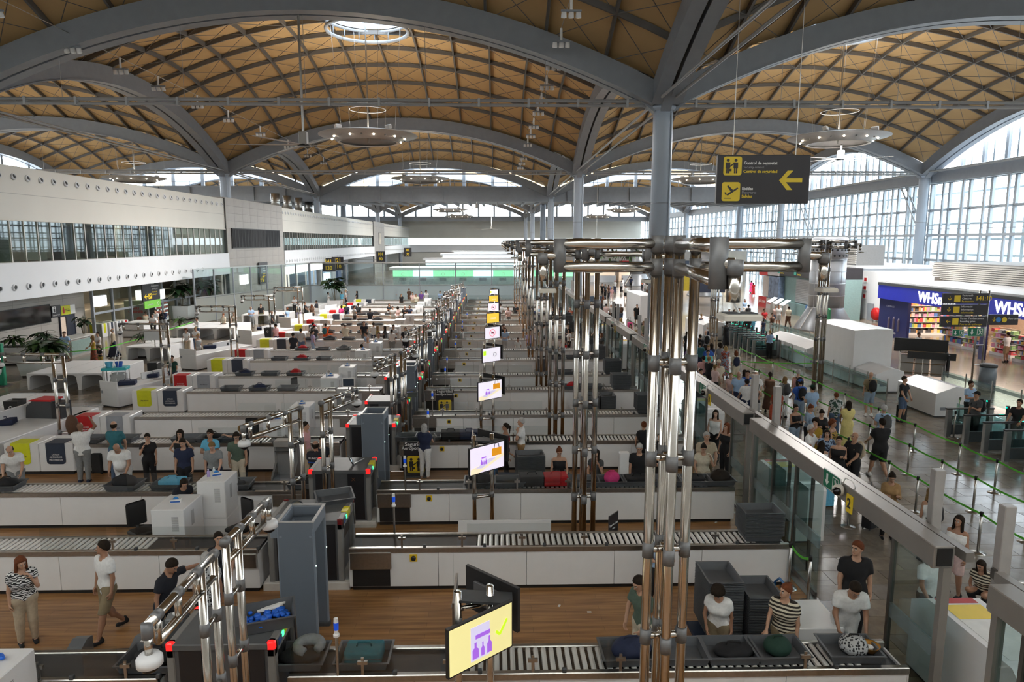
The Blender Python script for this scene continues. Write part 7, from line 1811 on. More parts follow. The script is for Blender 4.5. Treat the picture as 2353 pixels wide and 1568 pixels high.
# ---- row before the third belt, left half
R3 = [('a1', 22, 1025, 1.72, 20, 'reach', 22, 'white/loose', 'grey', 'balding/dark', 1, 'person in white T-shirt bending over a tray at the left edge', dict(w=1.15, nod=15)),
 ('a2', 268, 1018, 1.74, 5, 'reach', 20, 'white/loose', 'white', 'bald/dark', 2, 'bald person in big white T-shirt bending to a black bag', dict(w=1.35, belly=.03, nod=25)),
 ('a3', 338, 997, 1.64, 15, 'down,face', 0, 'black', 'black', 'pony/dark', 1, 'slim person in black T-shirt with hand on the chin', dict(fem=True, nod=10)),
 ('a4', 413, 990, 1.68, 0, 'hip', 0, 'black/tank', 'black', 'volume/dark', 1, 'person in black tank top with hands on hips behind the sunglasses wearer', dict(fem=True)),
 ('a5', 420, 1008, 1.74, 5, 'down', 0, 'navy', 'black', 'short/dark', 1, 'person in navy T-shirt with sunglasses pushed up on the head', dict(nod=20)),
 ('a6', 482, 989, 1.76, 355, 'fold', 0, 'sky', 'navy', 'short/dark', 2, 'person in bright cyan T-shirt with folded arms', dict()),
 ('a7', 487, 1015, 1.7, 10, 'reach,down', 8, 'grey', 'navy', 'short/dblond', 0, 'person in grey T-shirt looking down at the belt', dict(nod=25)),
 ('a8', 543, 993, 1.76, 15, 'down', 0, 'green', 'cream', 'short/dark', 1, 'person in sage green T-shirt and pale trousers', dict(nod=25)),
 ('a9', 1285, 1030, 1.68, 0, 'low', 0, 'black/tank', 'black', 'bun/auburn', 1, 'person in black sleeveless top looking down behind the third belt', dict(fem=True, nod=25)),
 ('b2', 1370, 1043, 1.6, 340, 'face,low', 0, 'dgrey', 'navy', 'long/dark', 1, 'person with long dark hair and grey T-shirt touching the lips', dict(fem=True, look=-15)),
 ('b3', 1470, 1020, 1.76, 345, 'down', 0, 'black/loose', 'navy', 'short/silver', 1, 'person with white hair in a black short-sleeved shirt', dict(nod=20, w=1.1)),
 ('b4', 1519, 997, 1.68, 300, 'low', 0, 'black', 'black', 'long/dark', 0, 'person with long black hair in black behind the near pylon poles', dict(fem=True)),
 ('b5', 1624, 995, 1.8, 0, 'low', 0, 'beige/loose', 'khaki', 'short/silver', 1, 'grey-bearded person in pale beige T-shirt', dict(w=1.2)),
 ('b6', 1617, 1021, 1.66, 350, 'ear,low', 4, 'cream/loose', 'beige', 'bun/dark', 1, 'person in cream top with sunglasses on the head, arm raised', dict(fem=True, nod=15, w=1.1))]
for k_, px, py, h, f_, ar, ln, tp, bt, hr, sk, lb, kw in R3: PP(k_, px, py, h, f_, 'stand', ar, ln, tp, bt, hr, sk, lb, **kw)
PP('d1', 1645, 943, 1.68, 330, 'stand', 'low', 0, 'white/tank', 'black', 'long/dark', 0, 'person with long dark hair in white strap top by the console', fem=True)
PP('d2', 1670, 973, 1.7, 300, 'stand', 'down', 0, 'black/tank', 'black', 'long/auburn', 1, 'person in black dress facing left beside the white strap top', fem=True)
PP('d3', 1480, 957, 1.66, 190, 'stand', 'low', 0, 'black', 'black', 'bun/auburn', 1, 'person in black seen from behind with a bun at the fourth belt', fem=True, dep=19.7)
PP('d4', 1536, 968, 1.65, 20, 'stand', 'low', 0, 'rust', 'black', 'short/blond', 0, 'person in rust top half hidden by the near pylon poles', fem=True, dep=19.5)
# ---- by the fourth belt
PP('e1', 181, 952, 1.78, 190, 'stand', 'fwd,up', 0, 'white/loose', 'grey', 'bald/dark', 3, 'bald person from behind in printed white T-shirt lifting a brown bag', dep=19.5, w=1.2, shoes='navy')
PP('e2', 259, 950, 1.8, 182, 'stand', 'low', 0, 'teal', 'denim', 'balding/dark', 1, 'person from behind in dark teal T-shirt and jeans at the fourth belt', dep=19.55)
PP('e3', 552, 953, 1.7, 170, 'step', 'out', 0, 'black', 'black', 'bun/dblond', 1, 'guard in black from behind with both arms stretched out', dep=19.4, fem=True)
PP('e4', 622, 951, 1.76, 10, 'sit', 'carry,low', 0, 'guard', 'guard', 'short/dark', 2, 'seated guard in dark polo beside the white cabinets', dep=22.0)
PP('e5', 724, 996, 1.78, 170, 'stand', 'low', 0, 'guard', 'guard', 'balding/dark', 2, 'balding guard from behind with white lettering on the back', dep=17.5, w=1.1)
PP('e6', 739, 983, 1.72, 345, 'stand', 'down', 0, 'guard', 'guard', 'bun/dark', 1, 'smiling guard with a yellow lanyard and blue gloves', dep=18.1, fem=True)
PP('e7', 700, 942, 1.76, 90, 'stand', 'down', 0, 'pink', 'beige', 'short/dark', 1, 'person in pink shirt half hidden by the tube frame', dep=19.5)
PP('e8', 437, 1092, 1.7, 40, 'step', 'low', 35, 'guard', 'guard', 'bob/dark', 2, 'guard bending down behind the taller white cabinet', dep=15.6, fem=True)
PP('e9', 975, 976, 1.66, 160, 'stand', 'phone,face', 0, 'navy', 'white', 'bob/silver', 1, 'person with white hair, navy top and white trousers, barefoot', dep=19.6, fem=True, w=1.1, bare=True)
PP('f1', 1162, 954, 1.66, 280, 'stand', 'low', 0, 'red/tank', 'black', 'pony/dark', 2, 'person in red top with a long black plait behind the screen', dep=19.6, fem=True)
PP('f2', 1198, 958, 1.74, 265, 'stand', 'ear,down', 0, 'white/loose', 'camel', 'short/silver', 1, 'person in white T-shirt and brown trousers holding a hand to the ear', dep=19.9)
PP('f3', 1150, 1056, 1.62, 70, 'step', 'fwd', 25, 'lblue', 'black', 'short/dark', 3, 'staff member in light blue pushing the tray cart behind the screen', dep=18.8)
# ---- middle distance left of the scanners
M1 = [(633,745,'pink','navy','short/dark',2,250,'stand','person in pink shirt at the left conveyor end',{}),(673,766,'guard','guard','short/dark',2,180,'stand','guard from behind standing before the ninth belt',{}),(691,756,'lgrey','denim','short/dark',1,180,'stand','person in pale grey beside the guard from behind',{}),(719,742,'white','black','cap/black',1,190,'stand','person in white with a black backpack and cap at the belt',{}),(722,747,'dgrey','black','cap/red',1,160,'stand','person in grey with a red cap at the belt',{}),(718,760,'lilac','lblue','pony/dark',1,120,'stand','person in lilac holding a striped bag',dict(fem=True)),(748,744,'orange','orange/maxi','short/dark',2,170,'stand','person in bright orange dress raising an arm',dict(fem=True)),(793,745,'cream','cream','cap/white',1,190,'stand','person in cream with a white cap from behind',{}),(836,738,'guard','guard','short/dark',2,10,'stand','guard facing the passengers at the eighth belt',{}),(840,764,'lblue','navy','short/dark',2,300,'stand','person in light blue shirt bending at the trays',{}),(845,777,'pin','beige','balding/silver',1,10,'stand','older person in pink striped shirt by the low cabinets',{}),(870,765,'white','beige','short/dark',2,0,'stand','person in white T-shirt by the low cabinets',{}),(858,742,'white','navy','short/dark',1,180,'stand','person in white from behind near the flag',{}),(868,750,'spots','black','long/dblond',1,90,'stand','fair-haired person in spotted top in the middle group',dict(fem=True)),(884,750,'black','black','long/dark',1,270,'stand','person in black dress with long dark hair, middle group',dict(fem=True)),(900,756,'white','grey','pony/dark',2,190,'stand','person in white T-shirt with a ponytail from behind',dict(fem=True)),(931,753,'guard','guard','short/dark',1,350,'stand','guard with hand on the head beside the dark case',{}),(904,748,'white','denim','short/dark',2,10,'stand','person in white behind the ponytail wearer',{}),
 (831,791,'guard','guard','short/dark',1,200,'sit','seated guard at a screen beside the low cabinets',{}),(785,702,'hot','black','bob/dark',1,150,'stand','person with a pink backpack in the far left group',dict(fem=True)),(796,698,'navy','denim','short/dark',2,170,'stand','person in navy with a black backpack, far left group',{}),(814,703,'grey','black','short/dark',2,120,'stand','person in grey in the far left group',{}),(823,698,'black','denim','short/dark',2,170,'stand','person in black with a big backpack, far left group',{}),(850,710,'guard','guard','short/dark',2,180,'stand','guard from behind before the thirteenth belt',{}),(894,696,'black','lgrey','long/dark',2,20,'stand','person in black with crossed arms, first of the far middle group',dict(fem=True)),(902,704,'lgrey','lgrey','short/dark',1,10,'stand','person in pale grey, second of the far middle group',{}),(914,704,'lpink','lgrey','curly/dark',2,190,'stand','curly-haired person in pale pink, third of the far middle group',dict(fem=True)),(930,703,'black','black','short/silver',1,350,'stand','person in black with grey hair, fourth of the far middle group',{}),(941,702,'navy','black','bob/dark',2,0,'stand','person in navy, fifth of the far middle group',{}),(910,666,'purple','denim','long/dark',2,20,'stand','person in purple at the left of the farthest group',dict(fem=True)),(922,676,'black','dark','long/dark',2,0,'stand','person in black in the farthest group',dict(fem=True)),(940,664,'brown','brown/maxi','short/auburn',2,180,'stand','person in a long brown robe in the farthest group',{}),(948,672,'lpink','beige','short/dark',2,0,'stand','person in pale pink in the farthest group',{}),(956,676,'cream','olive','bob/dark',2,10,'stand','person in cream in the farthest group',{}),(966,664,'brown','black','long/dark',2,20,'stand','person in brown with long hair in the farthest group',dict(fem=True)),(968,671,'purple','grey','short/dark',1,350,'stand','person in violet T-shirt in the farthest group',{}),(979,668,'white','navy','curly/dark',3,20,'stand','curly-haired person in white in the farthest group',{}),(974,661,'lblue','navy','short/dark',1,300,'stand','tall person in light blue at the back of the farthest group',{}),(1011,669,'lblue','black','short/dark',2,0,'stand','person in light blue by the farthest scanners',{}),(1024,670,'black','black','short/dark',2,180,'stand','person in black by the farthest scanners',{}),(1033,666,'guard','guard','bun/dark',1,300,'stand','guard by the farthest scanners',{}),(1007,697,'guard','guard','short/dark',2,10,'stand','guard beside the twelfth row scanner',{}),(1018,702,'white','grey','short/dark',2,30,'stand','person in white beside the twelfth row scanner',{}),
 (1062,757,'white','denim','short/dark',1,250,'stand','boy in white T-shirt right of the scanners',dict(h=1.5)),(1160,754,'lblue','lgrey','short/dark',1,0,'stand','person in light blue T-shirt behind the eighth belt',{}),(1157,748,'black','black','short/dark',2,20,'stand','person in black behind the light blue T-shirt',{}),(1190,777,'white','grey','short/dark',2,0,'stand','child in white printed T-shirt at the eighth belt',dict(h=1.35)),(1218,759,'lilac','denim','short/dark',2,10,'stand','person in lilac shirt behind the pylon poles',{}),(1240,764,'beige','olive','bob/blond',1,0,'stand','person in beige behind the pylon poles',dict(fem=True)),(1249,745,'white','black','short/dark',2,180,'stand','person in white T-shirt and black trousers from behind, right middle',{}),(1150,698,'white','black','short/dark',2,200,'stand','person in white beside the golden screen',{}),(1168,706,'lpink','grey','short/dark',3,10,'stand','person in pale pink right of the golden screen',{}),(1185,700,'black','black','short/dark',2,350,'stand','person in black right of the golden screen',{}),(1165,663,'lblue','navy','short/dark',2,270,'stand','staff member in light blue pointing, by the far screens',{}),(1238,702,'lblue','navy','short/dark',1,20,'stand','person in pale blue behind the far pylons',{}),(1270,707,'black','black','long/dark',1,340,'stand','person in black behind the far pylons',dict(fem=True)),(1283,705,'brown','black','long/dark',2,10,'stand','person in brown behind the far pylons',dict(fem=True)),(1295,706,'teal','navy','short/dark',2,0,'stand','person in teal at the right end of a far belt',{}),(1311,706,'dots','black','short/dark',2,330,'stand','person in dotted top at the right end of a far belt',{}),(1306,745,'dgrey','black','short/dark',1,340,'stand','person in grey T-shirt by the right tray stacks',{}),(1308,757,'white','black','long/dark',1,280,'stand','person with long dark hair and white top by the right tray stacks',dict(fem=True)),(1297,765,'black','red/skirt','short/dark',2,300,'stand','person in dark clothes with red skirt by the right tray stacks',dict(fem=True)),(1328,757,'white','beige','balding/silver',1,270,'stand','older person in white shirt by the right tray stacks',{}),(1375,743,'ldenim','denim','short/dark',1,300,'stand','person in blue shirt with a backpack inside the glass wall',{}),(1372,726,'black','black','long/dark',1,200,'stand','person in black inside the glass wall',dict(fem=True)),(1382,766,'dgrey','black','long/auburn',1,300,'stand','person with reddish hair inside the glass wall',dict(fem=True))]
for i, (px, py, tp, bt, hr, sk, f_, lg, lb, kw) in enumerate(M1):
 kw = dict(kw); h = kw.pop('h', 1.64 if kw.get('fem') else 1.75); arms = ('down', 'low', 'phone,down', 'reach', 'fold')[i % 5]
 if 'orange dress' in lb: arms = 'down,up'
 if 'pointing' in lb: arms = 'fwd,down'
 PP('m%d' % (i + 100), px, py, h, f_, lg, arms, 12 if 'bending' in lb else 0, tp, bt, hr, sk, lb, **kw)
for k_, c, lb in (('m103', 'black', 'black backpack of the capped person in white'), ('m106', 'teal', 'dark teal backpack of the person in orange'), ('m119', 'hot', 'pink backpack in the far left group'), ('m120', 'black', 'black backpack of the person in navy'), ('m122', 'black', 'big black backpack in the far left group')): backpack(PEOPLE[k_], c, lb)
# ---- left hall
LH = [(147,763,1.78,20,'lblue','ldenim/shorts','short/dark',2,'person in blue T-shirt and denim shorts by the guard counter',dict(belly=.0)),(212,772,1.66,300,'mustard/tank','dots/maxi','long/dblond',1,'person in long patterned skirt with a waist bag',dict(fem=True)),(224,764,1.68,330,'white','khaki','bun/dark',1,'person in white with an orange bag by the queue belt',dict(fem=True)),(258,757,1.74,290,'beige/long','navy','balding/silver',1,'older person in beige shirt pulling a navy suitcase',{}),(227,797,1.25,340,'black','spots/shorts','short/dark',2,'child in dark clothes leaning on a red bag',{}),(395,823,1.72,10,'dgreen','navy','pony/dark',2,'staff member in dark green behind the solid counter',dict(fem=True)),(334,716,1.66,200,'cream/tank','lpink','pony/dark',1,'person in cream top at the drinks fridge',dict(fem=True)),(350,722,1.74,10,'white','black','short/dark',2,'bearded person in white with a red lanyard before the fridge',{}),(357,712,1.78,350,'white','black','short/dark',1,'tall person in white before the fridge',{}),(367,712,1.74,20,'black','grey','short/dark',2,'person in black at the fridge group',{}),(376,711,1.76,170,'navy','lgrey','short/silver',1,'person in navy with a black backpack at the fridge group',{}),(427,756,1.64,0,'white','beige','curly/auburn',1,'curly-haired person in white opening a brown bag at the table',dict(fem=True)),(449,752,1.64,20,'white','denim','bob/blond',1,'fair-haired person in white behind the table',dict(fem=True)),(455,768,1.66,60,'lgrey/tank','white','pony/blond',1,'fair-haired person in grey top at the solid counter',dict(fem=True)),(452,730,1.68,320,'white/long','denim','bun/dark',1,'person in long white blouse holding a phone',dict(fem=True)),(513,721,1.64,340,'cream','black','short/auburn',1,'person in cream sitting side of the third table',dict(fem=True)),(537,718,1.66,20,'stripes','white','short/dblond',1,'person in striped shirt at the third table',dict(fem=True)),(576,706,1.72,30,'lblue','grey','balding/silver',1,'older person in light blue holding a black bag at the table',{}),(599,699,1.72,10,'black','olive','short/dark',1,'person in black at the third table',{}),(660,708,1.62,250,'lblue','white','short/auburn',1,'person in pale blue leaning at the fourth table',{}),(624,716,1.7,90,'black','black','bald/dark',1,'person in black sitting behind the monitor',{}),(686,698,1.66,200,'cream/tank','lilac','bun/auburn',1,'person in cream with a black backpack by the fourth table',dict(fem=True)),(676,682,1.7,10,'lgrey','black','short/dark',2,'person in pale grey unpacking at the far table',{}),(684,683,1.62,300,'brown','white','long/blond',1,'fair-haired person in brown at the far table',dict(fem=True)),(716,700,1.66,180,'brown','black','long/auburn',2,'person with long reddish hair before the guard',dict(fem=True)),(727,691,1.78,260,'guard','guard','short/dark',2,'guard standing at the fourth counter',{}),(700,694,1.72,90,'black','black','short/dark',2,'person in black behind the fourth counter',{}),(754,672,1.7,110,'white','white','short/dark',1,'person in white leaning on the far counter',{}),(785,671,1.7,160,'sky','tan/shorts','short/dblond',1,'person in light blue and tan shorts by the far partition',{}),(794,667,1.78,100,'white','black','short/blond',0,'person in white with a backpack by the far partition',{}),(820,669,1.7,280,'black','black','long/dark',1,'person in black with a round backpack by the far partition',dict(fem=True))]
for i, (px, py, h, f_, tp, bt, hr, sk, lb, kw) in enumerate(LH): PP('h%d' % i, px, py, h, f_, 'walk' if 'pulling' in lb else 'stand', ('low', 'reach', 'fold', 'down', 'phone,down')[i % 5], 6 if i in (4, 11, 13) else 0, tp, bt, hr, sk, lb, lod=1, **kw)
backpack(PEOPLE['h10'], 'black', 'black backpack at the fridge group'); backpack(PEOPLE['h21'], 'black', 'black backpack by the fourth table')
# ---- queue on the right
QU = [(1951,922,1.68,170,'yellow','yellow/maxi','long/dark',3,'person in long pale yellow dress walking away',dict(fem=True)),(1922,903,1.66,175,'camo/loose','denim','bun/auburn',1,'person in camouflage blouse with a bun, from behind',dict(fem=True,w=1.15)),(2032,932,1.76,180,'lblue','navy','short/silver',1,'grey-haired person in light blue with a grey backpack',{}),(2028,963,1.84,180,'black/loose','black/shorts','short/dark',1,'person in oversized black T-shirt and shorts, from behind',dict(w=1.15,shoes='white')),(2002,858,1.8,175,'khaki','ldenim/shorts','bald/dark',1,'bald person in khaki with a black backpack and pale shorts',dict(shoes='white')),(2079,866,1.8,30,'black','denim/shorts','short/dark',1,'person in black T-shirt and denim shorts with a suitcase',{}),(2232,877,1.76,10,'lblue','black','short/dark',2,'staff member in light blue with folded arms at the ticket gates',dict()),(2246,901,1.76,280,'dgrey','black','cap/black',2,'person in dark grey with a black cap passing the gates',{}),(2344,919,1.74,300,'black','black','short/dark',2,'person in black at the right edge passing the gates',{}),(1829,931,1.68,15,'black/tank','ldenim','bun/dark',2,'person in black tank top with hands together in the queue',dict(fem=True)),(1861,930,1.66,30,'ldenim/long','black','bun/auburn',1,'person in open denim shirt looking down',dict(fem=True,nod=25)),(1888,942,1.66,350,'black/long','denim','bun/dark',1,'person in black long-sleeved top with phone in the queue',dict(fem=True,nod=25)),(1875,963,1.68,310,'mustard','mustard','curly/dark',1,'person in mustard dress with curly dark hair',dict(fem=True)),(1864,978,1.76,40,'white','denim','short/silver',2,'older person in white T-shirt with a navy backpack strap',{}),(1914,966,1.64,40,'spots/tank','black','curly/auburn',2,'person in leopard top with curly hair',dict(fem=True)),(1901,989,1.66,340,'floral','navy','bob/dark',1,'person in blue floral blouse with sunglasses on the head',dict(fem=True,w=1.15)),(1888,1015,1.62,170,'white/tank','denim','long/dark',2,'person with white straps and long dark hair, from behind',dict(fem=True)),(1929,1004,1.66,330,'black/tank','black','pony/dark',1,'person in black strap top smiling aside',dict(fem=True,w=1.1)),(1965,998,1.78,290,'black','black','bald/dark',2,'bald person in black with a beige backpack by the header',dict(w=1.15)),(2050,1086,1.64,340,'camel/long','black','bun/dark',2,'person in camel knitted sweater counting things in hand',dict(fem=True,nod=25)),(1787,892,1.66,160,'rust','rust','short/auburn',1,'person in rust red hugging another in the queue',dict(fem=True)),(1782,912,1.66,20,'rust/long','black','long/auburn',1,'person in rust scarf and black trousers being hugged',dict(fem=True)),(1868,886,1.76,190,'lblue/loose','beige','cap/dgreen',1,'person in pale blue T-shirt with a green cap, from behind',dict(w=1.1)),(1840,873,1.78,180,'blue','ldenim','cap/blue',1,'person in blue with a big black backpack and blue cap',{}),(1835,850,1.78,175,'pink/tank','lgrey/shorts','short/silver',1,'person in salmon tank top with a black side bag',{}),(1804,866,1.68,185,'grey','white','long/dblond',1,'fair-haired person in grey with a dark backpack, from behind',dict(fem=True)),(1770,856,1.68,160,'brown/tank','brown/maxi','pony/dark',2,'person in brown strap dress with blue hair clip',dict(fem=True)),(1739,881,1.66,300,'black/tank','lgrey','long/dark',2,'person in black tank top with sunglasses on the head, in profile',dict(fem=True)),(1717,872,1.78,175,'white/loose','navy','cap/navy',1,'person in white T-shirt with fish prints and navy cap, from behind',{}),(1738,858,1.8,350,'white','grey','bald/dark',0,'bald person in white laughing, black backpack straps',{}),(1719,853,1.74,330,'blue','navy','short/dark',2,'person in royal blue polo with glasses',{}),(1712,851,1.68,60,'black','black','long/dark',1,'person in black behind the royal blue polo',dict(fem=True)),(1698,857,1.78,0,'lblue','navy','balding/silver',1,'older person in light blue polo with black straps',dict(w=1.15)),(1680,858,1.6,350,'lpink','grey','bun/dblond',1,'person in pale pink T-shirt with dark straps',dict(fem=True)),(1611,849,1.7,10,'olive','black','short/dark',1,'person with dark hair just above the glass wall header',{}),(1644,839,1.68,110,'lpink','black','bun/dblond',1,'person in pale pink with a cream bag in profile',dict(fem=True)),(1652,828,1.82,350,'cream','beige','cap/cream',2,'bearded person in cream with a cream cap',{}),(1630,821,1.74,120,'black','black','short/dblond',1,'person in black T-shirt in profile, left queue',{}),(1617,819,1.72,170,'pink','navy','short/dark',1,'person in dusty pink shirt from behind, left queue',{}),(1627,806,1.74,0,'turq','navy','short/dark',1,'young person in mint T-shirt facing forward',{}),(1628,795,1.78,10,'blue','navy','short/dblond',1,'person in bright blue T-shirt behind the mint T-shirt',dict(w=1.1)),(1635,790,1.7,200,'navy','navy','long/dark',2,'person in navy with long dark hair, left queue',dict(fem=True)),(1655,790,1.68,190,'grey','grey','afro/dark',3,'person in grey T-shirt with full dark hair, from behind',dict(fem=True)),(1668,796,1.66,175,'bloom','bloom/maxi','bob/blond',1,'fair-haired person in flowered blue dress, from behind',dict(fem=True)),(1692,807,1.72,170,'cream','cream','bob/auburn',1,'person in cream with a navy backpack and red-brown bob',dict(fem=True)),(1770,760,1.68,180,'lblue','black','short/blond',1,'staff member in light blue shirt and black trousers, from behind',dict(fem=True)),(1670,739,1.74,200,'black/tank','black/maxi','pony/dark',4,'person in long black dress with a dark headscarf',dict(fem=True)),(1632,735,1.8,10,'white/loose','navy','balding/silver',1,'person in big white T-shirt looking at a phone',dict(w=1.2)),(1634,724,1.68,350,'lpink','grey','short/dark',1,'person in pale pink behind the phone user',{}),(1612,722,1.68,120,'denim/tank','white/shorts','bun/dblond',1,'person in denim top and white shorts in profile',dict(fem=True)),(1622,762,1.8,185,'lgrey','black','bald/dark',0,'bald person in pale grey with a black shoulder bag',dict(w=1.1)),(1609,787,1.72,180,'teal','navy','short/dark',1,'person in blue-grey from behind, left queue',{}),(1584,795,1.7,20,'purple','black','short/auburn',1,'person in purple between the pylon poles',{}),(1586,811,1.72,300,'blue','navy','short/dblond',1,'person in dark blue between the pylon poles',{}),(1580,762,1.72,170,'black','black','long/dark',2,'person in black between the pylon poles',dict(fem=True)),(1609,770,1.74,180,'black','black','short/dark',2,'person in black behind the right pylon pole',{}),(1557,749,1.72,280,'white','grey','short/dark',1,'person in white between pylon and column',{}),(1720,701,1.74,200,'black','khaki','cap/black',2,'person in black with a cap beyond the ticket gates',{}),(1757,710,1.76,20,'red','navy/shorts','short/dark',2,'person in red T-shirt with a red bag beyond the gates',{}),(1775,720,1.66,10,'brown/tank','white/shorts','bun/dark',2,'person in brown top and white shorts beyond the gates',dict(fem=True)),(1783,703,1.66,330,'lpink','denim/shorts','short/dark',1,'person in pink beyond the gates',dict(fem=True)),(1790,701,1.8,0,'white','lgrey/shorts','short/dark',2,'person in white T-shirt with a dark waist bag beyond the gates',{}),(1813,705,1.7,180,'cream','brown','bun/dark',2,'person in cream top and brown trousers walking away beyond the gates',dict(fem=True)),(1703,724,1.76,190,'turq','navy','bald/dark',1,'person in turquoise T-shirt at the far ticket gates',{}),(1719,727,1.76,170,'black','black','short/dark',1,'person in black at the far ticket gates',{}),(1731,718,1.72,200,'sky','sky','short/dblond',1,'person in sky blue with a blue backpack at the far gates',{}),(1755,736,1.2,200,'navy','denim','short/dark',1,'child in navy beside the red T-shirt',{}),(1688,712,1.7,20,'cream','black','bob/dark',2,'person in cream crossing the far gates',dict(fem=True)),(1676,711,1.7,0,'rust','black','short/dark',2,'person in rust crossing the far gates',{}),(1699,709,1.76,10,'lgrey','grey','short/dark',1,'person in pale grey crossing the far gates',{}),
 (1427,700,1.74,185,'white','denim/shorts','balding/silver',1,'person in white with a brown shoulder bag left of the column',{}),(1414,699,1.76,170,'black','black','short/dark',1,'person in black T-shirt with hand on hip left of the column',{}),(1464,700,1.8,5,'black','black/shorts','short/dark',1,'person in black with a red chest print left of the column',dict(w=1.15)),(1466,691,1.7,350,'white','navy','short/auburn',1,'person in white with braces behind the red chest print',{}),(1479,739,1.72,290,'olive','black','short/dblond',1,'person in olive beside the grey upright',{}),(1467,749,1.74,30,'tan','black','balding/dark',2,'person in tan with white backpack strap by the header',{}),(1449,746,1.68,330,'pink','black','long/dark',1,'person in pink with a white headband by the header',dict(fem=True)),(1428,731,1.64,180,'cream','beige','long/blond',1,'fair-haired person just above the header',dict(fem=True)),(1393,699,1.72,160,'lpink','grey','short/dark',1,'person in pale pink in the left queue end',{}),(1404,699,1.7,20,'white','black','cap/white',1,'person with a white cap in the left queue end',{}),(1386,681,1.66,180,'brown','black','long/auburn',1,'person with long brown hair in the left queue end',dict(fem=True)),(1391,684,1.68,200,'white/long','grey','bun/dark',1,'person in long white shirt in the left queue end',dict(fem=True)),(1374,683,1.72,180,'lblue','navy','short/dark',1,'person in pale blue at the start of the left queue end',{}),(1430,640,1.8,180,'white','white','short/dark',3,'person all in white far down the hall',{}),(1428,645,1.7,160,'lgrey','black','short/dark',2,'person in pale grey beside the one all in white',{}),(1413,645,1.72,190,'lgrey','navy','cap/red',1,'person with a red cap far down the hall',{}),(1450,637,1.76,180,'navy','black','short/dark',2,'person in navy far down the hall',{}),(1406,661,1.68,190,'pink','lpink/shorts','bun/dblond',1,'person in pink far down the hall',dict(fem=True)),(1438,658,1.72,180,'white','black/shorts','short/auburn',1,'person with a backpack far down the hall',{}),(1457,669,1.7,280,'lblue','navy','short/dark',1,'staff member seated at the dark banner wall',{}),(1384,652,1.7,0,'black','black','short/dark',1,'first person in the dark far group left of the column',{}),(1391,653,1.7,20,'dgrey','black','long/dark',1,'second person in the dark far group left of the column',dict(fem=True)),(1399,655,1.7,40,'brown','black','long/dark',1,'third person in the dark far group left of the column',dict(fem=True)),(1476,641,1.7,10,'dots','black','short/dark',1,'person in dotted top in the far group beside the column',{}),(1484,650,1.7,180,'lgrey','grey','short/dark',1,'person in pale grey in the far group beside the column',{}),(1488,642,1.68,340,'black','black','long/auburn',2,'person in black in the far group beside the column',dict(fem=True)),(1494,650,1.7,20,'dgrey','black','short/dark',2,'person in dark grey in the far group beside the column',{}),(1490,660,1.72,190,'brown','black','short/dark',2,'person in brown with a pushchair beside the column',{}),
 (2317,765,1.74,200,'white','tan/shorts','short/dark',2,'person in white shirt and tan shorts inside the bookshop entrance',{}),(2112,765,1.66,20,'white','rust/shorts','short/dark',3,'person in white and rust shorts by the navy shop panel',{}),(1700,628,1.72,10,'white','yellow','bun/dark',2,'person in white and yellow near the yellow stand',dict(fem=True)),(1687,634,1.72,20,'lgrey','black','short/dark',1,'person in grey near the yellow stand',{}),(1727,645,1.7,200,'hot','hot/maxi','long/dark',1,'person in a long crimson dress near the dark stand',dict(fem=True)),(1732,650,1.68,180,'red','red/maxi','long/dark',2,'person in red beside the crimson dress',dict(fem=True)),(1712,688,1.68,0,'lblue','white','long/dark',1,'person in pale blue beside the slim steel post',dict(fem=True))]
for i, (px, py, h, f_, tp, bt, hr, sk, lb, kw) in enumerate(QU): PP('u%d' % i, px, py, h, f_, 'walk' if ('walking' in lb or 'from behind' in lb and i in (0, 3, 4)) else 'stand', 'fold' if 'folded arms' in lb else ('phone' if 'phone' in lb or 'hand' in lb else ('low', 'down', 'phone,down', 'reach', 'down,low')[i % 5]), 0, tp, bt, hr, sk, lb, **kw)
for k_, c, lb in (('u2', 'dgrey', 'grey backpack of the grey-haired person in light blue'), ('u4', 'black', 'black backpack of the bald person in khaki'), ('u7', 'black', 'black backpack of the capped person at the gates'), ('u18', 'beige', 'beige backpack of the bald person in black'), ('u23', 'black', 'big black backpack under a blue cap'), ('u24', 'black', 'black backpack over the salmon tank top'), ('u25', 'dgrey', 'dark backpack of the fair-haired person in grey'), ('u44', 'navy', 'navy backpack of the person in cream'), ('u50', 'black', 'black shoulder bag of the bald person in pale grey'), ('u65', 'sky', 'blue backpack at the far ticket gates'), ('u70', 'brown', 'brown bag left of the column'), ('u88', 'white', 'white backpack far down the hall')): backpack(PEOPLE[k_], c, lb)
for k_, s in (('e5', 'ILUNION'),):
 o = PEOPLE[k_]; kk = o['k_']; text(s, .075, SIGNW, o, (0, .128 * kk, 1.33 * kk), (PI/2, 0, PI), align='CENTER'); MB().box(-.17*kk, .17*kk, .118*kk, .131*kk, 1.21*kk, 1.235*kk).obj('blue_band', BLUEL, o)
for k_ in ('g1', 'e4', 'e6'):
 o = PEOPLE[k_]; kk = o['k_']; MB().box(-.15*kk, .15*kk, -.128*kk, -.105*kk, 1.17*kk, 1.2*kk).obj('blue_band', BLUEL, o)
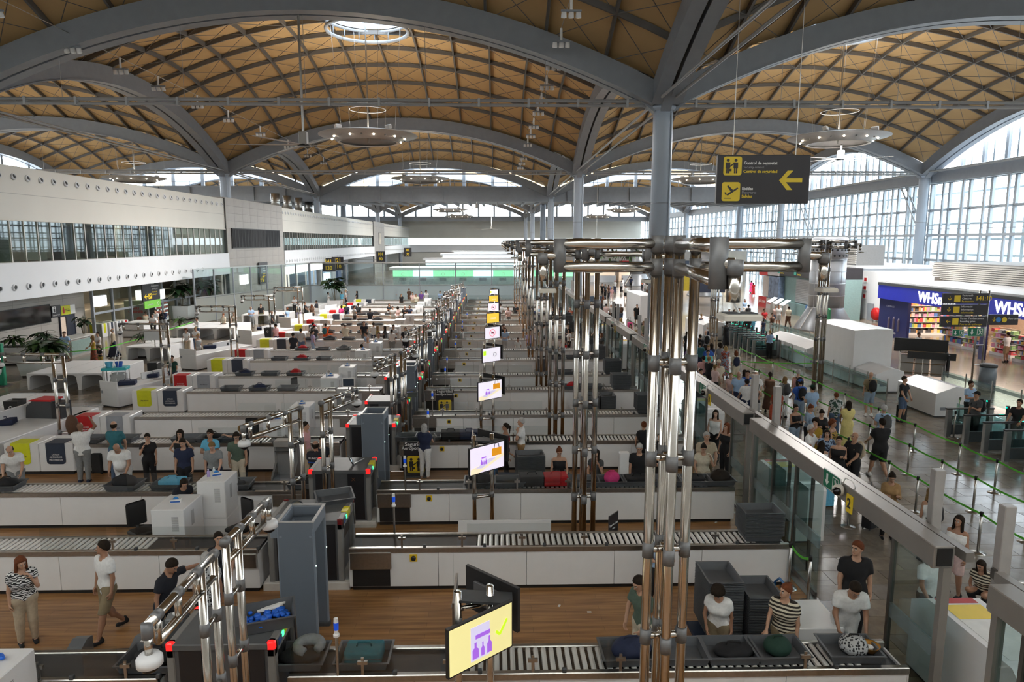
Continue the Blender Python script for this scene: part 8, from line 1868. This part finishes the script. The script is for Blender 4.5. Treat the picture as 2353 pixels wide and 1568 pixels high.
# ---- luggage on the floor
def fl(px, py): return atz(px, py, 0)[:2]
for px, py, rot, c, lb, h, soft in ((143, 1078, .1, 'black', 'black trolley suitcase left of the bald person in white', .55, True), (228, 1088, -.2, 'black', 'black trolley suitcase right of the bald person in white', .6, True), (262, 822, .2, 'navy', 'navy trolley suitcase pulled by the older person in beige', .6, False), (2070, 968, .3, 'black', 'black trolley suitcase beside the person in denim shorts', .6, True), (1848, 1150, .3, 'turq', 'turquoise suitcase under the exit sign', .6, False), (1897, 1165, .2, 'sky', 'blue ridged suitcase beside the turquoise one', .6, False), (2000, 1215, .5, 'black', 'large black suitcase under the glass wall header', .7, True), (1958, 1085, .3, 'dgrey', 'dark grey suitcase behind the yellow number sign', .7, False), (1447, 760, .2, 'hot', 'pink suitcase left of the column', .6, False), (1475, 762, .2, 'black', 'black suitcase left of the column', .6, True), (1400, 670, .2, 'blue', 'blue suitcase in the dark far group', .6, False), (1680, 905, .4, 'dgrey', 'grey suitcase in front of the pale pink T-shirt', .7, False), (1755, 752, .2, 'red', 'red bag case beyond the ticket gates', .5, True), (1632, 800, .3, 'black', 'black suitcase beside the bright blue T-shirt', .6, True), (230, 822, .3, 'red', 'small red case under the child', .4, True), (1687, 660, .1, 'purple', 'purple suitcase near the yellow stand', .6, False)):
 x, y = fl(px, py); suitcase(x, y, rot, c, lb, h, True, soft)
for px, py, c, lb in ((38, 960, 'black', 'black square bin on the left counter'), (618, 770, 'dgrey', 'dark square bin on the third counter')):
 x, y, z = atz(px, py, 1.0); t = thing('waste_bin', lb, 'bin', (x, y, 1.0 if px < 100 else .85)); MB().add([(-.2,-.2,0),(.2,-.2,0),(.2,.2,0),(-.2,.2,0),(-.24,-.24,.62),(.24,-.24,.62),(.24,.24,.62),(-.24,.24,.62),(-.2,-.2,.58),(.2,-.2,.58),(.2,.2,.58),(-.2,.2,.58)], [(3,2,1,0),(0,1,5,4),(1,2,6,5),(2,3,7,6),(3,0,4,7),(4,5,9,8),(5,6,10,9),(6,7,11,10),(7,4,8,11),(8,9,10,11)]).obj('body', BLACK, t); MB().ring((0, -.235, .4), .05, .012, 14, 4, axis='y').obj('emblem', SIGNW, t)
t = thing('waste_bin', 'black bin behind the cleaning cart', 'bin', (-16.4, 32.6, 0)); MB().bbox(-.24, .24, -.24, .24, 0, 1.25, .02).obj('body', BLACK, t); MB().box(-.2, .2, -.2, .2, 1.25, 1.26).obj('rim', GREYD, t)
# ==== trays with belongings on the belts
def bag(x, y, z, rot, c, label, s=(.3, .2, .16), name='bag', kind='soft'):
 t = thing(name, label, 'bag', (x, y, z), rot); P = grid((-s[0]-.05, -s[1]-.05, -.03), (s[0]+.05, s[1]+.05, s[2]*2+.08), .025)
 X, Y, Z = P[..., 0], P[..., 1], P[..., 2]
 d = ell(P, (0, 0, s[2]*.8), (s[0], s[1], s[2])) if kind == 'soft' else (np.maximum(np.maximum(np.abs(X)-s[0]+.03, np.abs(Y)-s[1]+.03), np.abs(Z-s[2]*.75)-s[2]*.75+.03) - .03)
 if kind == 'soft': d = d + .012*np.sin(X*22+1)*np.sin(Y*26); d = smin(d, ell(P, (s[0]*.35, -s[1]*.2, s[2]*1.0), (s[0]*.5, s[1]*.6, s[2]*.7)), .05)
 V, Q = surfnet(np.maximum(d, -Z), np.array((-s[0]-.05, -s[1]-.05, -.03)), .025); link('bag_body', npmesh('bag_body', V, Q, [cmat(c)]), t)
 MB().tube([(-s[0]*.4, 0, s[2]*1.5), (-s[0]*.3, 0, s[2]*1.5+.07), (s[0]*.3, 0, s[2]*1.5+.07), (s[0]*.4, 0, s[2]*1.5)], .014, 6).obj('grip', cmat(c if c != 'leopard' else 'black'), t, True)
 if kind == 'hard': MB().tube([(-s[0]+.01, -s[1]*.98, s[2]*.75), (s[0]-.01, -s[1]*.98, s[2]*.75)], .008, 5).obj('zip', BLACK, t)
 return t
def on(px, row, z=.94):
 y = row_y(row) + LBED/2; a, b, c = ray(px, CY);
 py = 600
 lo_, hi_ = 560, 1900
 for _ in range(40):
  m = (lo_ + hi_) / 2; X, Y, Z = atz(px, m, z)
  if Y > y: lo_ = m
  else: hi_ = m
 return X, y
ITEMS = [(350,0,.04,'black','wide black tray contents under the near dome camera','soft',(.3,.2,.13)),(838,0,0,'teal','teal folded bag in the near tray left of the screen','hard',(.27,.17,.14)),(1440,0,0,'navy','dark navy bag with red print in the tray behind the pylon','soft',(.3,.2,.16)),(1560,0,0,None,'empty looking grey tray behind the near pylon','soft',None),(1675,0,.02,'black','black jacket and khaki cloth in the tray before the curly-haired person','soft',(.3,.18,.09)),(1785,0,0,'dgreen','dark green backpack in the tray before the striped shirt','soft',(.2,.18,.15)),(1950,0,0,'leopard','black and white patterned cloth in the last near tray','soft',(.2,.2,.15)),(690,0,0,'black','tray with dark bag beside the near scanner','soft',(.3,.2,.1)),
 (12,2,0,'black','tray with black bag at the left edge of the third belt','soft',(.28,.2,.14)),(288,2,0,'black','black soft bag in a tray before the bald person','soft',(.32,.2,.17)),(392,2,0,'sky','bright blue hard case lying in a tray on the third belt','hard',(.28,.2,.14)),(545,2,0,'black','tray with dark things behind the taller cabinet','soft',(.2,.16,.08)),(702,2,0,'black','folded black clothes in a tray by the third scanner','soft',(.3,.18,.12)),(1103,2,0,'black','black backpack in a tray left of the screen poles','soft',(.28,.2,.18)),(1170,2,0,None,'grey tray with a belt lying inside on the third belt','soft',None),(1340,2,0,None,'grey tray beside the red patterned case','soft',None),(1400,2,0,'hot','bright pink backpack in a tray on the third belt','soft',(.2,.18,.17)),(1463,2,0,'black','black laptop bag in a tray before the white-haired person','hard',(.28,.2,.12)),(1530,2,0,None,'grey tray behind the near pylon on the third belt','soft',None),(1595,2,0,'black','black bag in a tray before the cream top','hard',(.25,.2,.1)),(1648,2,0,'dark','dark brown holdall with orange straps at the right end','soft',(.26,.2,.18)),
 (210,3,0,None,'dark tray before the teal T-shirt on the fourth belt','soft',None),(285,3,0,None,'dark tray right of the teal T-shirt','soft',None),(430,3,0,None,'grey tray behind the navy T-shirt on the fourth belt','soft',None),(487,3,0,'black','tray with a black bag behind the cyan T-shirt','soft',(.26,.18,.12)),(540,3,0,None,'grey tray before the guard with outstretched arms','soft',None),(940,3,0,None,'tray leaving the fourth scanner','soft',None),(985,3,0,None,'tray before the white-haired barefoot person','soft',None)]
for k, (px, row, dz, c, lb, kd, s) in enumerate(ITEMS):
 x, y = on(px, row)
 tray(x, y, .935, (k % 3 - 1) * .03, 'grey tray holding: ' + lb if c else lb, 'trays on the belts')
 if c: bag(x + (0 if k % 2 else .06), y, .95, .1 * (k % 3 - 1), c, lb, s, 'bag' if kd == 'soft' else 'case', kd)
for px, row, c, lb in ((1222, 2, 'black', 'black trolley case lying on the third belt'), (1276, 2, 'red', 'red patterned case lying on the third belt'), (1036, 3, 'black', 'black trolley case on the fourth belt'), (1078, 3, 'navy', 'navy trolley case on the fourth belt')):
 x, y = on(px, row); bag(x, y, .935, .05, c, lb, (.3, .22, .17), 'suitcase', 'hard')
x, y = on(655, 0); t = thing('neck_pillow', 'grey neck pillow lying beside the near scanner', 'pillow', (-2.75, 9.3, 1.08), .4); MB().tube([(.16*math.cos(a), .16*math.sin(a), .06) for a in np.linspace(-1.0, PI + 1.0, 16)], [.06 + .03*math.sin(PI*q/15) for q in range(16)], 10).obj('cushion', cmat('grey'), t, True)
x, y = on(1990, 0); t = thing('basket', 'orange bowl with small things held over the last near tray', 'bowl', (x + .03, y - .02, .99)); MB().lathe([(.09, 0), (.14, .09), (.15, .1), (.12, .08), (.07, .015)], 20).obj('bowl_body', mat('orange_bowl', (.45, .2, .02), .5), t, True); MB().lathe([(.05, .03), (.06, .07), (.01, .09)], 8).obj('contents', BOXW, t)
for row in range(5, 14):
 for k in range(5 if row % 2 else 4):
  x = -11.5 + k * 1.15 + (row % 3) * .3 if k < 3 else .6 + k * .85
  tray(x, row_y(row) + LBED/2, .935, 0, 'grey tray, %s from the left on the %s belt' % (ORD[k], ORD[row]), 'trays on the belts')
  if (k + row) % 2 == 0: bag(x, row_y(row) + LBED/2, .95, 0, ('black', 'navy', 'dgrey', 'red', 'black')[(k + row) % 5], 'bag in the %s tray on the %s belt' % (ORD[k], ORD[row]), (.24, .17, .13))
t = thing('counter_cover', 'grey and red padded cover beside the blue case on the left counter', 'cover', (-16.1, 23.1, 1.0), -.1); MB().prism([(0, 0), (.95, 0), (.95, .62), (.3, .62), (.05, .4)], lambda a, b, d: (a, d, b), 0, .5).obj('grey_shell', cmat('dgrey'), t); MB().prism([(.1, .6), (.98, .6), (.98, .66), (.3, .66)], lambda a, b, d: (a, d, b), -.03, .55).obj('red_edge', FLAP['red'], t); MB().box(.95, 1.3, .0, .5, 0, .55).obj('black_pocket', BLACK, t)
for x, y, z, c, lb in ((-16.3, 22.3, 1.0, 'navy', 'open navy suitcase on the left counter'), (-16.3, 20.3, 1.0, 'navy', 'navy helmet bag cut by the left frame edge'), (-15.9, 31.2, .8, 'navy', 'navy case lying open on the solid counter'), (-16.1, 29.6, .8, 'navy', 'small navy bag behind the front screen of the counter'), (-16.6, 39.5, .85, 'navy', 'open navy case on the second solid counter'), (-16.3, 40.6, .85, 'dgrey', 'grey case beside the fair-haired person'), (-16.4, 47.8, .85, 'navy', 'dark blue case on the third solid counter')):
 bag(x, y, z, .3, c, lb, (.34, .24, .12), 'suitcase', 'hard')
t = thing('cleaning_cart', 'turquoise cleaning cart with mops behind the solid counter', 'cart', (-16.9, 30.2, 0), .2)
MB().bbox(-.5, .5, -.3, .3, .15, .22, .01).obj('deck', cmat('dgrey'), t); MB().bbox(-.5, .5, -.3, .3, 1.35, 1.47, .01).obj('turquoise_tray', mat('cart_turquoise', (.03, .38, .42), .4), t)
for a in (-.46, .46):
 for b in (-.26, .26): MB().tube([(a, b, .2), (a, b, 1.4)], .018, 6).obj('upright', STEEL, t)
MB().bbox(-.2, .4, -.26, .26, .3, 1.2, .06).obj('waste_bag', mat('bag_grey', (.35, .36, .36), .6), t)
for a, c in ((-.25, 'sky'), (.15, 'blue')): MB().lathe([(.12, 1.47), (.16, 1.7), (.14, 1.7), (.1, 1.5)], 14, (a, 0, 0)).obj('bucket', cmat(c), t)
for a, l in ((-.48, .15), (-.3, .5), (.0, .3)): MB().tube([(a, -.3, .5), (a + l, -.1, 2.4)], .014, 6).obj('mop_handle', SIGNW, t)
bag(-12.55, 19.9, 1.35, .3, 'brown', 'brown leather bag lifted by the bald person in white', (.17, .13, .32))
def chair(x, y, rot, label):
 t = thing('office_chair', label, 'chair', (x, y, 0), rot, 'black office chairs'); MB().bbox(-.24, .24, -.24, .24, .44, .52, .03).obj('seat', BLACK, t); MB().bbox(-.22, .22, .2, .27, .58, 1.12, .03).obj('backrest', BLACK, t); MB().tube([(0, 0, .08), (0, 0, .45)], .03, 8).obj('gas_post', GREYD, t); MB().tube([(0, .2, .48), (0, .27, .65)], .025, 6).obj('back_bar', GREYD, t)
 for q in range(5): a = q*2*PI/5; MB().beam((0, 0, .09), (.28*math.cos(a), .28*math.sin(a), .06), .04, .03).lathe([(.03, -.0), (.03, .05)], 8, (.28*math.cos(a), .28*math.sin(a), 0)).obj('leg', BLACK, t)
 return t
chair(-8.05, 14.9, .9, 'black office chair left of the low white cabinet'); chair(-5.9, 15.0, -.6, 'black office chair right of the taller white cabinet'); chair(-8.2, 22.2, 0, 'black chair of the seated guard'); chair(-8.6, 29.3, 1.2, 'tall black chair back behind the sixth belt')
for k, (px, py) in enumerate(((1354, 1407), (1831, 1197), (1645, 1201), (1285, 1393))):
 x, y, z = atz(px, py, .012); o = MB().box(-.04, .04, -.02, .02, 0, .004).obj('paper_scrap', BOXW, None, loc=(x, y, .013), rot=.4*k); tag(o, 'scrap of white paper on the wood floor, %s from the camera' % ORD[k], 'paper')
